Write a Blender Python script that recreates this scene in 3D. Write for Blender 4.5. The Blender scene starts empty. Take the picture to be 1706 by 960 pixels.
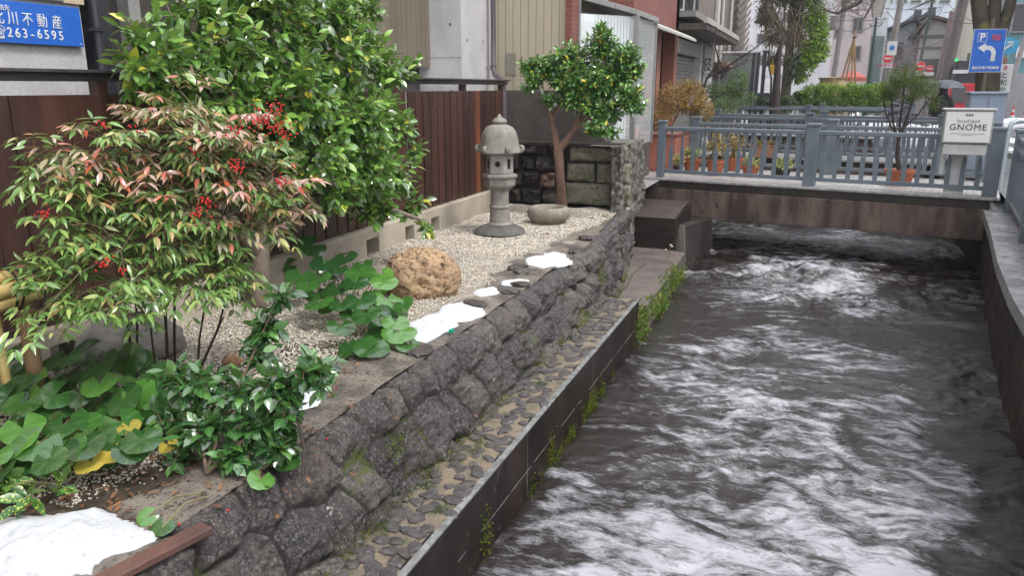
import bpy, math, random
import numpy as np
R = math.radians
scene = bpy.context.scene
col = scene.collection
# ------------------------------------------------------------------ camera
EYE = 1.65; F = 1280.0; PITCH = math.atan(335 / F); YAW = R(21.15)
cam_d = bpy.data.cameras.new('camera'); cam = bpy.data.objects.new('camera', cam_d); col.objects.link(cam)
cam.location = (0, 0, EYE); cam.rotation_euler = (math.pi / 2 - PITCH, 0, YAW)
cam_d.sensor_width = 36; cam_d.lens = 36 * F / 1706; cam_d.clip_start = 0.05; cam_d.clip_end = 3000
scene.camera = cam
# ------------------------------------------------------------------ sky and sun (overcast winter day)
world = bpy.data.worlds.new('World'); scene.world = world; world.use_nodes = True
wn = world.node_tree; wn.nodes.clear()
sky = wn.nodes.new('ShaderNodeTexSky'); sky.sky_type = 'NISHITA'; sky.sun_disc = False
sky.sun_elevation = R(58); sky.sun_rotation = R(115); sky.air_density = 2.0; sky.dust_density = 6.0
hs = wn.nodes.new('ShaderNodeHueSaturation'); hs.inputs['Saturation'].default_value = 0.3; hs.inputs['Value'].default_value = 1.0
mx = wn.nodes.new('ShaderNodeMixRGB'); mx.inputs[0].default_value = 0.72; mx.inputs[2].default_value = (11.0, 11.3, 12.0, 1)
bg = wn.nodes.new('ShaderNodeBackground'); bg.inputs['Strength'].default_value = 0.12
wo = wn.nodes.new('ShaderNodeOutputWorld')
wn.links.new(sky.outputs[0], hs.inputs['Color']); wn.links.new(hs.outputs[0], mx.inputs[1])
wn.links.new(mx.outputs[0], bg.inputs['Color']); wn.links.new(bg.outputs[0], wo.inputs[0])
sun_d = bpy.data.lights.new('sun', 'SUN'); sun_d.energy = 1.5; sun_d.angle = R(14); sun_d.color = (1, 0.97, 0.93)
sun = bpy.data.objects.new('sun', sun_d); col.objects.link(sun)
sun.rotation_euler = (R(32), 0, R(180-115+180))
scene.view_settings.view_transform = 'Standard'; scene.view_settings.look = 'None'
scene.view_settings.exposure = 0.62; scene.view_settings.gamma = 1; scene.view_settings.use_curve_mapping = False
scene.cycles.max_bounces = 6; scene.cycles.diffuse_bounces = 3; scene.cycles.glossy_bounces = 3
scene.cycles.transmission_bounces = 4; scene.cycles.transparent_max_bounces = 8
scene.cycles.use_denoising = True; scene.cycles.caustics_reflective = False; scene.cycles.caustics_refractive = False

# ------------------------------------------------------------------ measuring helpers: photograph pixel -> place in the world
def ray(x, y):
    r = x - 853; u = 480 - y
    f = F * math.cos(PITCH) + u * math.sin(PITCH); z = u * math.cos(PITCH) - F * math.sin(PITCH)
    c, s = math.cos(YAW), math.sin(YAW)
    return np.array((r * c - f * s, r * s + f * c, z))
def at_z(x, y, z=-.2):
    d = ray(x, y); return d * ((z - EYE) / d[2]) + np.array((0, 0, EYE))
def at_y(x, y, Y):
    d = ray(x, y); return d * (Y / d[1]) + np.array((0, 0, EYE))
def at_x(x, y, X):
    d = ray(x, y); return d * (X / d[0]) + np.array((0, 0, EYE))

# ------------------------------------------------------------------ materials
def nd(t, kind, **kw):
    n = t.nodes.new(kind)
    for k, v in kw.items():
        if k in n.inputs: n.inputs[k].default_value = v
        else: setattr(n, k, v)
    return n
def c4(c): return (c[0], c[1], c[2], 1)
def new_mat(name):
    m = bpy.data.materials.new(name); m.use_nodes = True
    t = m.node_tree; t.nodes.clear()
    b = t.nodes.new('ShaderNodeBsdfPrincipled'); o = t.nodes.new('ShaderNodeOutputMaterial')
    t.links.new(b.outputs[0], o.inputs[0])
    return m, t, b
def ramp(t, fac, stops, interp='LINEAR'):
    r = t.nodes.new('ShaderNodeValToRGB'); e = r.color_ramp; e.interpolation = interp
    while len(e.elements) < len(stops): e.elements.new(0.5)
    for el, (p, c) in zip(e.elements, stops): el.position = p; el.color = c4(c)
    t.links.new(fac, r.inputs[0]); return r.outputs[0]
def noise(t, scale, detail=6, rough=.6, coord='Object', stretch=None, dist=0):
    tc = t.nodes.new('ShaderNodeTexCoord'); out = tc.outputs[coord]
    if stretch:
        mp = t.nodes.new('ShaderNodeMapping'); mp.inputs['Scale'].default_value = stretch
        t.links.new(out, mp.inputs[0]); out = mp.outputs[0]
    n = nd(t, 'ShaderNodeTexNoise', Scale=scale, Detail=detail, Roughness=rough, Distortion=dist)
    t.links.new(out, n.inputs['Vector']); return n.outputs['Fac']
def mix(t, fac, a, b, mode='MIX'):
    m = t.nodes.new('ShaderNodeMixRGB'); m.blend_type = mode
    for i, v in enumerate((fac, a, b)):
        if hasattr(v, 'links') or hasattr(v, 'is_linked'): t.links.new(v, m.inputs[i])
        elif isinstance(v, (int, float)): m.inputs[i].default_value = v if i == 0 else (v, v, v, 1)
        else: m.inputs[i].default_value = c4(v)
    return m.outputs[0]
def math_n(t, op, a, b=0.0, clamp=False):
    m = t.nodes.new('ShaderNodeMath'); m.operation = op; m.use_clamp = clamp
    for i, v in enumerate((a, b)):
        if isinstance(v, (int, float)): m.inputs[i].default_value = v
        else: t.links.new(v, m.inputs[i])
    return m.outputs[0]
def bump(t, b, h, strength=.5, dist=.01):
    n = nd(t, 'ShaderNodeBump', Strength=strength, Distance=dist)
    t.links.new(h, n.inputs['Height']); t.links.new(n.outputs[0], b.inputs['Normal'])
MATS = {}
def pm(name, c1, c2=None, scale=6, rough=.6, bscale=40, bstr=.3, bdist=.005, metal=0, stretch=None, spots=None, spec=None, dist=0, lo=.35, hi=.65, emit=None):
    """general purpose weathered surface: two tones in broad blotches, fine grain, bump"""
    if name in MATS: return MATS[name]
    m, t, b = new_mat(name)
    c2 = c2 or tuple(x * .75 for x in c1)
    base = ramp(t, noise(t, scale, 8, .65, stretch=stretch, dist=dist), [(lo, c1), (hi, c2)])
    fine = noise(t, bscale, 4, .7, stretch=stretch)
    base = mix(t, .35, base, ramp(t, fine, [(.3, (.3, .3, .3)), (.7, (.75, .75, .75))]), 'OVERLAY')
    if spots:
        s_scale, s_col, s_pos = spots
        base = mix(t, ramp(t, noise(t, s_scale, 5, .7), [(s_pos, (0, 0, 0)), (s_pos + .06, (1, 1, 1))]), base, s_col)
    t.links.new(base, b.inputs['Base Color'])
    rr = ramp(t, noise(t, scale * 1.7, 4), [(.3, (rough * .75,) * 3), (.7, (min(1, rough * 1.2),) * 3)])
    t.links.new(rr, b.inputs['Roughness']); b.inputs['Metallic'].default_value = metal
    if spec is not None: b.inputs['Specular IOR Level'].default_value = spec
    if bstr: bump(t, b, fine, bstr, bdist)
    if emit: b.inputs['Emission Color'].default_value = c4(emit[0]); b.inputs['Emission Strength'].default_value = emit[1]
    MATS[name] = m; return m
def leaf_mat(name, stops, rough=.3, tint=None, vein=.25, under=(.12, .2, .07), transl=.18, spec=.5, spots=None, radial=False, wet=0):
    if name in MATS: return MATS[name]
    m, t, b = new_mat(name)
    g = t.nodes.new('ShaderNodeNewGeometry')
    base = ramp(t, g.outputs['Random Per Island'], stops)
    if tint:
        a = t.nodes.new('ShaderNodeAttribute'); a.attribute_name = 'tint'
        r2 = math_n(t, 'ADD', a.outputs['Fac'], math_n(t, 'MULTIPLY', math_n(t, 'SUBTRACT', g.outputs['Random Per Island'], .5), .5))
        base = mix(t, ramp(t, r2, [(.35, (0, 0, 0)), (.75, (1, 1, 1))]), base,
                   ramp(t, g.outputs['Random Per Island'], tint))
    uv = t.nodes.new('ShaderNodeUVMap'); uv.uv_map = 'UVMap'
    sx = t.nodes.new('ShaderNodeSeparateXYZ'); t.links.new(uv.outputs[0], sx.inputs[0])
    if radial:
        w = math_n(t, 'ABSOLUTE', math_n(t, 'SINE', math_n(t, 'MULTIPLY', sx.outputs[0], math.pi * 7)))
        line = math_n(t, 'LESS_THAN', w, .16)
    else:
        d = math_n(t, 'ABSOLUTE', math_n(t, 'SUBTRACT', sx.outputs[0], .5))
        line = math_n(t, 'LESS_THAN', d, .045)
    base = mix(t, math_n(t, 'MULTIPLY', line, vein), base, tuple(min(1, x * 2.4 + .03) for x in stops[-1][1]))
    fine = noise(t, 35, 4, .6)
    base = mix(t, .3, base, ramp(t, fine, [(.3, (.32, .32, .32)), (.7, (.7, .7, .7))]), 'OVERLAY')
    if spots:
        base = mix(t, ramp(t, noise(t, 90, 2, .5), [(.6, (0, 0, 0)), (.63, (1, 1, 1))]), base, spots)
    base = mix(t, math_n(t, 'MULTIPLY', g.outputs['Backfacing'], .55), base, under)
    t.links.new(base, b.inputs['Base Color'])
    b.inputs['Roughness'].default_value = rough; b.inputs['Specular IOR Level'].default_value = spec
    bump(t, b, mix(t, .5, fine, math_n(t, 'MULTIPLY', line, -1.0)), .25, .003)
    if wet: b.inputs['Coat Weight'].default_value = wet; b.inputs['Coat Roughness'].default_value = .16; b.inputs['Coat IOR'].default_value = 1.7
    tr = t.nodes.new('ShaderNodeBsdfTranslucent'); t.links.new(mix(t, .5, base, (.3, .5, .05)), tr.inputs[0])
    ms = t.nodes.new('ShaderNodeMixShader'); ms.inputs[0].default_value = transl
    o = [n for n in t.nodes if n.type == 'OUTPUT_MATERIAL'][0]
    t.links.new(b.outputs[0], ms.inputs[1]); t.links.new(tr.outputs[0], ms.inputs[2]); t.links.new(ms.outputs[0], o.inputs[0])
    MATS[name] = m; return m

# ------------------------------------------------------------------ object helpers
def tag(o, label=None, cat=None, group=None, kind=None):
    if label: o['label'] = label
    if cat: o['category'] = cat
    if group: o['group'] = group
    if kind: o['kind'] = kind
    return o
def thing(name, label, cat, loc=(0, 0, 0), rz=0, group=None, scale=None):
    o = bpy.data.objects.new(name, None); col.objects.link(o); o.empty_display_size = .1
    o.location = loc; o.rotation_euler = (0, 0, rz)
    if scale: o.scale = scale
    return tag(o, label, cat, group)
def copy_tree(o, parent=None):
    c = o.copy(); col.objects.link(c)
    if parent: c.parent = parent
    for ch in [x for x in bpy.data.objects if x.parent == o]: copy_tree(ch, c)
    return c
def rot(v, rz=0, rx=0, ry=0):
    v = np.asarray(v, float).reshape(-1, 3)
    if rx: c, s = math.cos(rx), math.sin(rx); v = np.stack([v[:, 0], v[:, 1] * c - v[:, 2] * s, v[:, 1] * s + v[:, 2] * c], 1)
    if ry: c, s = math.cos(ry), math.sin(ry); v = np.stack([v[:, 0] * c + v[:, 2] * s, v[:, 1], -v[:, 0] * s + v[:, 2] * c], 1)
    if rz: c, s = math.cos(rz), math.sin(rz); v = np.stack([v[:, 0] * c - v[:, 1] * s, v[:, 0] * s + v[:, 1] * c, v[:, 2]], 1)
    return v
class MB:
    """collects shapes into one mesh"""
    def __init__(s): s.v = []; s.f = []; s.mi = []
    def add(s, v, f, mi=0):
        n = len(s.v); s.v.extend([tuple(map(float, p)) for p in v])
        s.f.extend([tuple(i + n for i in q) for q in f]); s.mi.extend([mi] * len(f)); return s
    def box(s, c, d, rz=0, rx=0, ry=0, mi=0):
        a, b, e = d[0] / 2, d[1] / 2, d[2] / 2
        v = [(-a, -b, -e), (a, -b, -e), (a, b, -e), (-a, b, -e), (-a, -b, e), (a, -b, e), (a, b, e), (-a, b, e)]
        return s.add(rot(v, rz, rx, ry) + np.array(c), [(3, 2, 1, 0), (4, 5, 6, 7), (0, 1, 5, 4), (1, 2, 6, 5), (2, 3, 7, 6), (3, 0, 4, 7)], mi)
    def span(s, a, b, mi=0):
        return s.box([(a[i] + b[i]) / 2 for i in range(3)], [abs(b[i] - a[i]) for i in range(3)], mi=mi)
    def bar(s, p, q, w, h, mi=0):
        """box from p to q, w wide sideways, h high"""
        p = np.array(p, float); q = np.array(q, float); d = q - p; L = np.linalg.norm(d); d /= L
        up = np.array((0, 0, 1.)) if abs(d[2]) < .95 else np.array((0, 1., 0))
        r = np.cross(d, up); r /= np.linalg.norm(r); u = np.cross(r, d)
        v = [p + r * a * w / 2 + u * b * h / 2 for a, b in ((-1, -1), (1, -1), (1, 1), (-1, 1))] + [q + r * a * w / 2 + u * b * h / 2 for a, b in ((-1, -1), (1, -1), (1, 1), (-1, 1))]
        return s.add(v, [(0, 1, 2, 3), (7, 6, 5, 4), (0, 4, 5, 1), (1, 5, 6, 2), (2, 6, 7, 3), (3, 7, 4, 0)], mi)
    def tube(s, pts, rad, seg=8, mi=0, cap=True):
        pts = [np.array(p, float) for p in pts]
        if isinstance(rad, (int, float)): rad = [rad] * len(pts)
        v = []; ref = None
        for i, p in enumerate(pts):
            d = pts[min(i + 1, len(pts) - 1)] - pts[max(i - 1, 0)]; d /= (np.linalg.norm(d) + 1e-9)
            if ref is None: ref = np.array((1., 0, 0)) if abs(d[0]) < .8 else np.array((0, 1., 0))
            r = np.cross(d, ref); r /= (np.linalg.norm(r) + 1e-9); u = np.cross(r, d); ref = u
            for k in range(seg):
                a = 2 * math.pi * k / seg; v.append(p + (r * math.cos(a) + u * math.sin(a)) * rad[i])
        f = [(i * seg + k, i * seg + (k + 1) % seg, (i + 1) * seg + (k + 1) % seg, (i + 1) * seg + k) for i in range(len(pts) - 1) for k in range(seg)]
        if cap: f += [tuple(range(seg))[::-1], tuple((len(pts) - 1) * seg + k for k in range(seg))]
        return s.add(v, f, mi)
    def lathe(s, prof, seg=24, c=(0, 0, 0), mi=0, mod=None):
        """prof: list of (radius, z); mod(angle, i) -> radius factor"""
        v = []
        for i, (r, z) in enumerate(prof):
            for k in range(seg):
                a = 2 * math.pi * k / seg; rr = r * (mod(a, i) if mod else 1)
                v.append((c[0] + rr * math.cos(a), c[1] + rr * math.sin(a), c[2] + z))
        f = [(i * seg + k, i * seg + (k + 1) % seg, (i + 1) * seg + (k + 1) % seg, (i + 1) * seg + k) for i in range(len(prof) - 1) for k in range(seg)]
        f += [tuple(range(seg))[::-1], tuple((len(prof) - 1) * seg + k for k in range(seg))]
        return s.add(v, f, mi)
    def prism(s, poly, z0, z1, mi=0):
        n = len(poly); v = [(x, y, z0) for x, y in poly] + [(x, y, z1) for x, y in poly]
        return s.add(v, [tuple(range(n))[::-1], tuple(range(n, 2 * n))] + [(i, (i + 1) % n, n + (i + 1) % n, n + i) for i in range(n)], mi)
    def build(s, name, mat, parent=None, loc=None, smooth=None, bevel=0, rz=0):
        me = bpy.data.meshes.new(name); me.from_pydata(s.v, [], s.f); me.validate()
        for m in (mat if isinstance(mat, (list, tuple)) else [mat]): me.materials.append(m)
        if any(s.mi) and len(me.polygons) == len(s.mi): me.polygons.foreach_set('material_index', s.mi)
        if smooth is not None:
            me.polygons.foreach_set('use_smooth', [True] * len(me.polygons)); me.set_sharp_from_angle(angle=R(smooth))
        me.update()
        o = bpy.data.objects.new(name, me); col.objects.link(o)
        if parent: o.parent = parent
        if loc is not None: o.location = loc
        if rz: o.rotation_euler = (0, 0, rz)
        if bevel:
            bv = o.modifiers.new('bevel', 'BEVEL'); bv.width = bevel; bv.segments = 2; bv.limit_method = 'ANGLE'; bv.angle_limit = R(40)
        return o
def grid_obj(name, P, mat, attrs=None, parent=None, smooth=True, closed=False):
    """P: (n, m, 3) array of points -> one mesh sheet"""
    n, m = P.shape[:2]; idx = np.arange(n * m).reshape(n, m)
    q = np.stack([idx[:-1, :-1], idx[1:, :-1], idx[1:, 1:], idx[:-1, 1:]], -1).reshape(-1, 4)
    return raw_obj(name, P.reshape(-1, 3), q, mat, attrs, parent, smooth)
def raw_obj(name, V, Q, mat, attrs=None, parent=None, smooth=True, uv=None):
    me = bpy.data.meshes.new(name); V = np.ascontiguousarray(V, np.float32); Q = np.ascontiguousarray(Q, np.int32); k = Q.shape[1]
    me.vertices.add(len(V)); me.vertices.foreach_set('co', V.ravel())
    me.loops.add(Q.size); me.loops.foreach_set('vertex_index', Q.ravel())
    me.polygons.add(len(Q)); me.polygons.foreach_set('loop_start', np.arange(0, Q.size, k, dtype=np.int32))
    me.polygons.foreach_set('loop_total', np.full(len(Q), k, np.int32))
    me.update(calc_edges=True)
    if smooth: me.polygons.foreach_set('use_smooth', np.ones(len(Q), bool))
    if uv is not None:
        l = me.uv_layers.new(name='UVMap'); l.data.foreach_set('uv', np.ascontiguousarray(uv[Q.ravel()], np.float32).ravel())
    for nme, a in (attrs or {}).items():
        at = me.attributes.new(nme, 'FLOAT', 'POINT'); at.data.foreach_set('value', np.ascontiguousarray(a, np.float32).ravel())
    for m in (mat if isinstance(mat, (list, tuple)) else [mat]): me.materials.append(m)
    o = bpy.data.objects.new(name, me); col.objects.link(o)
    if parent: o.parent = parent
    return o
def hash3(i, j, k, seed=0):
    h = (i * 374761393 + j * 668265263 + k * 2147483647 + seed * 1274126177) & 0xffffffff
    h = ((h ^ (h >> 13)) * 1274126177) & 0xffffffff
    return ((h ^ (h >> 16)) & 0xffff) / 65535.0
def vnoise(P, scale=1.0, seed=0):
    P = np.asarray(P, float) * scale; i = np.floor(P).astype(np.int64); f = P - i; f = f * f * (3 - 2 * f)
    o = 0
    for a in (0, 1):
        for b in (0, 1):
            for c in (0, 1):
                w = (f[..., 0] if a else 1 - f[..., 0]) * (f[..., 1] if b else 1 - f[..., 1]) * (f[..., 2] if c else 1 - f[..., 2])
                o = o + w * hash3(i[..., 0] + a, i[..., 1] + b, i[..., 2] + c, seed)
    return o * 2 - 1
def fbm(P, scale=1.0, octaves=4, seed=0, gain=.5):
    o = 0; a = 1
    for k in range(octaves): o = o + a * vnoise(P, scale * 2 ** k, seed + k * 17); a *= gain
    return o
def unit(v): v = np.asarray(v, float); return v / (np.linalg.norm(v, axis=-1, keepdims=True) + 1e-9)
def rock(name, mat, loc, dims, seed, rough=.18, label=None, cat='rock', rz=0, parent=None, group=None, pits=0, flat=0):
    """an irregular boulder from a displaced sphere"""
    n, m = (90, 130) if pits > .15 else (44, 60)
    th = np.linspace(0, math.pi, n)[:, None]; ph = np.linspace(0, 2 * math.pi, m)[None, :]
    D = np.stack([np.sin(th) * np.cos(ph), np.sin(th) * np.sin(ph), np.cos(th) * np.ones_like(ph)], -1)
    r = 1 + rough * fbm(D, 1.6, 5, seed) - rough * .6 * np.abs(fbm(D, 2.3, 3, seed + 5))
    if pits: r = r - pits * np.clip(vnoise(D, 8, seed + 9) - .3, 0, .25) * 1.0 - pits * np.clip(vnoise(D, 15, seed + 3) - .3, 0, .3) * .9 + .012 * fbm(D, 24, 2, seed)
    P = D * r[..., None]
    if flat: P[..., 2] = np.where(P[..., 2] > flat, flat + (P[..., 2] - flat) * .25, P[..., 2])
    P = P * np.array(dims)
    o = grid_obj(name, P, mat, parent=parent); o.location = loc; o.rotation_euler = (0, 0, rz)
    if label: tag(o, label, cat, group)
    return o
def text(name, body, size, mat, parent, loc, rx=math.pi / 2, rz=0, extrude=.002, spacing=1, align='CENTER', sx=1, bold=0):
    cu = bpy.data.curves.new(name, 'FONT'); cu.body = body; cu.size = size; cu.extrude = extrude; cu.align_x = align; cu.align_y = 'CENTER'
    cu.space_character = spacing; cu.offset = bold; cu.resolution_u = 3
    tmp = bpy.data.objects.new(name + '_t', cu); col.objects.link(tmp)
    dg = bpy.context.evaluated_depsgraph_get()
    me = bpy.data.meshes.new_from_object(tmp.evaluated_get(dg)); bpy.data.objects.remove(tmp)
    me.materials.clear(); me.materials.append(mat)
    o = bpy.data.objects.new(name, me); col.objects.link(o); o.parent = parent
    o.location = loc; o.rotation_euler = (rx, 0, rz); o.scale = (sx, 1, 1)
    return o

# ------------------------------------------------------------------ foliage
def leaf_template(w=.5, fold=.06, droop=.18, st=(0, .22, .5, .78, 1), wd=(0, .75, 1, .62, 0)):
    v = [(0, 0, 0)]; uv = [(.5, 0)]
    for y, ww in list(zip(st, wd))[1:-1]:
        z = -droop * y * y
        for sx in (-1, 0, 1):
            v.append((sx * ww * w / 2, y, z + (fold if sx else 0))); uv.append((.5 + sx * .5, y))
    v.append((0, 1, -droop)); uv.append((.5, 1)); n = len(v) - 1
    q = [(0, 2, 1, 1), (0, 3, 2, 2)]
    for r in range(len(st) - 3):
        b = 1 + r * 3; q += [(b, b + 1, b + 4, b + 3), (b + 1, b + 2, b + 5, b + 4)]
    b = n - 3; q += [(b, b + 1, n, n), (b + 1, b + 2, n, n)]
    tri = []
    for a in q:
        if a[2] == a[3]: tri.append(a[:3])
        else: tri += [(a[0], a[1], a[2]), (a[0], a[2], a[3])]
    return np.array(v, float), np.array(tri), np.array(uv, float)
def round_template(seed=0, seg=18):
    rg = random.Random(seed); v = [(0, 0, 0)]; uv = [(0, 0)]
    for ring, rr in enumerate((.38, .72, 1.0)):
        for k in range(seg + 1):
            a = R(-158) + R(316) * k / seg
            back = abs(a) / math.pi
            r = rr * (1 + .12 * back) * (1 + (.035 * math.sin(a * 9 + seed) if ring == 2 else 0)) * (1 - .06 * rg.random() * (ring == 2))
            z = .10 * rr * rr * (.6 + .6 * math.cos(2 * a + seed)) + .035 * rr * math.sin(5 * a + seed * 2) + .05 * rr - .14 * rr ** 3
            v.append((r * math.sin(a), r * math.cos(a) + .0, z)); uv.append((k / seg, rr))
    tri = []; n = seg + 1
    for k in range(seg):
        tri.append((0, 1 + k + 1, 1 + k))
        for q in (0, 1):
            a, b = 1 + q * n + k, 1 + (q + 1) * n + k
            tri += [(a, a + 1, b + 1), (a, b + 1, b)]
    return np.array(v, float), np.array(tri), np.array(uv, float)
TPL = {'camellia': leaf_template(.52, .05, .2), 'nandina': leaf_template(.30, .04, .22, wd=(0, .8, 1, .5, 0)),
       'small': (np.array([(0, 0, 0), (-.28, .5, .08), (0, 1, -.05), (.28, .5, .08)]), np.array([(0, 2, 1), (0, 3, 2)]), np.array([(.5, 0), (0, .5), (.5, 1), (1, .5)])),
       'needle': (np.array([(-.06, 0, 0), (.06, 0, 0), (0, 1, -.05)]), np.array([(0, 1, 2)]), np.array([(.2, 0), (.8, 0), (.5, 1)])),
       'aucuba': leaf_template(.42, .04, .12)}
for k in range(4): TPL['round%d' % k] = round_template(k)
class Leaves:
    def __init__(s): s.V = []; s.T = []; s.U = []; s.A = []; s.n = 0
    def add(s, kind, P, D, N, S, tint=None, W=1.0):
        v, t, u = TPL[kind]; P = np.asarray(P, float).reshape(-1, 3); k = len(P)
        if not k: return
        D = unit(np.asarray(D, float).reshape(-1, 3)); N = np.asarray(N, float).reshape(-1, 3); N = unit(N - D * (N * D).sum(1, keepdims=True))
        X = np.cross(D, N); S = np.broadcast_to(np.asarray(S, float), (k,))[:, None, None]; W = np.broadcast_to(np.asarray(W, float), (k,))[:, None, None]
        VV = P[:, None] + S * (v[None, :, 0:1] * W * X[:, None] + v[None, :, 1:2] * D[:, None] + v[None, :, 2:3] * N[:, None])
        s.V.append(VV.reshape(-1, 3)); s.T.append((t[None] + (np.arange(k) * len(v))[:, None, None] + s.n).reshape(-1, 3)); s.U.append(np.tile(u, (k, 1)))
        a = np.zeros(k) if tint is None else np.broadcast_to(np.asarray(tint, float), (k,))
        s.A.append(np.repeat(a, len(v))); s.n += k * len(v)
    def build(s, name, mat, parent=None, loc=(0, 0, 0)):
        V = np.concatenate(s.V)
        return raw_obj(name, V - np.array(loc), np.concatenate(s.T), mat, {'tint': np.concatenate(s.A)}, parent, True, np.concatenate(s.U))
def rand_unit(rg, n): return unit(rg.normal(size=(n, 3)))
def lobe_points(rg, lobes, n, shell=.55):
    """n points in the outer part of a set of ellipsoids; also the outward direction"""
    vol = np.array([l[1] ** 2 * l[2] if np.isscalar(l[1]) else 1 for l in lobes], float); pick = rg.choice(len(lobes), n, p=vol ** .72 / (vol ** .72).sum())
    d = rand_unit(rg, n); r = (shell + (1 - shell) * rg.random(n) ** .6)
    c = np.array([l[0] for l in lobes])[pick]; rad = np.array([(l[1], l[1], l[2]) for l in lobes])[pick]
    return c + d * rad * r[:, None], d
def twigs(rg, mb, trunk, tips, dirs, r_tip=.002, thick=.010, sag=.0, seg=4, bend=.3):
    """connects every tip with the nearest wood already there"""
    nodes = [np.array(p, float) for p in trunk]; root = nodes[0]
    arr = np.zeros((len(nodes) + len(tips) * 3, 3)); arr[:len(nodes)] = nodes; n = len(nodes)
    order = np.argsort(np.linalg.norm(tips - np.array(trunk).mean(0), axis=1))
    for i in order:
        t = tips[i]; dd = np.linalg.norm(arr[:n] - t, axis=1) + .25 * np.maximum(0, arr[:n, 2] - t[2]); j = int(np.argmin(dd)); a = arr[j]; L = np.linalg.norm(t - a)
        if L < .01: continue
        m1 = a + (t - a) * .35 + rg.normal(size=3) * L * .08 * bend + np.array((0, 0, .06 * L)); m2 = a + (t - a) * .7 + rg.normal(size=3) * L * .08 * bend + np.array((0, 0, .04 * L))
        m2 = m2 - dirs[i] * L * .05
        r0 = min(thick, r_tip + .012 * L + .001)
        mb.tube([a, m1, m2, t], [r0, r0 * .8, (r0 + r_tip) / 2, r_tip], seg, cap=False)
        arr[n] = m1; arr[n + 1] = m2; arr[n + 2] = t; n += 3
def sprays(rg, L, kind, tips, dirs, k=6, size=.08, length=.12, ang=.9, up=.8, tint=None, droop=.15, var=.3, W=1.0):
    """k leaves alternating round the last bit of each twig"""
    n = len(tips); dirs = unit(dirs); side = unit(np.cross(dirs, rand_unit(rg, n))); oth = np.cross(dirs, side)
    for q in range(k):
        f = q / max(1, k - 1); a = q * 2.4 + rg.random(n) * .8
        out = side * np.cos(a)[:, None] + oth * np.sin(a)[:, None]
        P = tips - dirs * length * (1 - f) + rg.normal(size=(n, 3)) * .004
        sp = ang * (1.1 - .6 * f)
        D = unit(dirs * math.cos(sp) + out * math.sin(sp) + rg.normal(size=(n, 3)) * .15 - np.array((0, 0, droop)))
        N = unit(np.array((0, 0, up)) + dirs * .35 + rg.normal(size=(n, 3)) * .35)
        L.add(kind, P, D, N, size * (1 - var / 2 + var * rg.random(n)), tint, W)
sun.rotation_euler = (R(32), 0, R(73)); sky.sun_rotation = R(107)
G0 = -.2; WATER = -1.30
# ================================================================== THE SETTING: canal bed, banks, water
m_asph = pm('asphalt', (.16, .16, .165), (.09, .09, .095), 2, .35, 60, .3)
m_soil = pm('soil', (.07, .05, .035), (.03, .022, .016), 5, .7, 60, .8, .01)
m_conc_dark = pm('dark_wet_concrete', (.055, .038, .031), (.022, .016, .015), 3, .45, 45, .5, .004, stretch=(1, 1, .35), spots=(7, (.13, .10, .085), .64))
m_conc_pale = pm('pale_concrete', (.56, .55, .56), (.45, .44, .45), 2.2, .7, 30, .12)
m_conc_grey = pm('grey_concrete', (.30, .29, .27), (.19, .18, .165), 3, .7, 40, .4)
m_path = pm('wet_mortar_path', (.29, .245, .205), (.125, .105, .09), 3.0, .4, 70, 1.0, .02, spots=(34, (.05, .043, .04), .545), lo=.42, hi=.58)
m_paver = None
def sheet(name, poly, z, mat, kind='structure'):
    o = MB().add([(x, y, z) for x, y in poly], [tuple(range(len(poly)))]).build(name, mat); return tag(o, kind=kind)
sheet('riverbed', [(-600, -60), (600, -60), (600, 900), (-600, 900)], -2.0, m_soil)
sheet('left_bank', [(-90, -6), (-2.45, -6), (-2.45, 11.9), (-3.0, 11.9), (-3.0, 46), (-90, 46)], -.235, m_soil)
# street: asphalt right of the canal and beyond its far end
WALL = [(1.45, -2), (1.5, 2), (1.58, 5), (1.74, 7.05), (1.80, 7.9), (1.98, 9.5), (2.28, 11.6), (2.51, 13.4), (2.62, 14.5), (2.7, 20), (2.75, 46)]
def wall_x(y):
    return float(np.interp(y, [p[1] for p in WALL], [p[0] for p in WALL]))
sheet('street', [(x + .30, y) for x, y in WALL] + [(60, 46), (60, -2)], -.03, m_asph)
sheet('far_street', [(-90, 46.2), (90, 46.2), (200, 200), (-200, 200)], -.04, m_asph)
# painted white line and zebra on the wet street
m_paint = pm('road_paint', (.75, .75, .74), (.55, .55, .55), 6, .5, 50, .2)
ml = MB()
ml.add([(5.0, 8, -.026), (5.12, 8, -.026), (5.5, 44, -.026), (5.38, 44, -.026)], [(0, 1, 2, 3)])
for k in range(5): ml.add([(5.9 + k * .8, 30, -.026), (6.3 + k * .8, 30, -.026), (6.35 + k * .8, 33, -.026), (5.95 + k * .8, 33, -.026)], [(0, 1, 2, 3)])
tag(ml.build('road_markings', m_paint), kind='structure')
MB().build
# low kerb of the pavement along the canal
kb = MB()
for (a, b) in zip(WALL[3:-1], WALL[4:]): kb.bar((a[0] + 1.9, a[1], .02), (b[0] + 1.9, b[1], .02), .15, .12)
tag(kb.build('kerb', m_conc_grey), kind='structure')

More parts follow.
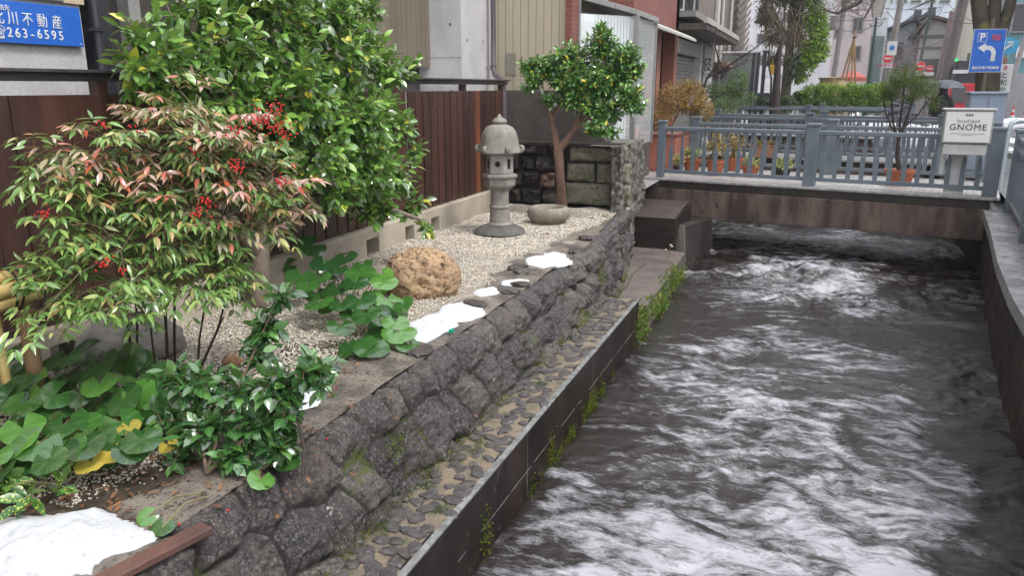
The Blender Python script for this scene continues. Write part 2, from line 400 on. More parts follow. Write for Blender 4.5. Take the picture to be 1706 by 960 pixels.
# ---- water
def make_water():
    ys = np.concatenate([np.arange(.2, 17, .022), np.arange(17, 46, .12)]); xs = np.arange(-2.75, 3.1, .026)
    X, Y = np.meshgrid(xs, ys)
    rg = np.random.default_rng(4)
    # domain-warped chop, long crests lying across the stream, stronger in the boil before the bridge
    P = np.stack([X, Y, X * 0], -1)
    wx = fbm(P, .8, 3, 3) * .45; wy = fbm(P, .8, 3, 8) * .45
    Q = np.stack([(X + wx) * .75, (Y + wy) * 1.35, X * 0], -1)
    def ridged(Q, s, sd): return 1 - 2 * np.abs(vnoise(Q, s, sd))
    h = .026 * fbm(Q, 1.3, 2, 1) + .020 * ridged(Q, 2.4, 5) + .013 * ridged(Q, 5.3, 6) + .009 * ridged(Q, 9.5, 16) + .004 * fbm(Q, 17, 2, 7)
    boil = np.exp(-((Y - 12.6) / 1.7) ** 2) * np.exp(-((X - .5) / 2.1) ** 2)
    h = 1.25 * h * (.72 + .9 * boil + .15 * np.clip((4.5 - Y) / 3, 0, 1)) + boil * (.05 * ridged(Q, 2.1, 11) + .025 * ridged(Q, 5.5, 12))
    calm = np.exp(-((Y - 10.0) / .75) ** 2) * .6 + .5 * np.clip((-1.0 - X) / .8, 0, 1) * (Y < 12); h *= 1 - np.clip(calm, 0, .75)
    h += .14 * np.exp(-(((X - .25) / .35) ** 2 + ((Y - 13.2) / .35) ** 2)) - .06 * np.exp(-(((X - .25) / .22) ** 2 + ((Y - 12.1) / .16) ** 2))
    foam_glint = fbm(Q * np.array((1, 1, 1)), 1.1, 5, 21) * .5 + fbm(np.stack([Q[..., 0] * 1.0, Q[..., 1] * 2.2, Q[..., 2]], -1), 3.2, 4, 22) * .5
    foam_glint = foam_glint + .35 * boil + .30 + .32 * np.clip((7.5 - Y) / 3, 0, 1) - 1.0 * np.clip(calm, 0, 1) - 1.3 * np.clip((X - 1.05 - .35 * vnoise(P, 1.6, 77)) / .55, 0, 1) * (Y < 30) - .35 * np.clip((-.7 - X) / .6, 0, 1)  # foam and painted sky reflections together, lowered where the water stays dark
    m, t, b = new_mat('canal_water')
    b.inputs['Roughness'].default_value = .045; b.inputs['IOR'].default_value = 1.6
    a = t.nodes.new('ShaderNodeAttribute'); a.attribute_name = 'foam_glint'
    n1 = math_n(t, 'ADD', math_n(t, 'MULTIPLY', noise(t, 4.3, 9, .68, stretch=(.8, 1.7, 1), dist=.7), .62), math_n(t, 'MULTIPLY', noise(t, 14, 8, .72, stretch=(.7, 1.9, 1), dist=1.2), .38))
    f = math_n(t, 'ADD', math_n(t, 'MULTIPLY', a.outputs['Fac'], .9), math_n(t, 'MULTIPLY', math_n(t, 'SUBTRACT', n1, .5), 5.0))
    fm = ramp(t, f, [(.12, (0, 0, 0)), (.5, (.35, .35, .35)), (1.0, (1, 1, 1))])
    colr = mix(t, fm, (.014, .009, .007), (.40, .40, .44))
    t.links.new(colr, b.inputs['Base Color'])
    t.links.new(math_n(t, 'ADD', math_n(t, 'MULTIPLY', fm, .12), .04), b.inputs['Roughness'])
    tcx = t.nodes.new('ShaderNodeTexCoord'); mpx = t.nodes.new('ShaderNodeMapping'); mpx.inputs['Scale'].default_value = (.7, 1.7, 1); t.links.new(tcx.outputs['Object'], mpx.inputs[0])
    rn = t.nodes.new('ShaderNodeTexNoise'); rn.noise_type = 'RIDGED_MULTIFRACTAL'; rn.inputs['Scale'].default_value = 4.0; rn.inputs['Detail'].default_value = 9; rn.inputs['Roughness'].default_value = .62; rn.inputs['Distortion'].default_value = .25
    t.links.new(mpx.outputs[0], rn.inputs['Vector'])
    crease_glint = math_n(t, 'MULTIPLY', ramp(t, rn.outputs['Fac'], [(.52, (0, 0, 0)), (.85, (1, 1, 1))]), ramp(t, a.outputs['Fac'], [(.0, (.04, .04, .04)), (.65, (1, 1, 1))]))
    colr = mix(t, crease_glint, colr, (.48, .48, .53)); t.links.new(colr, b.inputs['Base Color'])  # thin bright creases: glints of sky painted into the base colour
    r1 = noise(t, 12, 7, .68, stretch=(.75, 1.8, 1), dist=.6)
    bump(t, b, r1, .6, .035)
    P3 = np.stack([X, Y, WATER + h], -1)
    o = grid_obj('water', P3, m, {'foam_glint': foam_glint}); tag(o, kind='structure')
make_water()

# ---- right canal wall with coping
def strip_wall():
    ys = np.arange(-2, 46, .25); m = pm('canal_wall_concrete', (.050, .034, .028), (.016, .011, .010), 2.5, .65, 40, .5, .006, stretch=(1, 1, .3), spots=(4, (.10, .085, .06), .58), spec=.25)
    mc = pm('coping_concrete', (.34, .33, .34), (.16, .155, .16), 4, .45, 50, .4, .004, spots=(9, (.09, .08, .07), .58))
    w = MB(); c = MB()
    for i in range(len(ys) - 1):
        a, b = ys[i], ys[i + 1]; xa, xb = wall_x(a) + .10, wall_x(b) + .10
        w.add([(xa, a, -1.9), (xb, b, -1.9), (xb, b, -.32), (xa, a, -.32), (xa + .5, a, -1.9), (xb + .5, b, -1.9), (xb + .5, b, -.32), (xa + .5, a, -.32)], [(0, 3, 2, 1), (4, 5, 6, 7)])
        xa -= .10; xb -= .10
        for (z0, z1) in ((-.32, -.19),):
            c.add([(xa, a, z0), (xb, b, z0), (xb, b, z1), (xa, a, z1), (xa + .62, a, z0), (xb + .62, b, z0), (xb + .62, b, z1), (xa + .62, a, z1)],
                  [(0, 3, 2, 1), (4, 5, 6, 7), (3, 7, 6, 2), (0, 1, 5, 4)])
    r = thing('canal_wall', 'dark wet concrete wall lining the right side of the canal with pale coping', 'wall', (2, 6, -1.9))
    w2 = w.build('wall_face', m, r); c2 = c.build('coping', mc, r)
    for o in (w2, c2): o.location = (-2, -6, 1.9)
strip_wall()

# ---- rugged stone retaining wall on the left
def rock_face():
    ys = np.arange(.6, 11.75, .0135)
    tt = np.linspace(0, 1, 74)
    rg = random.Random(11)
    # profile control points (x offset from crest, z)
    far = np.clip((ys - 8.9) / 2.6, 0, 1)
    crest = -2.43 - .22 * far; base = -2.12 - .42 * far
    zc = G0 + .0 + .03 * far; zb = -.78 - .17 * np.clip((ys - 8.4) / .5, 0, 1)
    prof_t = [0, .17, .27, .34, 1.0]
    Y = ys[:, None] * np.ones_like(tt)[None]; X = np.zeros_like(Y); Z = np.zeros_like(Y)
    for i in range(len(ys)):
        X[i] = np.interp(tt, prof_t, [crest[i] - .06, crest[i] + .0, crest[i] + .04, crest[i] + .08, base[i]])
        Z[i] = np.interp(tt, prof_t, [zc[i] - .03, zc[i] - .022, zc[i] - .045, zc[i] - .10, zb[i]])
    nx = np.interp(tt, [0, .17, .34, 1], [0, .25, .9, .9])[None] * np.ones_like(Y); nz = np.sqrt(1 - nx ** 2)
    L = tt[None] * .85 * np.ones_like(Y)
    cen = []
    y = .4
    while y < 12.2: cen.append((y, .27 + rg.uniform(-.06, .06))); y += rg.uniform(.20, .44)
    y = .5
    while y < 12.2: cen.append((y, .62 + rg.uniform(-.08, .08))); y += rg.uniform(.20, .42)
    y = .4
    while y < 12.2: cen.append((y, .92 + rg.uniform(-.04, .03))); y += rg.uniform(.25, .6)
    cen = np.array(cen)
    wob = fbm(np.stack([Y, L, L * 0], -1), 5, 3, 2) * .035
    d = np.sqrt((((Y + wob)[..., None] - cen[:, 0]) * .85) ** 2 + ((L + wob * .7)[..., None] - cen[:, 1]) ** 2)
    ix = np.argsort(d, -1)[..., :2]; d1 = np.take_along_axis(d, ix[..., :1], -1)[..., 0]; d2 = np.take_along_axis(d, ix[..., 1:2], -1)[..., 0]
    edge = np.clip((d2 - d1) / .050, 0, 1); edge = edge * edge * (3 - 2 * edge)
    k = ix[..., 0]; r1 = np.array([rg.random() for _ in cen])[k]; r2 = np.array([rg.uniform(-1, 1) for _ in cen])[k]; r3 = np.array([rg.uniform(-1, 1) for _ in cen])[k]
    P = np.stack([X, Y, Z], -1)
    rgp = np.random.default_rng(6); K = len(cen); ang = rgp.uniform(0, 2 * np.pi, (K, 7)); slo = rgp.uniform(.12, .75, (K, 7)); off = rgp.uniform(.055, .115, (K, 7))
    dy_ = (Y + wob) - cen[k, 0]; dl_ = (L + wob) - cen[k, 1]; facet = np.full(Y.shape, 9.)
    for j in range(7): facet = np.minimum(facet, off[k, j] - slo[k, j] * (np.cos(ang[k, j]) * dy_ + np.sin(ang[k, j]) * dl_))
    facet = np.clip(facet, -.02, .066 + .012 * r1)
    fac = np.abs(vnoise(P + r1[..., None] * 9, 6, 4)) * 1.0 + .30 * np.abs(vnoise(P + r1[..., None] * 5, 14, 14))
    tilt = r2 * (Y - cen[k, 0]) * .28 + r3 * (L - cen[k, 1]) * .25
    h = edge * (.026 + .024 * r1 + .80 * facet - .035 * fac) + .020 * fbm(P, 9, 4, 6, .6) * edge - .020 * np.abs(vnoise(P, 11, 61)) * edge + .011 * (1 - 2 * np.abs(vnoise(P, 26, 41))) * edge + .0075 * (1 - 2 * np.abs(vnoise(P, 55, 42))) + .002 * fbm(P, 90, 2, 9)
    h *= np.interp(tt, [0, .12, .24, .36, 1], [0.0, .22, .45, 1, 1])[None]
    P[..., 0] += nx * h; P[..., 2] += nz * h * 1.0; P[..., 2] -= (1 - edge) * .01
    moss = np.clip(fbm(P * np.array((1, .8, 1)), 2.2, 4, 31) + .55 * np.clip((L - .45) / .4, 0, 1) - .35 + (1 - edge) * .35, 0, 1)
    m, t, b = new_mat('dark_rugged_stone')
    a = t.nodes.new('ShaderNodeAttribute'); a.attribute_name = 'rnd'
    g = t.nodes.new('ShaderNodeAttribute'); g.attribute_name = 'edge'
    ms = t.nodes.new('ShaderNodeAttribute'); ms.attribute_name = 'moss'
    c = ramp(t, a.outputs['Fac'], [(0, (.036, .030, .030)), (.3, (.080, .066, .063)), (.55, (.050, .046, .046)), (.8, (.115, .098, .090)), (1, (.075, .058, .050))])
    c = mix(t, .8, c, ramp(t, noise(t, 17, 10, .8), [(.38, (.12, .11, .12)), (.5, (.45, .45, .45)), (.62, (.90, .86, .86))]), 'OVERLAY')
    c = mix(t, ramp(t, noise(t, 75, 6, .8), [(.52, (0, 0, 0)), (.60, (.8, .8, .8))]), c, (.30, .275, .27))
    c = mix(t, ramp(t, noise(t, 48, 6, .8), [(.36, (.8, .8, .8)), (.46, (0, 0, 0))]), c, (.018, .014, .014))
    c = mix(t, ramp(t, noise(t, 6, 6, .75), [(.6, (0, 0, 0)), (.68, (.75, .75, .75))]), c, (.25, .26, .20))       # lichen
    c = mix(t, ramp(t, g.outputs['Fac'], [(.0, (1, 1, 1)), (.6, (0, 0, 0))]), c, (.020, .017, .015))
    c = mix(t, ramp(t, math_n(t, 'ADD', ms.outputs['Fac'], math_n(t, 'MULTIPLY', math_n(t, 'SUBTRACT', noise(t, 22, 8, .8), .5), 2.2)), [(.74, (0, 0, 0)), (.92, (.85, .85, .85))]), c, (.085, .105, .02))
    t.links.new(c, b.inputs['Base Color']); t.links.new(ramp(t, noise(t, 9, 6), [(.35, (.18, .18, .18)), (.65, (.5, .5, .5))]), b.inputs['Roughness'])
    bump(t, b, mix(t, .5, noise(t, 45, 8, .85), noise(t, 130, 4, .8)), 1.0, .02)
    o = grid_obj('stone_retaining_wall', P, m, {'rnd': r1, 'edge': edge, 'moss': moss})
    tag(o, 'rugged dark stone retaining wall with mossy joints between garden path and canal ledge', 'wall')
rock_face()

# ---- narrow path of mortar along the top of the wall
def path():
    ys = np.arange(.6, 11.3, .03); us = np.linspace(0, 1, 26); Y = ys[:, None] * np.ones_like(us)[None]
    left = -3.02 + .06 * np.sin(ys * 1.3) + .05 * np.sin(ys * 3.1) ; left = np.where(ys < 2.6, -3.0 - (2.6 - ys) * .2, left)
    far = np.clip((ys - 8.6) / 2.6, 0, 1); left = left * (1 - far) + (-2.70) * far; right = -2.44 - .16 * far
    X = left[:, None] * (1 - us) + right[:, None] * us
    P = np.stack([X, Y, G0 - .012 + .012 * fbm(np.stack([X, Y, X * 0], -1), 3, 5, 3) - .025 * (1 - us)[None] ** 4], -1)
    tag(grid_obj('mortar_path', P, m_path), kind='structure')
path()

# ---- cobbled ledge with black board-marked face
def ledge():
    r = thing('canal_ledge', 'low ledge inlaid with rows of dark cobbles over a black concrete face', 'ledge', (-1.93, 4.5, -1.9))
    m_mort = pm('tan_mortar', (.25, .195, .135), (.12, .10, .075), 9, .6, 90, 1.0, .008, spots=(9, (.09, .10, .045), .58))
    m_cob = pm('cobble_stone', (.115, .10, .096), (.045, .040, .040), 14, .45, 70, 1.0, .012, spots=(20, (.24, .22, .22), .6))
    m_face = pm('black_board_concrete', (.034, .021, .018), (.010, .007, .007), 2.0, .5, 40, .35, .004, stretch=(1, 1, .15), spots=(5, (.075, .052, .042), .6), spec=.25)
    m_joint = pm('lime_joint', (.20, .18, .17), (.08, .07, .065), 12, .8)
    ys = np.arange(.6, 8.62, .03); us = np.linspace(-2.24, -1.755, 22); Y, X = np.meshgrid(ys, us, indexing='ij')
    P = np.stack([X, Y, -.76 + .008 * fbm(np.stack([X, Y, X * 0], -1), 8, 4, 3)], -1)
    o = grid_obj('mortar_bed', P - np.array((-1.93, 4.5, -1.9)), m_mort, parent=r)
    cb = MB(); rg = np.random.default_rng(3)
    y = .65
    while y < 8.5:
        for c in range(4):
            if rg.random() < .14: continue
            x = -2.12 + c * .098 + rg.normal() * .018; yy = y + rg.normal() * .022 + (c % 2) * .05
            a = .036 + rg.random() * .026; bb = .034 + rg.random() * .034; n = 7; an = rg.random() * 3
            ring = [(math.cos(2 * math.pi * q / n), math.sin(2 * math.pi * q / n), 1 + rg.normal() * .20) for q in range(n)]
            zt = .010 + rg.random() * .012; base = len(cb.v)
            V = []
            for s, z in ((1.05, -.012), (.98, zt * .6), (.6, zt)):
                for (cx, sy, k) in ring:
                    px, py = a * cx * k * s, bb * sy * k * s
                    V.append((x + px * math.cos(an) - py * math.sin(an) + 1.93, yy + px * math.sin(an) + py * math.cos(an) - 4.5, -.76 + z + 1.9))
            V.append((x + 1.93, yy - 4.5, -.76 + zt * 1.05 + 1.9))
            f = [(l * n + q, l * n + (q + 1) % n, (l + 1) * n + (q + 1) % n, (l + 1) * n + q) for l in (0, 1) for q in range(n)] + [(2 * n + q, 2 * n + (q + 1) % n, 3 * n) for q in range(n)]
            cb.add(V, f)
        y += .094
    c = cb.build('cobble_inlay', m_cob, r, smooth=22); tag(c, kind='stuff')
    f = MB()
    loc = np.array((1.93, -4.5, 1.9))
    def sp(a, b, mi=0): f.span(np.array(a) + loc, np.array(b) + loc, mi)
    sp((-1.80, .5, -1.9), (-1.74, 8.62, -1.075)); sp((-1.80, .5, -1.069), (-1.736, 8.62, -.762)); sp((-2.3, 8.58, -1.9), (-1.81, 8.62, -.765))
    f.build('front_face', m_face, r, bevel=.004)
    j = MB()
    for (z, a, b) in ((-1.072, .6, 8.6),): 
        yy = a
        while yy < b:
            l = random.Random(int(yy * 100)).uniform(.08, .5); j.span(np.array((-1.7375, yy, z - .002)) + loc, np.array((-1.734, min(b, yy + l), z + .002)) + loc); yy += l + random.Random(int(yy * 77)).uniform(.02, .25)
    for yy in np.arange(1.2, 8.5, 1.8): j.span(np.array((-1.7385, yy, -1.4)) + loc, np.array((-1.7345, yy + .004, -.77)) + loc)
    j.build('lime_seam', m_joint, r)
    lp = MB(); lp.span(np.array((-1.775, .6, -.765)) + loc, np.array((-1.732, 8.625, -.750)) + loc); lp.build('edge_strip', pm('edge_strip', (.26, .27, .26), (.10, .10, .10), 14, .5, 60, .5), r, bevel=.003)
ledge()

# ---- flat landing slab behind it, below the bridge
def slab():
    r = thing('landing_slab', 'flat wet grey-brown slab beside the water at the foot of the footbridge', 'slab', (-2.3, 10.5, -1.9))
    m = pm('wet_slab', (.21, .17, .155), (.12, .10, .095), 2, .28, 50, .3, .003, spots=(5, (.07, .065, .06), .64))
    b = MB(); b.prism([(-.2, -1.85), (.56, -1.85), (.56, -.6), (.52, 1.9), (-.75, 2.4), (-.55, 0)], 0, .95); b.build('slab_body', m, r, bevel=.01)
    c = MB(); pts = [(.18, -1.8), (.10, -1.2), (.13, -.6), (.05, .1), (.08, .9)]
    for p, q in zip(pts, pts[1:]): c.bar((p[0], p[1], .951), (q[0], q[1], .951), .014, .006)
    c.build('crack', pm('mossy_crack', (.04, .06, .02), (.03, .035, .02), 20, .8), r)
slab()
def pier():
    r = thing('bridge_abutment', 'black stepped concrete abutment under the left end of the footbridge', 'abutment', (-2.35, 12.7, -1.9))
    L = np.array((2.35, -12.7, 1.9))
    m = pm('abutment_black', (.036, .023, .020), (.012, .009, .009), 3, .6, 40, .4, .004, spec=.2)
    b = MB()
    for a, c in (((-3.1, 12.55, -1.9), (-2.0, 14.3, -.68)), ((-3.1, 12.58, -.675), (-1.99, 14.3, -.44))): b.span(np.array(a) + L, np.array(c) + L)
    b.build('block', m, r, bevel=.008)
    s = MB(); s.add([np.array(p) + L for p in [(-3.1, 12.57, -.437), (-2.0, 12.57, -.437), (-2.0, 14.0, -.33), (-3.1, 14.0, -.33)]], [(0, 1, 2, 3)]); s.build('sloping_top', pm('rusty_slope', (.075, .052, .042), (.035, .026, .022), 6, .5), r)
    # slanting wing beside the stream
    w = MB(); m2 = pm('wing_wall', (.055, .046, .042), (.018, .015, .015), 2.5, .5, 40, .4, stretch=(1, 1, .3), spec=.3)
    V = [(-2.02, 13.0, -.60), (-1.90, 13.0, -.62), (-1.62, 14.4, -.69), (-1.9, 14.4, -.69), (-1.95, 12.1, -1.9), (-1.66, 12.1, -1.9), (-1.52, 14.4, -1.9), (-1.9, 14.4, -1.9)]
    w.add([np.array(p) + L for p in V], [(0, 1, 2, 3), (4, 7, 6, 5), (0, 4, 5, 1), (1, 5, 6, 2), (2, 6, 7, 3), (3, 7, 4, 0)]); w.build('wing', m2, r, bevel=.01)
pier()
# left canal bank beyond the bridge
lb = MB(); lb.span((-3.3, 14.3, -1.9), (-2.66, 46, -.06))
tag(lb.build('left_canal_wall', m_conc_dark), 'dark concrete canal wall on the left side beyond the first footbridge', 'wall')
m_pave = pm('grey_paving', (.40, .385, .38), (.25, .24, .24), 3, .5, 50, .4)
sheet('pavement', [(-4.6, 13.2), (-2.64, 13.2), (-2.64, 46), (-9, 46)], -.045, m_pave)

# ================================================================== GRAVEL GARDEN
def gravel():
    m, t, b = new_mat('pale_gravel')
    g = t.nodes.new('ShaderNodeNewGeometry')
    c = ramp(t, g.outputs['Random Per Island'], [(0, (.36, .31, .27)), (.25, (.54, .48, .40)), (.6, (.66, .60, .51)), (.85, (.76, .71, .62)), (1, (.46, .35, .25))])
    t.links.new(c, b.inputs['Base Color']); b.inputs['Roughness'].default_value = .55
    rg = np.random.default_rng(9)
    N = 92000
    # denser towards the viewer's end
    Y = 2.2 + (11.75 - 2.2) * rg.random(N) ** 1.25; X = rg.uniform(-5.1, -2.5, N)
    def left_of_path(X, Y):
        left = -3.02 + .06 * np.sin(Y * 1.3) + .05 * np.sin(Y * 3.1); left = np.where(Y < 2.6, -3.0 - (2.6 - Y) * .2, left)
        far = np.clip((Y - 8.6) / 2.6, 0, 1); left = left * (1 - far) + (-2.70) * far
        return X < left + .05 + .04 * rg.normal(size=len(X))
    keep = left_of_path(X, Y) & (X > -4.66); X, Y = X[keep], Y[keep]; n = len(X)
    lump = .018 * fbm(np.stack([X, Y, X * 0], -1), 2.2, 3, 4)
    s = rg.uniform(.0055, .0115, n) * (1 + .25 * (Y > 8))
    V0 = np.array([(1, 0, 0), (-1, 0, 0), (0, 1, 0), (0, -1, 0), (0, 0, 1), (0, 0, -1)], float)
    T0 = np.array([(0, 2, 4), (2, 1, 4), (1, 3, 4), (3, 0, 4), (2, 0, 5), (1, 2, 5), (3, 1, 5), (0, 3, 5)])
    V = V0[None] * rg.uniform(.6, 1.25, (n, 6, 1)) + rg.normal(size=(n, 6, 3)) * .15
    a = rg.random(n) * 6.28; ca, sa = np.cos(a)[:, None], np.sin(a)[:, None]; tl = rg.normal(size=(n, 1)) * .5; ct, st = np.cos(tl), np.sin(tl)
    x, y, z = V[..., 0], V[..., 1], V[..., 2] * .75; y, z = y * ct - z * st, y * st + z * ct; x, y = x * ca - y * sa, x * sa + y * ca
    W = np.stack([x, y, z], -1) * s[:, None, None] + np.stack([X, Y, G0 - .018 + lump + .006 * rg.random(n)], -1)[:, None]
    o = raw_obj('gravel', W.reshape(-1, 3), (T0[None] + (np.arange(n) * 6)[:, None, None]).reshape(-1, 3), m, smooth=False)
    tag(o, 'pale crushed gravel covering the garden bed', 'gravel', kind='stuff')
    m2 = pm('gravel_bed', (.46, .41, .35), (.26, .225, .19), 60, .7, 130, 1.0, .01)
    ys = np.arange(.5, 12.2, .05); xs = np.arange(-5.6, -2.6, .05); YY, XX = np.meshgrid(ys, xs, indexing='ij')
    P = np.stack([XX, YY, G0 - .026 + .018 * fbm(np.stack([XX, YY, XX * 0], -1), 2.2, 3, 4)], -1)
    tag(grid_obj('garden_ground', P, m2), kind='structure')
gravel()
# dark soil and litter under the near plants
def litter():
    rg = np.random.default_rng(5); L = Leaves()
    for (px, py, n, s) in ((230, 780, 170, .25), (420, 760, 120, .22), (330, 640, 60, .25), (640, 560, 70, .12), (160, 820, 80, .2), (560, 640, 40, .3), (860, 400, 14, .8), (700, 380, 8, .6)):
        c = at_z(px, py, G0); P = c + rg.normal(size=(n, 3)) * np.array((s, s * 1.3, 0)); P[:, 2] = G0 + .0 + rg.random(n) * .018
        L.add('aucuba', P, rand_unit(rg, n) * np.array((1, 1, .15)), np.array((0, 0, 1)) + rg.normal(size=(n, 3)) * .25, rg.uniform(.02, .055, n))
    m = leaf_mat('dead_leaf', [(0, (.07, .03, .018)), (.35, (.13, .06, .03)), (.6, (.22, .10, .04)), (.85, (.10, .05, .035)), (1, (.32, .14, .05))], .6, under=(.15, .09, .05), transl=.05)
    tag(L.build('leaf_litter', m), 'brown fallen leaves scattered under the shrubs', 'leaf litter', kind='stuff')
litter()
# soil patch under the shrubs
def soil_patch():
    rg = random.Random(2); pts = []
    for k in range(28):
        a = 2 * math.pi * k / 28; r = 1 + rg.uniform(-.12, .12); pts.append((-3.45 + .62 * r * math.cos(a), 2.55 + .85 * r * math.sin(a)))
    tag(MB().add([(x, y, G0 - .010) for x, y in pts], [tuple(range(28))]).build('planting_soil', m_soil), kind='structure')
soil_patch()

# ---- wooden fence on a notched concrete footing
FX = -4.7
def fence():
    r = thing('wooden_fence', 'long dark reddish-brown board fence with a thin metal capping behind the gravel', 'fence', (FX, 7, G0))
    m_b = pm('fence_boards', (.088, .036, .025), (.032, .016, .013), 3, .5, 50, .4, .004, stretch=(1, 1, .12), spots=(3, (.12, .045, .025), .66))
    m_b2 = pm('fence_boards_worn', (.30, .10, .045), (.10, .035, .022), 3, .5, 50, .4, .004, stretch=(1, 1, .12))
    m_cap = pm('dark_capping', (.075, .065, .068), (.045, .038, .040), 5, .4, 40, .1)
    b = MB(); rg = random.Random(5); y = 1.6; off = -7
    while y < 11.75:
        gap = .006 if y < 5.2 else .034; w = .205 - gap + rg.uniform(-.006, .006); z0 = .10 if y > 4.3 else .04; top = 1.60
        mi = 1 if abs(y - 10.62) < .1 or abs(y - 10.93) < .06 else 0
        b.box((.012 * rg.random(), y + w / 2 + off, (z0 + top) / 2 + .2), (.022, w, top - z0), mi=mi); y += w + gap
    b.build('boards', [m_b, m_b2], r, bevel=.002)
    rl = MB()
    for z in (.5, 1.34): rl.box((-.035, 6.7 + off, z + .2), (.05, 10.2, .07))
    rl.build('rail', m_b, r)
    c = MB(); c.box((0, 6.7 + off, 1.955), (.16, 10.4, .022)); c.box((-.01, 6.7 + off, 1.915), (.09, 10.36, .055)); c.build('capping', m_cap, r, bevel=.003)
    for y in (2.2, 4.15, 6.2, 8.3, 10.25, 11.72):
        p = MB(); p.box((-.02, y + off, .98), (.085, .085, 1.82)); p.build('post', m_b, r, bevel=.003)
fence()
def footing():
    r = thing('fence_footing', 'pale stained concrete footing with square notches under the board fence', 'footing', (FX, 7, G0))
    m = pm('footing_concrete', (.50, .44, .36), (.36, .31, .25), 2.5, .7, 40, .3, .003, spots=(3.2, (.24, .16, .10), .66))
    b = MB(); off = -7
    b.span((-.12, 1.6 + off, .17), (.09, 11.75 + off, .29))
    for (a, c) in ((1.6, 3.4), (3.62, 5.2), (5.4, 7.35), (7.62, 8.25), (8.48, 8.95), (9.2, 10.6), (10.61, 11.75)): b.span((-.12, a + off, -.05), (.10, c + off, .285))
    b.build('concrete_body', m, r, bevel=.008)
footing()

# ---- stone block wall at the far end of the garden
def end_wall():
    r = thing('stone_block_wall', 'mossy old stone wall of cut blocks and dark rubble at the end of the garden', 'wall', (-3.7, 11.85, G0))
    m = pm('mossy_blocks', (.29, .275, .215), (.13, .125, .095), 5, .7, 50, 1.0, .012, spots=(6, (.11, .12, .045), .54))
    md = pm('dark_rubble', (.060, .050, .045), (.022, .019, .018), 6, .65, 50, 1.0, .012, spec=.3)
    mb_ = pm('brown_stone', (.16, .085, .05), (.07, .045, .035), 5, .5, 40, .8, .01)
    def blk(x0, x1, z0, z1, mat, seed, dep=.30, yf=0.0, amp=.02):
        nx_, nz_ = 26, 16; u = np.linspace(0, 1, nx_); v = np.linspace(0, 1, nz_); U, V = np.meshgrid(u, v, indexing='ij')
        X = x0 + (x1 - x0) * U; Z = z0 + (z1 - z0) * V
        e = np.minimum(np.minimum(U, 1 - U) * (x1 - x0), np.minimum(V, 1 - V) * (z1 - z0)); e = np.clip((e + .02 * vnoise(np.stack([X, Z, X * 0 + seed], -1), 9, 3)) / .03, 0, 1) ** .5
        Y = yf - e * .035 + .03 - amp * fbm(np.stack([X, Z, X * 0 + seed], -1), 5, 5, seed) * e + (1 - e) * (.04 if mat is m else .11)
        o = grid_obj('stone_block', np.stack([X, Y, Z], -1), mat, parent=r); return o
    blk(.02, .78, .02, .37, m, 1); blk(.82, 1.10, .02, .36, m, 2); blk(.05, .50, .39, .68, m, 3); blk(.53, 1.07, .38, .69, m, 4); blk(.08, 1.03, .71, .96, m, 5)
    k = 6
    rg = random.Random(8)
    for row, (z0, z1) in enumerate(((.0, .25), (.27, .52), (.54, .78), (.80, .99))):
        x = -1.02
        while x < -.05:
            w = rg.uniform(.24, .4); x1 = min(x + w, .0); mat = mb_ if (row == 1 and -.6 < x < -.3) else md
            blk(x, x1, z0 + rg.uniform(-.02, .02), z1 + rg.uniform(-.02, .02), mat, k, amp=.06); k += 1; x += w + .01
    c = MB(); c.span((-1.25, .12, 0), (.86, .75, .95)); c.build('core', md, r)
    c = MB(); c.span((-1.1, -.04, .94), (.93, .3, 1.0)); c.build('ledge_course', md, r, bevel=.01)
    c = MB(); c.box((-.35, .55, 1.4), (1.9, .55, .80)); c.build('plinth', pm('dark_plinth', (.115, .10, .092), (.06, .052, .048), 4, .6, 40, .3), r)
    # battered corner facing the canal: narrow front strip, then the long side
    us = np.linspace(0, 1, 90); zs = np.linspace(-.8, .98, 90); U, Z = np.meshgrid(us, zs, indexing='ij')
    XX = np.where(U < .2, .86 + U / .2 * .17, 1.03); YY = np.where(U < .2, -.25, -.25 + (U - .2) / .8 * 1.75)
    XX = XX - .03 * (Z + .8) * (U > .02); nrm = fbm(np.stack([XX * 1.0, YY, Z], -1), 6, 6, 4, .6) * .03 + .012 * (1 - 2 * np.abs(vnoise(np.stack([XX, YY, Z], -1), 22, 8)))
    XX = XX + nrm * np.clip((U - .05) / .2, 0, 1); YY = YY - nrm * (U < .3)
    P = np.stack([XX, YY, Z], -1); P = np.concatenate([P, np.stack([P[:, -1, 0] - .5 * (us * 0 + 1) * (us > .2), P[:, -1, 1] + .0, P[:, -1, 2]], -1)[:, None]], 1)
    o = grid_obj('rough_corner', P, pm('lichen_stone', (.23, .215, .185), (.055, .050, .044), 12, .65, 60, 1.0, .02, spots=(6, (.12, .13, .055), .58), lo=.42, hi=.58), parent=r)
end_wall()
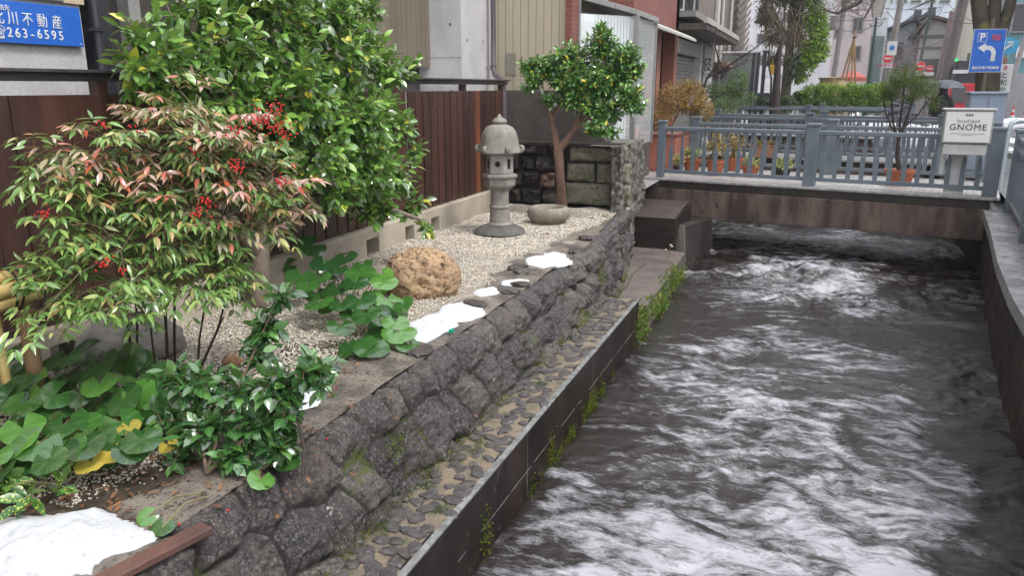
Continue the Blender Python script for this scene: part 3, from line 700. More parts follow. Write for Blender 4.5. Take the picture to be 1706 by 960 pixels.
# ================================================================== OBJECTS OF THE GARDEN
m_stone = pm('lantern_stone', (.30, .275, .245), (.185, .17, .15), 7, .75, 60, .7, .004, spots=(12, (.12, .11, .09), .62))
def lantern():
    r = thing('stone_lantern', 'grey stone garden lantern with scalloped bell roof on a round column', 'stone lantern', (-3.77, 9.3, G0 - .02), R(-168))
    b = MB(); b.lathe([(.0, 0), (.33, 0), (.345, .02), (.32, .06), (.24, .10), (.17, .125), (.0, .13)], 40, mod=lambda a, i: 1 + .02 * math.sin(3 * a) + .01 * math.sin(7 * a)); b.build('base', pm('lantern_base_stone', (.13, .125, .11), (.07, .068, .06), 8, .7, 60, .8, .006), r, smooth=50)
    s = MB(); s.lathe([(.0, .11), (.155, .11), (.158, .135), (.135, .155), (.128, .30), (.124, .345), (.134, .352), (.138, .375), (.132, .385), (.122, .39), (.118, .50), (.122, .60), (.0, .6)], 36); s.build('column', m_stone, r, smooth=40)
    t = MB(); n = 6
    def hexa(mb, prof, rz=0):
        v = []
        for rr, z in prof:
            for k in range(6): a = math.pi / 3 * k + rz; v.append((rr * math.cos(a), rr * math.sin(a), z))
        f = [(i * 6 + k, i * 6 + (k + 1) % 6, (i + 1) * 6 + (k + 1) % 6, (i + 1) * 6 + k) for i in range(len(prof) - 1) for k in range(6)] + [(5, 4, 3, 2, 1, 0), tuple((len(prof) - 1) * 6 + k for k in range(6))]
        mb.add(v, f)
    hexa(t, [(.13, .585), (.195, .64), (.21, .665), (.21, .755), (.235, .765), (.235, .80), (.20, .815)]); t.build('platform', m_stone, r, bevel=.008)
    # fire box; near-black plugs paint the shade inside its round and square windows
    w = MB(); hexa(w, [(.175, .815), (.18, .83), (.178, 1.07), (.17, 1.085)]); w.build('fire_box', pm('fire_box_stone', (.40, .38, .36), (.26, .245, .23), 8, .75, 60, .6), r, bevel=.006)
    mk = pm('shade_opening', (.012, .011, .011), (.008, .008, .008), 9, .9)
    for k in range(6):
        a = math.pi / 3 * k + math.pi / 6; d = .178 * math.cos(math.pi / 6)
        o = MB()
        if k % 2 == 1:
            ring = [(math.cos(q * math.pi / 8) * .036, math.sin(q * math.pi / 8) * .036) for q in range(16)]
            o.add([(d - .03, y, .95 + z) for y, z in ring] + [(d + .0035, y, .95 + z) for y, z in ring], [tuple(range(16, 32))] + [(i, (i + 1) % 16, 16 + (i + 1) % 16, 16 + i) for i in range(16)])
            o.v = [tuple(p) for p in rot(o.v, a)]; q = o.build('round_window', mk, r)
            fr = MB(); outer = [(math.cos(q * math.pi / 8) * .052, math.sin(q * math.pi / 8) * .052) for q in range(16)]
            fr.add([(d + .004, y, .95 + z) for y, z in ring] + [(d + .012, y, .95 + z) for y, z in outer] + [(d - .004, y, .95 + z) for y, z in outer], [(i, (i + 1) % 16, 16 + (i + 1) % 16, 16 + i) for i in range(16)] + [(16 + i, 16 + (i + 1) % 16, 32 + (i + 1) % 16, 32 + i) for i in range(16)])
            fr.v = [tuple(p) for p in rot(fr.v, a)]; fr.build('window_rim', MATS['fire_box_stone'], r, smooth=40)
        else:
            o.box((d - .012, 0, .95), (.032, .055, .13)); o.v = [tuple(p) for p in rot(o.v, a)]; o.build('square_window', mk, r)
    # bell roof: six lobes with curled tips
    def lob(a, i): return 1 + (.0, .03, .05, .055, .05, .04, .03, .02, 0, 0)[min(9, i)] * math.cos(6 * a)
    roof = MB(); roof.lathe([(.10, 1.07), (.22, 1.075), (.268, 1.10), (.262, 1.14), (.242, 1.19), (.234, 1.27), (.212, 1.36), (.165, 1.43), (.09, 1.465), (.0, 1.475)], 72, mod=lob); roof.build('roof', m_stone, r, smooth=60)
    for k in range(6):
        a = math.pi / 3 * k
        c = MB(); pts = []
        for q in range(9):
            th = -1.2 + q * .42; pts.append((.272 + .030 * math.cos(th) , 0, 1.150 + .030 * math.sin(th)))
        pts = [(.20, 0, 1.10), (.25, 0, 1.11)] + pts
        c.tube(pts, [.02, .028] + [.031, .032, .032, .030, .027, .024, .020, .016, .012], 10); c.v = [tuple(p) for p in rot(c.v, a)]
        c.build('curled_tip', m_stone, r, smooth=60)
    f = MB(); f.lathe([(.0, 1.465), (.085, 1.47), (.10, 1.49), (.095, 1.515), (.06, 1.54), (.03, 1.555), (.018, 1.585), (.0, 1.6)], 28); f.build('finial', m_stone, r, smooth=50)
    r.scale = (1, 1, .965)
lantern()
def basin():
    r = thing('stone_basin', 'round grey stone water basin sitting on the gravel', 'basin', (-3.38, 10.15, G0 - .01))
    b = MB(); b.lathe([(.0, 0), (.16, 0), (.23, .03), (.285, .10), (.295, .165), (.275, .225), (.24, .245), (.215, .24), (.20, .21), (.18, .15), (.10, .10), (.0, .09)], 44, mod=lambda a, i: 1 + .02 * math.sin(2 * a + 1) + .012 * math.sin(5 * a))
    b.build('bowl', pm('basin_stone', (.30, .265, .21), (.18, .16, .13), 6, .7, 55, .8, .005, spots=(8, (.40, .36, .31), .62)), r, smooth=60)
    w = MB(); w.lathe([(.0, 0), (.20, 0), (.0, .001)], 32, c=(0, 0, .185))
    m, t, bb = new_mat('basin_water'); bb.inputs['Base Color'].default_value = (.02, .02, .018, 1); bb.inputs['Roughness'].default_value = .05
    w.build('water_surface', m, r)
basin()
rock('pitted_rock', pm('ochre_pitted_rock', (.47, .32, .19), (.32, .205, .12), 7, .8, 50, 1.0, .015, spots=(17, (.10, .06, .035), .555), lo=.42, hi=.58), (-3.27, 6.15, G0 + .13), (.37, .27, .30), 3, .055, 'big ochre rock full of small pits on the pale gravel', 'rock', R(20), pits=.22)
rock('boulder', pm('flat_grey_boulder', (.27, .25, .23), (.17, .155, .14), 4, .7, 40, .6, .008), tuple(at_z(200, 600, G0) + np.array((0, .1, .10))), (.36, .28, .20), 8, .10, 'smooth grey boulder behind the stems of the red-berried shrub', 'rock', R(30))
rock('small_rock', pm('tan_rock', (.42, .25, .14), (.25, .14, .08), 8, .7, 50, .8, .01), tuple(at_z(345, 640, G0) + np.array((0, 0, .02))), (.085, .06, .05), 5, .2, 'small tan rock half hidden behind the front camellia twigs', 'rock', 0, pits=.1)
rock('small_rock', MATS['tan_rock'], tuple(at_z(392, 622, G0) + np.array((-.15, .15, .02))), (.07, .055, .045), 15, .2, 'smaller tan rock on gravel left of the thin bare stem', 'rock', .5, pits=.1)
m_er = pm('edging_stone', (.085, .070, .062), (.045, .038, .036), 9, .5, 50, .8, .008)
m_er2 = pm('edging_stone_pale', (.13, .115, .10), (.07, .062, .055), 9, .5, 50, .8, .008, spots=(9, (.10, .11, .03), .66))
for i, (px, py, a, b, h, lab) in enumerate([(792, 507, .17, .13, .05, 'flat brown edging stone beside the longest snow patch'), (843, 484, .20, .12, .055, 'mossy edging stone between the second and third snow patch'),
        (868, 474, .12, .09, .05, 'small reddish edging stone behind the mossy one'), (878, 452, .17, .15, .05, 'angular edging stone in front of the farthest snow patch'),
        (862, 446, .15, .10, .06, 'dark edging stone at the gravel side of the farthest snow patch'), (962, 418, .15, .10, .07, 'flat dark stone lying on the wall crest near the basin'),
        (975, 397, .10, .14, .06, 'farthest dark edging stone at the gravel corner'), (700, 585, .16, .13, .035, 'low broken edging stone by the round-leaved clump')]):
    rock('edging_stone', m_er2 if i in (1, 3) else m_er, tuple(at_z(px, py, G0) + np.array((0, 0, .0))), (a * .8, b * .72, h * .8), 30 + i, .22, lab, 'edging stone', R(-25 + i * 17), group='flat stones edging the gravel', flat=.5)
# ---- snow
m_snow, _t, _b = new_mat('old_snow'); _t.links.new(ramp(_t, noise(_t, 9, 8, .75), [(.34, (.56, .58, .62)), (.45, (.80, .82, .86)), (.6, (.74, .76, .80)), (.7, (.46, .45, .44))]), _b.inputs['Base Color']); _b.inputs['Roughness'].default_value = .55
_b.inputs['Subsurface Weight'].default_value = .25; _b.inputs['Subsurface Radius'].default_value = (.02, .02, .03); _b.inputs['Subsurface Scale'].default_value = .5
bump(_t, _b, noise(_t, 26, 9, .75), 1.0, .03)
def snow(pix, thick, seed, label, z=G0, mat=None):
    """irregular patch whose outline follows pixel points lying on the ground at height z"""
    P2 = np.array([at_z(x, y, z)[:2] for x, y in pix]); c = P2.mean(0); n = 96
    ang = np.arctan2(*(P2 - c).T[::-1]); rad = np.linalg.norm(P2 - c, axis=1); o = np.argsort(ang); ang, rad = ang[o], rad[o]
    th = np.linspace(-math.pi, math.pi, n); rr = np.interp(th, np.r_[ang[-1] - 2 * math.pi, ang, ang[0] + 2 * math.pi], np.r_[rad[-1], rad, rad[0]])
    k = np.linspace(0, 1, 26)[:, None]
    wob = 1 + .06 * fbm(np.stack([np.cos(th) * 9, np.sin(th) * 9, th * 0 + seed], -1), 1.6, 3, seed)[None] * k ** 2 + .10 * fbm(np.stack([np.cos(th) * 2, np.sin(th) * 2, th * 0 + seed], -1), 1.6, 4, seed)[None] * k
    X = c[0] + k * rr * wob * np.cos(th); Y = c[1] + k * rr * wob * np.sin(th)
    prof = thick * (1 - k ** 2.6) ** .8 * (1 + 0 * th)
    Zn = fbm(np.stack([X, Y, X * 0], -1), 6, 4, seed) * thick * .35 * (1 - k ** 4)
    o = grid_obj('snow_patch', np.stack([X, Y, z - .012 + prof + Zn], -1), mat or m_snow)
    return tag(o, label, 'snow patch', 'leftover snow patches')
snow([(-70, 872), (60, 862), (150, 850), (205, 868), (245, 880), (268, 888), (240, 905), (180, 925), (150, 950), (60, 965), (0, 985), (-90, 1000)], .07, 1, 'big snow patch in the near left corner below the spotted leaves')
snow([(682, 548), (700, 528), (730, 520), (748, 503), (775, 500), (808, 516), (790, 530), (760, 535), (738, 552), (712, 568), (690, 566)], .03, 2, 'long snow patch between the ochre rock and the mortar path')
snow([(788, 486), (812, 480), (838, 478), (832, 488), (800, 492)], .03, 3, 'narrow snow patch left of the mossy edging stone')
snow([(835, 470), (855, 464), (882, 466), (862, 473), (842, 475)], .02, 4, 'thin snow sliver behind the mossy edging stone')
snow([(888, 441), (905, 425), (925, 417), (946, 428), (950, 433), (925, 444), (902, 446)], .035, 5, 'snow patch nearest the stone basin beside the wall')
snow([(480, 668), (505, 652), (538, 650), (530, 662), (495, 682)], .03, 6, 'small snow patch peeping out from under camellia twigs')
# ---- small litter
r = thing('plastic_cap', 'tiny bright green plastic piece lying on the mortar path', 'plastic piece', tuple(at_z(752, 554, G0) + np.array((0, 0, .0))), .5)
b = MB(); b.box((0, 0, .012), (.042, .030, .022)); b.box((.01, .004, .027), (.016, .016, .010)); b.build('cap_body', pm('green_plastic', (.0, .33, .20), (.0, .26, .16), 5, .3, 50, 0), r, bevel=.002)
r = thing('drain_pipe', 'short grey plastic drain pipe poking out of the stone wall', 'pipe', tuple(at_x(541, 853, -2.24)))
b = MB(); n = 20
vo = []
for x, rr in ((-.08, .028), (.03, .028), (.03, .023), (-.08, .023)):
    for k in range(n): vo.append((x, rr * math.cos(2 * math.pi * k / n), rr * math.sin(2 * math.pi * k / n)))
b.add(vo, [(i * n + k, i * n + (k + 1) % n, (i + 1) * n + (k + 1) % n, (i + 1) * n + k) for i in range(3) for k in range(n)])
b.build('pipe_body', pm('pvc_grey', (.42, .43, .42), (.35, .36, .35), 9, .5, 50, 0), r, smooth=40)
# brown kerb plank at the near end of the path
p, q = at_z(345, 878, G0), at_z(160, 975, G0)
r = thing('kerb_plank', 'rusty brown kerb plank beside the corner snow patch', 'kerb', tuple(p))
b = MB(); b.bar((0, 0, -.005), tuple(q - p), .085, .035); b.build('plank_body', pm('rust_brown', (.14, .070, .055), (.075, .042, .036), 6, .45, 60, .6), r, bevel=.006)
# ---- bamboo railing at the left edge
def bamboo():
    p = at_x(44, 452, -4.25); q = p + np.array((.10, -1.1, -.02)); r = thing('bamboo_railing', 'pale yellow bamboo railing bound with black cord at the left edge', 'bamboo railing', tuple(p))
    m = pm('bamboo', (.62, .47, .20), (.48, .34, .13), 5, .35, 30, .15, stretch=(1, .1, 1)); d = unit(q - p)
    for k, (dx, dz, rr) in enumerate(((0, 0, .040), (.075, -.055, .040), (-.01, -.085, .036), (.07, -.13, .036))):
        b = MB(); pts = []; rad = []
        for i in range(12): pts.append(np.array((dx, 0, dz)) + d * i * .1); rad.append(rr * (1.06 if i % 4 == 0 else 1)); pts.append(np.array((dx, 0, dz)) + d * (i * .1 + .02)); rad.append(rr)
        b.tube(pts, rad, 14); b.build('bamboo_pole', m, r, smooth=40)
    mr = pm('black_cord', (.012, .012, .012), None, 5, .6)
    for s in (.13, .17):
        b = MB(); c = np.array((.035, 0, -.06)) + d * s; b.tube([c + np.array((.095 * math.cos(a), .01 * math.sin(3 * a), .13 * math.sin(a))) for a in np.linspace(0, 2 * math.pi, 24)], .007, 6, cap=False); b.build('cord', mr, r, smooth=60)
    b = MB(); b.tube([(.03, -.07, -.72), (.03, -.07, .045)], .045, 14); b.build('post', pm('bamboo_post', (.34, .21, .11), (.24, .14, .07), 5, .6), r, smooth=40)
    b = MB(); [b.tube([(.03 + .0 * k, -.25 - .09 * k, -.72), (.03, -.25 - .09 * k, -.12)], .028, 10) for k in range(8)]; b.build('upright_screen', m, r, smooth=40)
bamboo()

# ================================================================== PLANTS
m_bark = pm('camellia_bark', (.26, .17, .115), (.15, .10, .07), 9, .75, 60, .7, .004, stretch=(1, 1, .4))
m_twig = pm('twig_bark', (.15, .10, .065), (.085, .055, .038), 12, .7, 60, .5)
m_darkstem = pm('dark_stem', (.055, .035, .028), (.03, .02, .018), 12, .7, 60, .5)
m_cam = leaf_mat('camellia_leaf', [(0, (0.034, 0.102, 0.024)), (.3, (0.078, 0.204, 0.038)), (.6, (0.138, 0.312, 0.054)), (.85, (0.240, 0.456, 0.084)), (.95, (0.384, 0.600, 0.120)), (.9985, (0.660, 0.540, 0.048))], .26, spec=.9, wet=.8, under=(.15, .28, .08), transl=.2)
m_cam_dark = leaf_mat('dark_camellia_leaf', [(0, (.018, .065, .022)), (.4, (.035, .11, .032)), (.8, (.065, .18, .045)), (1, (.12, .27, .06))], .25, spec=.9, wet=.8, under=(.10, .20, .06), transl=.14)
def world_lobes(spec):
    out = []
    for (px, py, mode, val, rh, rv) in spec:
        c = at_x(px, py, val) if mode == 'x' else at_y(px, py, val); out.append((c, rh, rv))
    return out
def big_camellia():
    rg = np.random.default_rng(21)
    S = [(250, 105, 'x', -4.2, .30, .24), (345, 70, 'x', -4.25, .42, .34), (350, 0, 'x', -4.3, .35, .3), (450, 60, 'x', -4.3, .45, .40), (440, -30, 'x', -4.3, .40, .35), (300, 150, 'x', -4.15, .28, .24), (520, 10, 'x', -4.3, .38, .30),
         (560, 90, 'x', -4.25, .50, .42), (590, 20, 'x', -4.35, .34, .30), (640, 110, 'x', -4.25, .36, .32), (480, 165, 'x', -4.1, .50, .40), (400, 160, 'x', -4.15, .4, .3), (580, 190, 'x', -4.1, .50, .40), (645, 205, 'x', -4.1, .34, .28),
         (520, 260, 'x', -4.0, .42, .34), (600, 275, 'x', -3.95, .40, .30), (655, 285, 'x', -3.95, .27, .22), (625, 345, 'x', -3.9, .26, .20), (560, 320, 'x', -3.95, .26, .18),
         (690, 340, 'x', -3.85, .16, .14), (712, 378, 'x', -3.8, .10, .07), (240, 60, 'x', -4.3, .20, .18), (690, 250, 'x', -4.0, .14, .10)]
    lobes = world_lobes(S)
    base = at_z(436, 508, G0)
    root = thing('camellia_bush', 'large glossy green camellia spreading over the board fence', 'camellia bush', tuple(base))
    P, D = lobe_points(rg, lobes, 1350, .4); keep = P[:, 0] > FX + .06 + 0 * P[:, 2]; keep |= (P[:, 2] > 1.85) & (P[:, 0] > -4.95)
    P, D = P[keep], D[keep]; D = unit(D + np.array((.25, -.15, .35)))
    top = np.array((base[0] + .05, base[1] + .3, 1.1)); tr = MB()
    main = [base, base + (0, .05, .5), base + (.05, .15, 1.0), top + (0, .2, .5)]
    tr.tube([p - base for p in main], [.085, .075, .06, .035], 12)
    tr2 = [base + (0, .05, .5), base + (.15, .7, .9), base + (.3, 1.3, 1.2)]; tr.tube([p - base for p in tr2], [.06, .045, .03], 10)
    tr3 = [base + (0, .03, .45), base + (0, -.4, .95), base + (.05, -.8, 1.5)]; tr.tube([p - base for p in tr3], [.05, .04, .025], 10)
    tr4 = [base + (.15, .7, .9), base + (.45, 1.2, .75), base + (.75, 1.6, .55)]; tr.tube([p - base for p in tr4], [.04, .03, .018], 8)
    tr.build('trunk', pm('grey_trunk', (.24, .19, .15), (.14, .11, .09), 9, .8, 60, .7), root, smooth=60)
    nodes = []
    for pl in (main, tr2, tr3, tr4):
        for a, b in zip(pl, pl[1:]): nodes += [a + (b - a) * k for k in (0, .33, .66, 1)]
    br = MB(); twigs(rg, br, nodes[2:], P, D, thick=.014, seg=4); br.v = [tuple(np.array(p) - base) for p in br.v]; br.build('branches', m_bark, root, smooth=80)
    L = Leaves(); sprays(rg, L, 'camellia', P, D, k=7, size=.108, length=.17, ang=.95)
    L.build('foliage', m_cam, root, tuple(base))
big_camellia()
def nandina():
    rg = np.random.default_rng(33)
    base = at_z(285, 638, G0)
    root = thing('nandina_shrub', 'airy shrub with slim pointed red, pink and green leaves and red berries', 'nandina shrub', tuple(base))
    S = [(70, 270, 'y', 3.05, .14, .16), (160, 250, 'y', 3.2, .20, .18), (110, 350, 'y', 3.0, .18, .22), (245, 225, 'y', 3.45, .26, .24), (310, 160, 'y', 3.55, .14, .10), (330, 235, 'y', 3.6, .26, .20), (300, 180, 'y', 3.6, .16, .12), (245, 190, 'y', 3.5, .10, .10), (375, 200, 'y', 3.65, .14, .10), (390, 260, 'y', 3.7, .28, .24), (460, 290, 'y', 3.9, .22, .20),
         (200, 330, 'y', 3.3, .30, .24), (300, 340, 'y', 3.5, .32, .26), (400, 350, 'y', 3.7, .28, .24), (480, 355, 'y', 3.95, .14, .16), (120, 440, 'y', 2.95, .20, .14), (220, 470, 'y', 3.1, .22, .12), (310, 470, 'y', 3.3, .20, .12), (170, 500, 'y', 2.9, .18, .08), (380, 455, 'y', 3.6, .16, .10), (170, 400, 'y', 3.1, .22, .16), (260, 430, 'y', 3.3, .22, .14), (370, 420, 'y', 3.6, .22, .12),
         (90, 480, 'y', 2.85, .18, .14), (200, 520, 'y', 3.0, .15, .10), (60, 530, 'y', 2.6, .14, .08), (350, 480, 'y', 3.5, .10, .10), (250, 560, 'y', 3.05, .10, .06), (420, 460, 'y', 3.8, .08, .10)]
    lobes = world_lobes(S)
    P, D = lobe_points(rg, lobes, 360, .2); D = unit(D * np.array((1, 1, .7)) + rg.normal(size=D.shape) * .55 + np.array((0, 0, .28)))
    st = MB(); nodes = []
    for (px, py, tx, ty, Y, r0) in ((283, 640, 270, 300, 3.45, .011), (290, 630, 330, 260, 3.6, .010), (225, 622, 170, 300, 3.2, .010), (232, 628, 230, 330, 3.3, .009), (330, 615, 395, 300, 3.7, .008), (270, 650, 200, 420, 3.1, .008)):
        a = at_z(px, py, G0); c = at_y(tx, ty, Y); n = 7; prev = None; pts = []
        for i in range(n):
            f = i / (n - 1); pts.append(a + (c - a) * np.array((f ** 1.5, f ** 1.5, f)) + rg.normal(size=3) * .012)
        st.tube([p - base for p in pts], [r0 * (1 - .5 * i / n) for i in range(n)], 7); nodes += pts[2:]
    st.build('canes', m_darkstem, root, smooth=60)
    br = MB(); L = Leaves()
    tintc = at_y(400, 200, 3.7)
    for i in range(len(P)):
        tip = P[i]; d = D[i]; j = np.argmin([np.linalg.norm(q - tip) for q in nodes])
        side = unit(np.cross(d, (0, 0, 1))); Lr = rg.uniform(.16, .26); st0 = tip - d * Lr * .6
        rach = [st0 + d * Lr * f + np.array((0, 0, -.07 * f * f)) for f in (0, .35, .7, 1)]
        br.tube([p - base for p in rach], [.0022, .0018, .0015, .001], 3, cap=False)
        if i % 3 == 0: 
            n0 = nodes[j]; mid = (n0 + st0) / 2 + np.array((0, 0, .05)); br.tube([n0 - base, mid - base, st0 - base], [.004, .003, .0022], 4, cap=False)
        red = np.clip(.24 + .9 * (tip[2] - 1.05) / .5 + .42 * (tip[0] + 3.80) / .4, 0, .85) * rg.uniform(.15, 1.15)
        if tip[2] < .65: red *= .35
        for f, pl in ((.35, .10), (.7, .085), (1.0, .0)):
            p0 = st0 + d * Lr * f + np.array((0, 0, -.07 * f * f))
            for sgn in ((-1, 1) if f < 1 else (0,)):
                pd = unit(d * .55 + side * sgn * .9 + np.array((0, 0, -.15))) if sgn else unit(d + np.array((0, 0, -.2)))
                p1 = p0 + pd * (pl if sgn else .03)
                if sgn: br.tube([p0 - base, p1 - base], [.0014, .0009], 3, cap=False)
                ps = np.cross(pd, (0, 0, 1)); ps = unit(ps)
                for (q, sd) in ((1, 0), (1, .9), (1, -.9), (.45, .95), (.45, -.95)):
                    if rg.random() < .12: continue
                    ld = unit(pd * (1 if sd == 0 else .55) + ps * sd + np.array((0, 0, -.28 - .2 * rg.random())) + rg.normal(size=3) * .12)
                    L.add('nandina', [p0 + (p1 - p0) * q], [ld], [np.array((0, 0, 1)) + rg.normal(size=3) * .35], rg.uniform(.055, .098), tint=red)
    br.build('leaf_stalks', pm('reddish_stalk', (.16, .07, .05), (.10, .10, .04), 12, .6), root)
    m = leaf_mat('nandina_leaf', [(0, (.08, .19, .055)), (.35, (.14, .31, .07)), (.65, (.24, .43, .11)), (.88, (.38, .50, .14)), (1, (.50, .34, .15))], .32, spec=.8, wet=.6, tint=[(0, (.50, .10, .07)), (.25, (.66, .32, .31)), (.5, (.58, .40, .34)), (.75, (.70, .38, .38)), (.9, (.70, .09, .05)), (1, (.48, .42, .20))], vein=.3, under=(.22, .27, .14), transl=.28)
    L.build('foliage', m, root, tuple(base))
    # berry clusters
    mbm = pm('red_berry', (.55, .012, .018), (.42, .008, .012), 20, .25, 60, 0)
    for (px, py, Y, n, s) in ((440, 200, 3.75, 60, .07), (475, 215, 3.85, 50, .06), (462, 180, 3.85, 30, .05), (395, 215, 3.6, 22, .035), (400, 275, 3.55, 28, .04), (350, 335, 3.35, 26, .035), (335, 350, 3.4, 14, .025), (190, 430, 3.0, 22, .035), (88, 350, 2.9, 16, .03), (240, 215, 3.35, 14, .035), (470, 300, 3.8, 20, .04), (180, 205, 3.25, 10, .03), (330, 245, 3.5, 10, .03), (215, 445, 3.0, 8, .02)):
        c = at_y(px, py, Y) + np.array((.06, -.10, 0)); mbb = MB(); stc = MB()
        for k in range(n):
            p = c + rg.normal(size=3) * s * .62 * np.array((1, 1, .9)); rr = rg.uniform(.0052, .0074)
            mbb.lathe([(0, -rr), (rr * .7, -rr * .7), (rr, 0), (rr * .7, rr * .7), (0, rr)], 7, c=tuple(p - base))
        o = mbb.build('berry_cluster', mbm, root, smooth=80); 
nandina()
def pruned_camellia():
    rg = np.random.default_rng(5); base = at_z(937, 348, G0)
    root = thing('camellia_tree', 'small pruned camellia tree with reddish forked trunk and silvery green crown by the block wall', 'camellia tree', tuple(base))
    S = [(905, 115, 'y', 11.0, .24, .20), (885, 135, 'y', 10.8, .18, .16), (950, 105, 'y', 11.0, .34, .28), (1000, 75, 'y', 11.0, .24, .22), (1003, 52, 'y', 11.0, .13, .16), (1020, 130, 'y', 11.0, .34, .30), (960, 165, 'y', 10.8, .26, .18), (1050, 160, 'y', 10.8, .22, .18), (1055, 178, 'y', 10.7, .16, .10), (1005, 185, 'y', 10.8, .28, .18), (990, 215, 'y', 10.6, .18, .12), (1015, 218, 'y', 10.6, .16, .10), (915, 165, 'y', 10.8, .16, .12), (1060, 115, 'y', 11.0, .14, .14), (955, 140, 'y', 10.9, .34, .22), (990, 140, 'y', 10.9, .36, .26), (1040, 95, 'y', 11, .24, .2), (880, 110, 'y', 10.9, .14, .12)]
    lobes = world_lobes(S); P, D = lobe_points(rg, lobes, 2100, .3); D = unit(D + np.array((0, -.1, .35)))
    tr = MB()
    def pl(pts, rad): tr.tube([p - base for p in pts], rad, 12); return [a + (b - a) * k for a, b in zip(pts, pts[1:]) for k in (0, .33, .66, 1)]
    fork = at_y(930, 250, 11.0); A = [base, at_y(934, 300, 11.1), fork]; nodes = pl(A, [.085, .066, .075])[4:]
    nodes = []
    nodes += pl([fork, at_y(922, 215, 11.0), at_y(918, 195, 10.95), at_y(905, 160, 10.9)], [.058, .045, .04, .02])
    nodes += pl([fork, at_y(950, 225, 11.0), at_y(972, 190, 11.0), at_y(1000, 140, 11.0), at_y(1010, 90, 11)], [.060, .05, .038, .03, .014])
    nodes += pl([at_y(960, 212, 11.), at_y(985, 200, 10.8), at_y(1020, 180, 10.8)], [.04, .03, .014]); nodes += pl([at_y(920, 200, 11.), at_y(935, 165, 11), at_y(950, 120, 11)], [.03, .024, .012])
    tr.build('trunk', pm('pinkish_bark', (.34, .21, .155), (.20, .12, .09), 8, .8, 50, .9, .006, stretch=(1, 1, .35)), root, smooth=60)
    br = MB(); twigs(rg, br, nodes, P, D, thick=.010, seg=4); br.v = [tuple(np.array(p) - base) for p in br.v]; br.build('branches', m_twig, root, smooth=80)
    L = Leaves(); sprays(rg, L, 'camellia', P, D, k=7, size=.078, length=.14, ang=1.0)
    L.build('foliage', leaf_mat('small_camellia_leaf', [(0, (0.026, 0.109, 0.029)), (.3, (0.051, 0.174, 0.043)), (.6, (0.080, 0.261, 0.051)), (.88, (0.174, 0.435, 0.065)), (.95, (0.348, 0.551, 0.072)), (.9985, (0.900, 0.609, 0.043))], .26, spec=1.0, wet=.9, under=(.17, .26, .12), transl=.15), root, tuple(base))
pruned_camellia()
def front_camellia():
    rg = np.random.default_rng(8); base = at_z(345, 790, G0)
    root = thing('young_camellia', 'low young camellia with dark glossy leaves at the edge of the mortar path', 'camellia bush', tuple(base))
    S = [(470, 490, 'y', 3.25, .09, .06), (440, 545, 'y', 3.2, .10, .09), (425, 590, 'y', 3.1, .10, .07), (520, 615, 'y', 3.05, .14, .06), (540, 640, 'y', 3.0, .08, .035), (460, 640, 'y', 3.0, .16, .07), (400, 650, 'y', 2.95, .14, .08), (330, 640, 'y', 2.9, .14, .09), (285, 615, 'y', 2.9, .10, .06), (280, 690, 'y', 2.8, .10, .06),
         (350, 710, 'y', 2.8, .16, .09), (430, 700, 'y', 2.9, .16, .07), (480, 690, 'y', 2.95, .10, .06), (390, 760, 'y', 2.75, .12, .05), (300, 760, 'y', 2.7, .10, .05), (325, 815, 'y', 2.55, .05, .03), (460, 745, 'y', 2.85, .10, .04)]
    lobes = world_lobes(S); P, D = lobe_points(rg, lobes, 250, .3); keep = P[:, 2] > G0 + .03; P, D = P[keep], D[keep]; D = unit(D + np.array((.1, -.1, .3)))
    tr = MB(); nodes = []
    for pts in ([base, at_y(370, 700, 2.85), at_y(400, 640, 2.95), at_y(435, 560, 3.15), at_y(465, 495, 3.25)], [base, at_y(330, 700, 2.8), at_y(300, 630, 2.9)], [base, at_y(420, 720, 2.85), at_y(480, 650, 3.), at_y(540, 620, 3.05)]):
        tr.tube([p - base for p in pts], [.012, .010, .008, .006, .004][:len(pts)], 7); nodes += [a + (b - a) * k for a, b in zip(pts, pts[1:]) for k in (0, .33, .66, 1)]
    tr.build('stems', m_twig, root, smooth=60)
    br = MB(); twigs(rg, br, nodes, P, D, thick=.005, seg=4, r_tip=.0016); br.v = [tuple(np.array(p) - base) for p in br.v]; br.build('branches', m_twig, root, smooth=80)
    L = Leaves(); sprays(rg, L, 'camellia', P, D, k=6, size=.086, length=.10, ang=1.0, W=1.05)
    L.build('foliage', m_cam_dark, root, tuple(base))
front_camellia()
m_round = leaf_mat('round_leaf', [(0, (.014, .058, .017)), (.4, (.026, .092, .020)), (.8, (.048, .15, .028)), (1, (.10, .26, .042))], .28, wet=.7, under=(.14, .26, .08), transl=.16, radial=True, vein=.13)
m_yellow = leaf_mat('yellow_leaf', [(0, (.50, .36, .04)), (.6, (.56, .44, .08)), (1, (.36, .30, .06))], .4, under=(.5, .4, .08), transl=.25, radial=True, vein=.3)
m_stalk = pm('leaf_stalk', (.20, .24, .08), (.16, .10, .06), 12, .5, 60, 0)
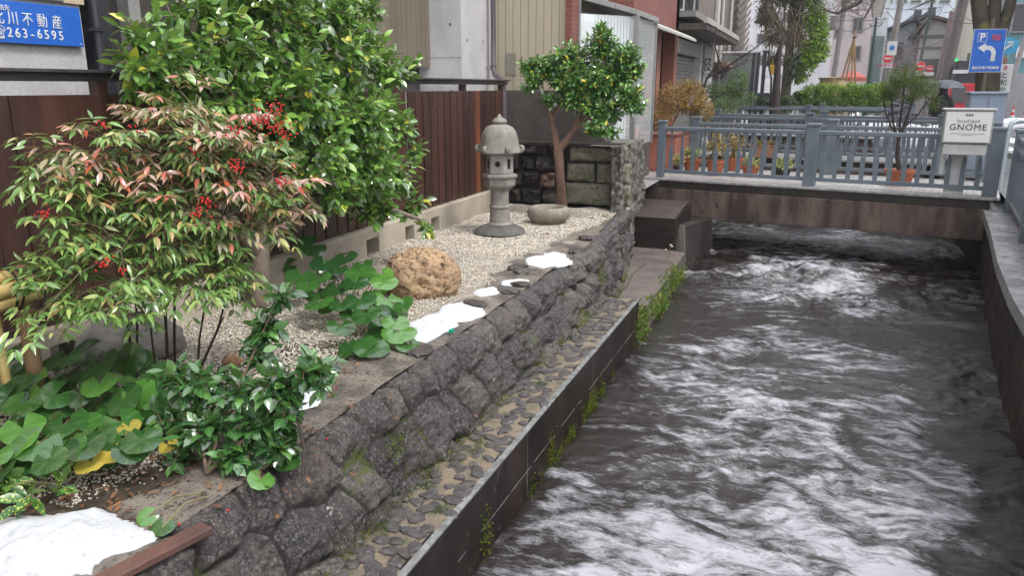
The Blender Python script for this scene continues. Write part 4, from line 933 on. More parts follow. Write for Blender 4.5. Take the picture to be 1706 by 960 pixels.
def round_clump(name, label, spots, seed, group='round-leaved clumps', yellow=(), size=.085):
    """spots: pixel, distance-plane Y and leaf radius of each leaf; stalks run from the clump's crown"""
    rg = np.random.default_rng(seed); cen = np.mean([at_z(x, y, G0) for x, y, *_ in spots], 0); root = thing(name, label, 'leopard plant', tuple(cen), group=group)
    L = Leaves(); LY = Leaves(); st = MB()
    for i, (px, py, h, s) in enumerate(spots):
        p = at_z(px, py, G0 + h); 
        d = unit(np.array((p[0] - cen[0], p[1] - cen[1], 0)) + rg.normal(size=3) * np.array((.25, .25, 0)) + np.array((.15, -.25, 0)))
        N = unit(np.array((0, 0, .9)) + d * rg.uniform(.1, .4) + rg.normal(size=3) * .22 + np.array((.35, -.75, 0)))
        (LY if i in yellow else L).add('round%d' % (i % 4), [p], [d + np.array((0, 0, -.3))], [N], s * 1.3)
        foot = cen * .55 + np.array((p[0], p[1], G0)) * .45; foot[2] = G0
        mid = (foot + p) / 2 + np.array((0, 0, .04)); st.tube([foot - cen, mid - cen, p - cen], [.0045, .004, .003], 5, cap=False)
    L.build('foliage', m_round, root, tuple(cen))
    if LY.n: LY.build('withered_leaf', m_yellow, root, tuple(cen))
    st.build('stalks', m_stalk, root, smooth=60)
def scatter_leaves(poly, n, seed, h=(.05, .28), s=(.07, .10), far_up=True):
    rg = np.random.default_rng(seed); poly = np.array(poly, float); out = []; lo = poly.min(0); hi = poly.max(0)
    while len(out) < n:
        p = rg.uniform(lo, hi); ins = False; j = len(poly) - 1
        for i in range(len(poly)):
            if (poly[i, 1] > p[1]) != (poly[j, 1] > p[1]) and p[0] < (poly[j, 0] - poly[i, 0]) * (p[1] - poly[i, 1]) / (poly[j, 1] - poly[i, 1]) + poly[i, 0]: ins = not ins
            j = i
        if ins and all((p[0] - q[0]) ** 2 + (p[1] - q[1]) ** 2 > 17 ** 2 for q in out): out.append((p[0], p[1], rg.uniform(*h), rg.uniform(*s)))
        elif rg.random() < .002: break
    return out
A = [(600, 575, .06, .085), (640, 545, .12, .10), (665, 555, .10, .10), (568, 545, .13, .085), (620, 580, .05, .10), (585, 580, .04, .08), (645, 500, .22, .095), (600, 500, .24, .10), (560, 480, .26, .10), (540, 440, .33, .10), (600, 455, .33, .10), (640, 470, .30, .09), (520, 410, .38, .10), (575, 430, .36, .09), (500, 460, .28, .10), (655, 520, .18, .09), (530, 505, .20, .09), (680, 575, .03, .08), (620, 520, .16, .09)]
round_clump('leopard_plant', 'clump of large round shiny leaves left of the ochre rock', A + scatter_leaves([(480, 400), (560, 405), (660, 470), (690, 560), (600, 540), (480, 480)], 26, 1, (.12, .33), (.06, .085)), 3, size=.09)
B = [(30, 650, .16, .085), (85, 680, .12, .085), (60, 640, .20, .08), (165, 610, .24, .10), (100, 600, .25, .09), (180, 720, .08, .09), (110, 725, .10, .08), (50, 730, .10, .08), (20, 590, .28, .08), (205, 665, .16, .09), (250, 640, .16, .08), (215, 690, .12, .09), (295, 660, .10, .09), (150, 772, .12, .055), (188, 755, .14, .052), (215, 712, .17, .045), (280, 742, .10, .038)]
round_clump('leopard_plant', 'spread of round dark leaves with yellow withered ones above the corner snow', B + scatter_leaves([(-20, 550), (110, 560), (200, 590), (340, 640), (320, 720), (180, 770), (-20, 790)], 75, 2, (.05, .24), (.06, .085)), 4, yellow=(13, 14, 15, 16))
round_clump('leopard_plant', 'few round leaves under the young camellia beside the path', [(450, 745, .06, .085), (420, 760, .05, .07), (435, 800, .02, .05), (470, 735, .06, .07), (480, 770, .02, .05), (270, 880, .01, .04), (245, 862, .02, .035)], 6)
def aucuba():
    rg = np.random.default_rng(12); base = at_z(80, 815, G0); root = thing('spotted_laurel', 'spotted laurel with yellow-speckled leaves behind the corner snow', 'spotted laurel', tuple(base))
    m = leaf_mat('speckled_leaf', [(0, (.025, .09, .022)), (.5, (.045, .14, .03)), (1, (.12, .26, .05))], .3, spots=(.62, .62, .10), vein=.1)
    S = [(30, 790, 'y', 2.25, .09, .04), (75, 765, 'y', 2.3, .08, .05), (95, 815, 'y', 2.15, .07, .04), (40, 825, 'y', 2.05, .08, .04), (10, 800, 'y', 2.1, .07, .05)]
    P, D = lobe_points(rg, world_lobes(S), 24, .2); D = unit(D + np.array((.1, -.3, .3)))
    st = MB(); twigs(rg, st, [base, base + (0, 0, .05), base + (0, 0, .1)], P, D, thick=.005); st.v = [tuple(np.array(p) - base) for p in st.v]; st.build('stems', m_stalk, root, smooth=60)
    L = Leaves(); sprays(rg, L, 'aucuba', P, D, k=4, size=.095, length=.06, ang=1.0, W=1.15); L.build('foliage', m, root, tuple(base))
aucuba()
# bare stems
for (a, b_, lab) in (((332, 618), (382, 478), 'thin bare dark stem leaning over the gravel'), ((505, 792), (492, 690), 'short dark stem under the young camellia')):
    p = at_z(*a, G0); q = at_y(b_[0], b_[1], p[1] + .12); mb = MB(); mid = (p + q) / 2 + np.array((.03, 0, 0)); mb.tube([(0, 0, 0), mid - p, q - p], [.009, .008, .006], 8)
    mb.tube([mid - p, mid - p + np.array((.05, .02, .10))], [.005, .003], 6)
    tag(mb.build('bare_shoot', m_darkstem, None, loc=tuple(p), smooth=60), lab, 'shoot')
# moss and weeds: uncountable tufts
def tufts(name, label, spots, seed, mat, kind='small', size=(.012, .03), up=1.0, cat='moss'):
    rg = np.random.default_rng(seed); L = Leaves()
    for (c, spread, n) in spots:
        P = np.asarray(c) + rg.normal(size=(n, 3)) * np.asarray(spread); L.add(kind, P, rand_unit(rg, n) * .6 + np.array((.5, -.2, up)), rand_unit(rg, n) + np.array((.5, -.5, .3)), rg.uniform(*size, n))
    return tag(L.build(name, mat), label, cat, kind='stuff')
m_moss = leaf_mat('moss', [(0, (.06, .09, .01)), (.5, (.13, .17, .015)), (1, (.24, .26, .03))], .8, under=(.1, .12, .02), vein=0, spec=.2)
m_weed = leaf_mat('weed', [(0, (.05, .12, .02)), (.5, (.12, .24, .03)), (.8, (.26, .30, .06)), (1, (.36, .26, .09))], .5, under=(.1, .16, .03), vein=0)
rgm = np.random.default_rng(77); sp = []
for y in np.arange(.8, 8.6, .05):
    dens = .5 + .9 * vnoise(np.array([[y * 1.2, 0, 0]]), 1.0, 5)[0]
    if rgm.random() < max(0, dens): sp.append(((-1.715, y, WATER + .02 + rgm.random() * .05), (.012, .035, .03 + .05 * max(0, dens)), int(30 + 110 * max(0, dens))))
for y in (2.5, 2.7, 4.0, 5.3): sp.append(((-1.725, y, -1.15), (.008, .05, .10), 220))
tufts('waterline_moss', 'yellow-green moss growing along the waterline of the black ledge', sp, 1, m_moss, size=(.010, .024))
sp = []
for y in np.arange(1.2, 11, .16):
    if rgm.random() < .62:
        f = np.clip((y - 8.9) / 2.6, 0, 1); sp.append(((-2.10 - .40 * f, y, -.745 - (.17 if y > 8.6 else 0)), (.022, .06, .022), 130))
for (px, py) in ((620, 855), (700, 775), (660, 745), (540, 920), (690, 810), (820, 735), (1002, 455), (1000, 470), (930, 560), (965, 545)):
    d = at_x(px, py, -2.18); sp.append((d, (.03, .05, .05), 260))
tufts('wall_moss', 'moss cushions along the foot of the rugged stone wall', sp, 2, m_moss, size=(.008, .02))
sp = []
for k in range(26):
    y = rgm.uniform(8.5, 11.9); f = (y - 8.6) / 3.3; sp.append(((-1.72 - .03 * f, y, rgm.uniform(-1.25, -.98)), (.04, .08, .09), 90))
for k in range(14): sp.append(((-2.62 + .05 * rgm.normal(), rgm.uniform(14.2, 16.5), -1.0 + .15 * rgm.normal()), (.08, .2, .16), 80))
tufts('bank_weeds', 'green and yellow weeds hanging at the water edge of the landing slab', sp, 3, m_weed, kind='aucuba', size=(.02, .06), cat='weeds')
sp = [(at_z(px, py, -.75), (.035, .035, .006), 160) for px, py in ((705, 808), (790, 750), (800, 738), (735, 850), (640, 880), (760, 770), (900, 640))]
tufts('cushion_moss', 'flat dark moss cushions between the ledge cobbles', sp, 4, leaf_mat('dark_moss', [(0, (.05, .09, .04)), (1, (.12, .17, .07))], .8, vein=0, spec=.2), size=(.008, .016))
# a few dried flower heads at the slab's edge
p = at_z(1108, 438, -.95); r = thing('dried_flowers', 'three pale dried flower heads on thin stalks at the slab edge', 'dried flowers', tuple(p))
for (dx, h) in ((0, .20), (.07, .28), (.09, .26)):
    b = MB(); b.tube([(dx * .3, 0, 0), (dx, 0, h)], [.003, .002], 5); b.build('stalk', m_stalk, r)
    b = MB(); b.lathe([(0, -.012), (.016, -.006), (.02, .004), (.012, .014), (0, .016)], 9, c=(dx, 0, h)); b.build('flower_head', pm('dry_white', (.55, .56, .52), (.4, .42, .36), 30, .8), r, smooth=60)
b = MB(); rgb = np.random.default_rng(3)
for (px, py) in ((625, 788), (793, 742), (70, 715), (457, 438), (530, 300), (459, 665)):
    pass
for k, (px, py) in enumerate(((299, 878), (380, 855), (545, 735), (560, 650))):
    p = at_z(px, py, G0); bb = MB(); bb.lathe([(0, -.006), (.005, -.004), (.0065, 0), (.005, .004), (0, .006)], 10); tag(bb.build('fallen_berry', MATS['red_berry'], None, loc=tuple(p + np.array((0, 0, .012))), smooth=80), 'single red berry fallen ' + ['at the rusty kerb plank', 'on the wet wall stones left of the pipe', 'on bare mortar beside the young camellia', 'on the path next to the small snow patch'][k], 'berry', 'fallen red berries')
# ================================================================== FOOTBRIDGES, RAILINGS, POTS
m_blue = pm('blue_grey_paint', (.155, .185, .215), (.115, .14, .165), 3, .45, 60, .3, .002, spots=(11, (.20, .21, .21), .61))
m_beam = pm('streaked_beam', (.19, .135, .108), (.055, .037, .031), 2.0, .65, 40, .5, .004, stretch=(1.5, 1, .38), lo=.36, hi=.62, spec=.3, spots=(3, (.035, .025, .022), .6))
m_fascia = pm('dark_fascia', (.052, .038, .034), (.022, .017, .016), 4, .55, 40, .3, spec=.3)
m_tile = None
def paving_mat():
    m, t, b = new_mat('deck_paving'); tc = t.nodes.new('ShaderNodeTexCoord')
    br = t.nodes.new('ShaderNodeTexBrick'); t.links.new(tc.outputs['Object'], br.inputs['Vector'])
    br.inputs['Scale'].default_value = 1; br.inputs['Brick Width'].default_value = .2; br.inputs['Row Height'].default_value = .1; br.inputs['Mortar Size'].default_value = .006
    br.inputs['Color1'].default_value = (.52, .50, .49, 1); br.inputs['Color2'].default_value = (.34, .32, .32, 1); br.inputs['Mortar'].default_value = (.06, .055, .055, 1)
    t.links.new(mix(t, .4, br.outputs['Color'], ramp(t, noise(t, 8), [(.3, (.3, .3, .3)), (.7, (.7, .7, .7))]), 'OVERLAY'), b.inputs['Base Color']); b.inputs['Roughness'].default_value = .45
    return m
m_tile = paving_mat()
BR = math.atan(-.16)
def bpt(x, y, z=0, o=(-2.66, 14.68)):
    c, s = math.cos(BR), math.sin(BR); return (o[0] + x * c - y * s, o[1] + x * s + y * c, z)
def footbridge(label):
    r = thing('footbridge', label, 'footbridge', bpt(-.25, -.13), BR, group='footbridges over the canal')
    b = MB(); b.span((-.05, .03, -.045), (5.75, 2.42, -.004)); b.build('paving', m_tile, r)
    b = MB(); b.span((0, .0, -.19), (5.62, .06, -.047)); b.span((0, 2.39, -.19), (5.62, 2.45, -.047)); b.build('fascia', m_fascia, r, bevel=.005)
    b = MB(); b.span((-.05, -.03, -.047), (5.68, .075, -.006)); b.build('edge_stone', pm('pale_edge_stone', (.42, .405, .40), (.22, .21, .21), 6, .5, 50, .5), r, bevel=.004)
    b = MB(); b.span((-.45, -.035, -.68), (5.60, .30, -.193)); b.span((-.45, 2.1, -.68), (5.60, 2.48, -.193)); b.span((-.45, .3, -.36), (5.6, 2.1, -.2)); b.build('beam', m_beam, r, bevel=.008)
    return r
def baluster_mesh():
    b = MB(); h0, h1, h2 = .0, .43, .52
    w, n = .036, .011; t = .011
    pr = [(-w, h0), (w, h0), (w, h1), (n, h2), (n, .80), (-n, .80), (-n, h2), (-w, h1)]
    v = [(x, -t, z) for x, z in pr] + [(x, t, z) for x, z in pr]; k = len(pr)
    b.add(v, [tuple(range(k)), tuple(range(k, 2 * k))[::-1]] + [(i, k + i, k + (i + 1) % k, (i + 1) % k) for i in range(k)]); return b
def railing(p0, p1, label, posts=(0, .5, 1), pw=.17, nb=24, z=.0, h=.94, group='blue-grey bridge railings', double=False, slats='rod', pws=None, inset=0):
    p0 = np.array(p0, float); p1 = np.array(p1, float); Lx = np.linalg.norm((p1 - p0)[:2]); rz = math.atan2(p1[1] - p0[1], p1[0] - p0[0])
    r = thing('bridge_railing', label, 'railing', (p0[0], p0[1], z), rz, group=group)
    proto = None; xs = [f * Lx for f in posts]; cap = None
    for i, x in enumerate(xs):
        w = pws[i] if pws else pw
        b = MB(); b.box((x, 0, (h + .07) / 2), (w, w * .9, h + .07)); o = b.build('post', m_blue, r, bevel=.008)
        b = MB(); b.box((x, 0, h + .095), (w + .035, w * .9 + .035, .05)); b.build('post_cap', m_blue, o, bevel=.012)
    for a, c in zip(xs, xs[1:]):
        b = MB(); b.span((a + pw * .5, -.055, h - .075), (c - pw * .5, .055, h)); b.build('handrail', m_blue, r, bevel=.014)
        if double: b = MB(); b.span((a + pw * .5, -.03, h - .27), (c - pw * .5, .03, h - .20)); b.build('middle_rail', m_blue, r, bevel=.006)
        b = MB(); b.span((a + pw * .5, -.03, .085), (c - pw * .5, .03, .15)); b.build('bottom_rail', m_blue, r, bevel=.006)
        n = max(1, round(nb * (c - a) / Lx))
        for k in range(n):
            x = a + pw * .5 + (c - a - pw) * (k + .5) / n
            if proto is None:
                if slats == 'rod': bm = baluster_mesh(); top = .80
                else: bm = MB(); bm.box((0, 0, (h - .33) / 2), (.085, .022, h - .33))
                proto = bm.build('baluster', m_blue, r, loc=(x, 0, .13)); 
                if slats == 'rod': proto.scale = (1, 1, (h - .2) / .80)
            else:
                c2 = proto.copy(); col.objects.link(c2); c2.parent = r; c2.location = (x, 0, .13)
    return r
offs = [(0, 'nearest'), (5.8, 'second'), (15.2, 'third')]
rows = [('front railing of the nearest footbridge, with tapered balusters', 'rear railing of the nearest footbridge, behind the flower pots'),
        ('front railing of the middle footbridge beyond the flower pots', 'rear railing of the middle footbridge'),
        ('front railing of the farthest footbridge before the hedges', 'rear railing of the farthest footbridge, topmost in view')]
labs = ['nearest footbridge with brown streaked concrete beam over the rushing canal', 'middle footbridge with paved deck crossing the canal', 'farthest footbridge in front of the hedges']
fb = footbridge(labs[0])
rail0 = None
for i, (dy, nm) in enumerate(offs):
    if i:
        c = copy_tree(fb); c.location = (fb.location[0] - (.25 if i == 1 else .9), fb.location[1] + dy, 0); c['label'] = labs[i]
        if i == 2: c.scale = (1.15, 1.3, 1)
    for j, back in enumerate((0, 2.1 if i < 2 else 2.9)):
        x0 = 0 if i < 2 else -.7
        a = bpt(x0, back); b_ = bpt(5.35 if i < 2 else 5.5, back)
        railing((a[0] - (.25 if i == 1 else 0), a[1] + dy), (b_[0], b_[1] + dy), rows[i][j], pws=(.13, .20, .20) if (i, j) == (0, 0) else None)
# railing along the right side of the canal, on the coping
P = [(wall_x(y) + .36, y) for y in (13.55, 10.9, 8.4, 5.9)]
for k, (a, b_) in enumerate(zip(P, P[1:])):
    railing(a, b_, ['first slatted railing on the right canal coping next to the footbridge', 'second slatted railing on the right canal coping, cut by the photo edge', 'third slatted railing on the right canal coping nearest the viewer'][k], posts=(0,) if False else (0, 1), pw=.19, nb=17, z=-.19, h=1.12, group='railings on the right coping', double=True, slats='flat')
# ---- lit-box sign on a white stand
def gnome_sign():
    c = at_y(1612, 211, 13.66); r = thing('shop_sign', 'white box sign reading boutique GNOME on a white stand behind the railing', 'sign', (c[0], c[1] + .17, 0.0), BR + R(6))
    mw = pm('sign_white', (.72, .72, .70), (.64, .64, .62), 3, .35, 60, .02); mf = pm('sign_frame', (.30, .30, .29), (.22, .22, .22), 6, .4, 50, .1); mk = pm('sign_black', (.02, .02, .022), None, 5, .5, 50, 0); mg = pm('sign_grey', (.25, .25, .25), None, 5, .5, 50, 0)
    W, H, D = .66, .50, .25; zc = c[2]; y0 = -.17
    b = MB(); b.box((0, y0 + .0, zc), (W, D, H)); b.build('box_body', mf, r, bevel=.012)
    b = MB(); b.box((0, y0 - D / 2 - .003, zc), (W - .05, .012, H - .05)); b.build('sign_face', mw, r, bevel=.003)
    b = MB(); b.box((0, y0, zc + H / 2 + .012), (W + .05, D + .04, .03)); b.build('top_cover', pm('cover_grey', (.50, .50, .48), (.42, .42, .41), 5, .4), r, bevel=.008)
    b = MB(); b.box((0, y0, zc - H / 2 - .09), (W - .08, D - .04, .16)); b.build('lower_box', pm('lower_white', (.52, .52, .50), (.42, .42, .41), 4, .45), r, bevel=.008)
    b = MB(); b.box((-.03, .16, (zc - H / 2 - .0) / 2), (.28, .05, zc - H / 2 + .02)); b.build('stand', pm('stand_white', (.72, .72, .72), (.6, .6, .6), 4, .5), r, bevel=.01)
    b = MB(); b.box((-.23, .16, .50), (.08, .04, .40)); b.build('side_bracket', MATS['stand_white'], r, bevel=.02)
    yf = y0 - D / 2 - .0115
    text('lettering', 'GNOME', .128, mk, r, (0, yf, zc - .005), spacing=1.12, sx=1.0)
    text('lettering', 'boutique', .078, mg, r, (0, yf, zc + .095), spacing=1.1)
    text('lettering', 'ladies select shop', .038, mg, r, (0, yf, zc - .115), spacing=1.2) if False else None
    b = MB(); b.box((0, yf + .001, zc - .095), (.46, .004, .005)); b.box((0, yf + .001, zc - .115), (.15, .004, .005)); b.build('small_print', mg, r)
    b = MB(); [b.box((-.036 + .036 * k, yf + .001, zc + .18), (.028, .004, .028)) for k in range(3)]; b.build('emblem', pm('emblem_dark', (.12, .12, .12), None, 5, .5), r)
gnome_sign()
# ---- pots
m_terra = pm('terracotta', (.44, .135, .055), (.30, .09, .04), 7, .65, 50, .4, spots=(10, (.42, .24, .15), .66))
m_terra_p = pm('pale_terracotta', (.48, .24, .14), (.36, .17, .10), 7, .7, 50, .4)
m_pleaf = leaf_mat('pot_leaf', [(0, (.20, .26, .04)), (.4, (.36, .38, .07)), (.7, (.50, .48, .12)), (1, (.10, .20, .04))], .4, under=(.3, .3, .1), vein=0)
m_pleaf2 = leaf_mat('russet_leaf', [(0, (.22, .10, .03)), (.35, (.40, .22, .07)), (.7, (.42, .34, .06)), (1, (.14, .18, .04))], .5, under=(.3, .2, .08), vein=0)
m_pleaf3 = leaf_mat('variegated_leaf', [(0, (.50, .50, .22)), (.5, (.62, .58, .25)), (.75, (.20, .28, .06)), (1, (.12, .22, .05))], .4, under=(.3, .3, .1), vein=0)
def pot_body(mb, rr, h, square=False):
    if square: mb.box((0, 0, h / 2), (rr * 2, rr * 1.4, h)); mb.box((0, 0, h - .02), (rr * 2.08, rr * 1.48, .04)); return
    mb.lathe([(0, 0), (rr * .72, 0), (rr * .76, .01), (rr * .95, h * .82), (rr * 1.06, h * .83), (rr * 1.08, h), (rr * .95, h), (rr * .90, h * .9), (0, h * .88)], 28)
def potted(px, py, rr, h, mat, leaf, n, spread, top, label, seed, square=False, z=0, dy=0):
    p = at_z(px, py, z) + np.array((0, dy, 0)); rg = np.random.default_rng(seed); r = thing('potted_plant', label, 'potted plant', tuple(p), group='flower pots on the nearest footbridge')
    b = MB(); pot_body(b, rr, h, square); b.build('pot', mat, r, smooth=35 if not square else None)
    b = MB(); b.lathe([(0, 0), (rr * (.88 if not square else .8), 0), (0, .012)], 20, c=(0, 0, h * .90)); b.build('soil', m_soil, r)
    lob = [(np.array((0, 0, h + top * .5)), spread, top * .55)]; P, D = lobe_points(rg, lob, n, .2); D = unit(D + np.array((0, 0, .5)))
    s = MB(); twigs(rg, s, [np.array((0, 0, h * .9)), np.array((0, 0, h + top * .2)), np.array((.02, 0, h + top * .4))], P, D, thick=.008, seg=4); s.build('stems', m_twig, r, smooth=60)
    L = Leaves(); sprays(rg, L, 'aucuba', P, D, k=6, size=.055, length=.09, ang=1.0, W=1.1); L.build('foliage', leaf, r)
potted(1152, 287, .17, .27, m_terra, m_pleaf, 60, .20, .26, 'terracotta pot with yellow-green leaves next to the left railing post', 1)
potted(1191, 292, .17, .30, m_terra, m_pleaf2, 90, .26, .50, 'taller russet shrub in a terracotta pot, second pot from the left', 2)
potted(1219, 288, .16, .26, m_terra, m_pleaf2, 60, .22, .50, 'reddish autumn plant in a terracotta pot right of the russet shrub', 3, dy=.45)
potted(1250, 292, .17, .18, m_terra, m_pleaf3, 55, .20, .16, 'low wide terracotta pot with cream variegated leaves', 4)
potted(1303, 294, .16, .15, m_fascia, m_pleaf3, 70, .22, .18, 'dark bowl with cream variegated leaves left of the middle post', 5)
potted(1128, 288, .10, .14, m_fascia, m_pleaf3, 30, .14, .22, 'small dark pot of pale leaves squeezed beside the left post', 6)
potted(1270, 262, .32, .30, m_terra_p, m_pleaf2, 50, .30, .12, 'long pale terracotta trough behind the pots', 7, square=True, dy=.2)
def potted_tree():
    rg = np.random.default_rng(15); p = at_z(1497, 308, 0); r = thing('potted_tree', 'slim conifer with thin bare lower branches in an orange terracotta pot', 'potted tree', tuple(p))
    b = MB(); pot_body(b, .24, .27); b.build('pot', m_terra, r, smooth=35)
    b = MB(); b.lathe([(0, 0), (.21, 0), (0, .012)], 20, c=(0, 0, .245)); b.build('soil', m_soil, r)
    L0 = lambda px, py, Y=p[1]: at_y(px, py, Y) - p
    S = [(L0(1510, 125), .30, .20), (L0(1485, 145), .22, .2), (L0(1540, 145), .26, .2), (L0(1510, 150), .36, .24), (L0(1475, 160), .14, .14), (L0(1555, 170), .14, .16)]
    P_, D = lobe_points(rg, S, 1100, .5); D = unit(D + np.array((0, 0, .5)))
    tr = MB(); nodes = []
    for pts, r0 in (([(0, 0, .2), L0(1495, 262), L0(1497, 232)], .045), ([L0(1497, 235), L0(1488, 205), L0(1485, 165), L0(1492, 135)], .022), ([L0(1497, 235), L0(1508, 205), L0(1520, 170), L0(1528, 145)], .026), ([L0(1497, 238), L0(1500, 200), L0(1505, 160), L0(1508, 130)], .022), ([L0(1504, 215), L0(1530, 190), L0(1548, 165)], .014), ([L0(1490, 222), L0(1476, 190), L0(1472, 165)], .014)):
        pts = [np.array(q, float) for q in pts]; tr.tube(pts, [r0 * (1 - .6 * i / len(pts)) for i in range(len(pts))], 8); nodes += [a + (c - a) * k for a, c in zip(pts, pts[1:]) for k in (.0, .33, .66, 1)]
    tr.build('trunk', m_darkstem, r, smooth=60)
    br = MB(); twigs(rg, br, nodes[8:], P_[:420], D[:420], thick=.007, seg=3, r_tip=.002, bend=1.0)
    for k in range(110):
        a = nodes[rg.integers(8, len(nodes))]; q = a + rand_unit(rg, 1)[0] * np.array((.3, .3, .22)); br.tube([a, (a + q) / 2 + rg.normal(size=3) * .02, q], [.004, .003, .0015], 3, cap=False)
    br.build('branches', m_darkstem, r)
    L = Leaves(); m = leaf_mat('conifer_needles', [(0, (.04, .08, .015)), (.5, (.09, .15, .02)), (.8, (.16, .22, .03)), (1, (.20, .14, .06))], .6, under=(.1, .14, .03), vein=0)
    sprays(rg, L, 'small', P_, D, k=7, size=.04, length=.09, ang=.7, W=.45); L.build('foliage', m, r)
potted_tree()
# fallen leaf and green cloth on the deck edge
for (a, lab, cc) in ((at_z(1222, 297, 0), 'fallen reddish leaves on the bridge deck edge', (.40, .12, .07)),):
    L = Leaves(); rgf = np.random.default_rng(2); L.add('aucuba', a + rgf.normal(size=(7, 3)) * np.array((.08, .05, .0)) + (0, 0, .012), rand_unit(rgf, 7) * (1, 1, .1), rand_unit(rgf, 7) * .3 + (0, 0, 1), .07)
    tag(L.build('fallen_leaves', leaf_mat('pink_leaf', [(0, cc), (1, (.5, .25, .18))], .5)), lab, 'leaf litter', kind='stuff')
# ================================================================== BUILDINGS ON THE LEFT
def siding_mat(name, c1, c2, width, groove=.08):
    m, t, b = new_mat(name); tc = t.nodes.new('ShaderNodeTexCoord'); s = t.nodes.new('ShaderNodeSeparateXYZ'); t.links.new(tc.outputs['Object'], s.inputs[0])
    u = math_n(t, 'FRACT', math_n(t, 'DIVIDE', math_n(t, 'ADD', s.outputs[0], s.outputs[1]), width)); line = math_n(t, 'LESS_THAN', u, groove)
    base = ramp(t, noise(t, 1.5, 6, stretch=(3, 3, .3)), [(.35, c1), (.65, c2)]); t.links.new(mix(t, math_n(t, 'MULTIPLY', line, .65), base, tuple(x * .25 for x in c1)), b.inputs['Base Color'])
    b.inputs['Roughness'].default_value = .5; bump(t, b, math_n(t, 'MULTIPLY', line, -1.0), 1, .01); return m
def brick_mat(name, c1, c2, mortar, bw=.22, rh=.07, ms=.008, axes='xz'):
    m, t, b = new_mat(name); tc = t.nodes.new('ShaderNodeTexCoord'); s = t.nodes.new('ShaderNodeSeparateXYZ'); t.links.new(tc.outputs['Object'], s.inputs[0]); cb = t.nodes.new('ShaderNodeCombineXYZ')
    t.links.new(math_n(t, 'ADD', s.outputs[0], s.outputs[1]), cb.inputs[0]); t.links.new(s.outputs[2], cb.inputs[1])
    br = t.nodes.new('ShaderNodeTexBrick'); t.links.new(cb.outputs[0], br.inputs['Vector']); br.inputs['Scale'].default_value = 1; br.inputs['Brick Width'].default_value = bw; br.inputs['Row Height'].default_value = rh; br.inputs['Mortar Size'].default_value = ms
    br.inputs['Color1'].default_value = c4(c1); br.inputs['Color2'].default_value = c4(c2); br.inputs['Mortar'].default_value = c4(mortar)
    t.links.new(mix(t, .35, br.outputs['Color'], ramp(t, noise(t, 3, 6), [(.3, (.3, .3, .3)), (.7, (.7, .7, .7))]), 'OVERLAY'), b.inputs['Base Color']); b.inputs['Roughness'].default_value = .55
    bump(t, b, br.outputs['Fac'], -.6, .006); return m
m_side_b = siding_mat('beige_siding', (.50, .43, .32), (.43, .37, .27), .135)
m_side_d = siding_mat('brown_siding', (.20, .165, .125), (.15, .125, .095), .15)
m_brick = brick_mat('red_brick', (.26, .065, .05), (.19, .045, .035), (.20, .12, .10))
m_brick_o = brick_mat('orange_brick', (.40, .12, .07), (.33, .09, .055), (.30, .20, .16))
m_glass, _t, _b = new_mat('window_glass'); _b.inputs['Base Color'].default_value = (.04, .05, .06, 1); _b.inputs['Roughness'].default_value = .06; _b.inputs['IOR'].default_value = 1.6
m_alu = pm('aluminium_frame', (.34, .33, .33), (.27, .26, .26), 4, .35, 50, .05, metal=.3)
m_drk = pm('dark_metal', (.045, .045, .055), (.03, .03, .036), 4, .4, 50, .05)
m_recess = pm('dark_recess_wall', (.085, .072, .062), (.05, .043, .038), 3, .7, 30, .2)
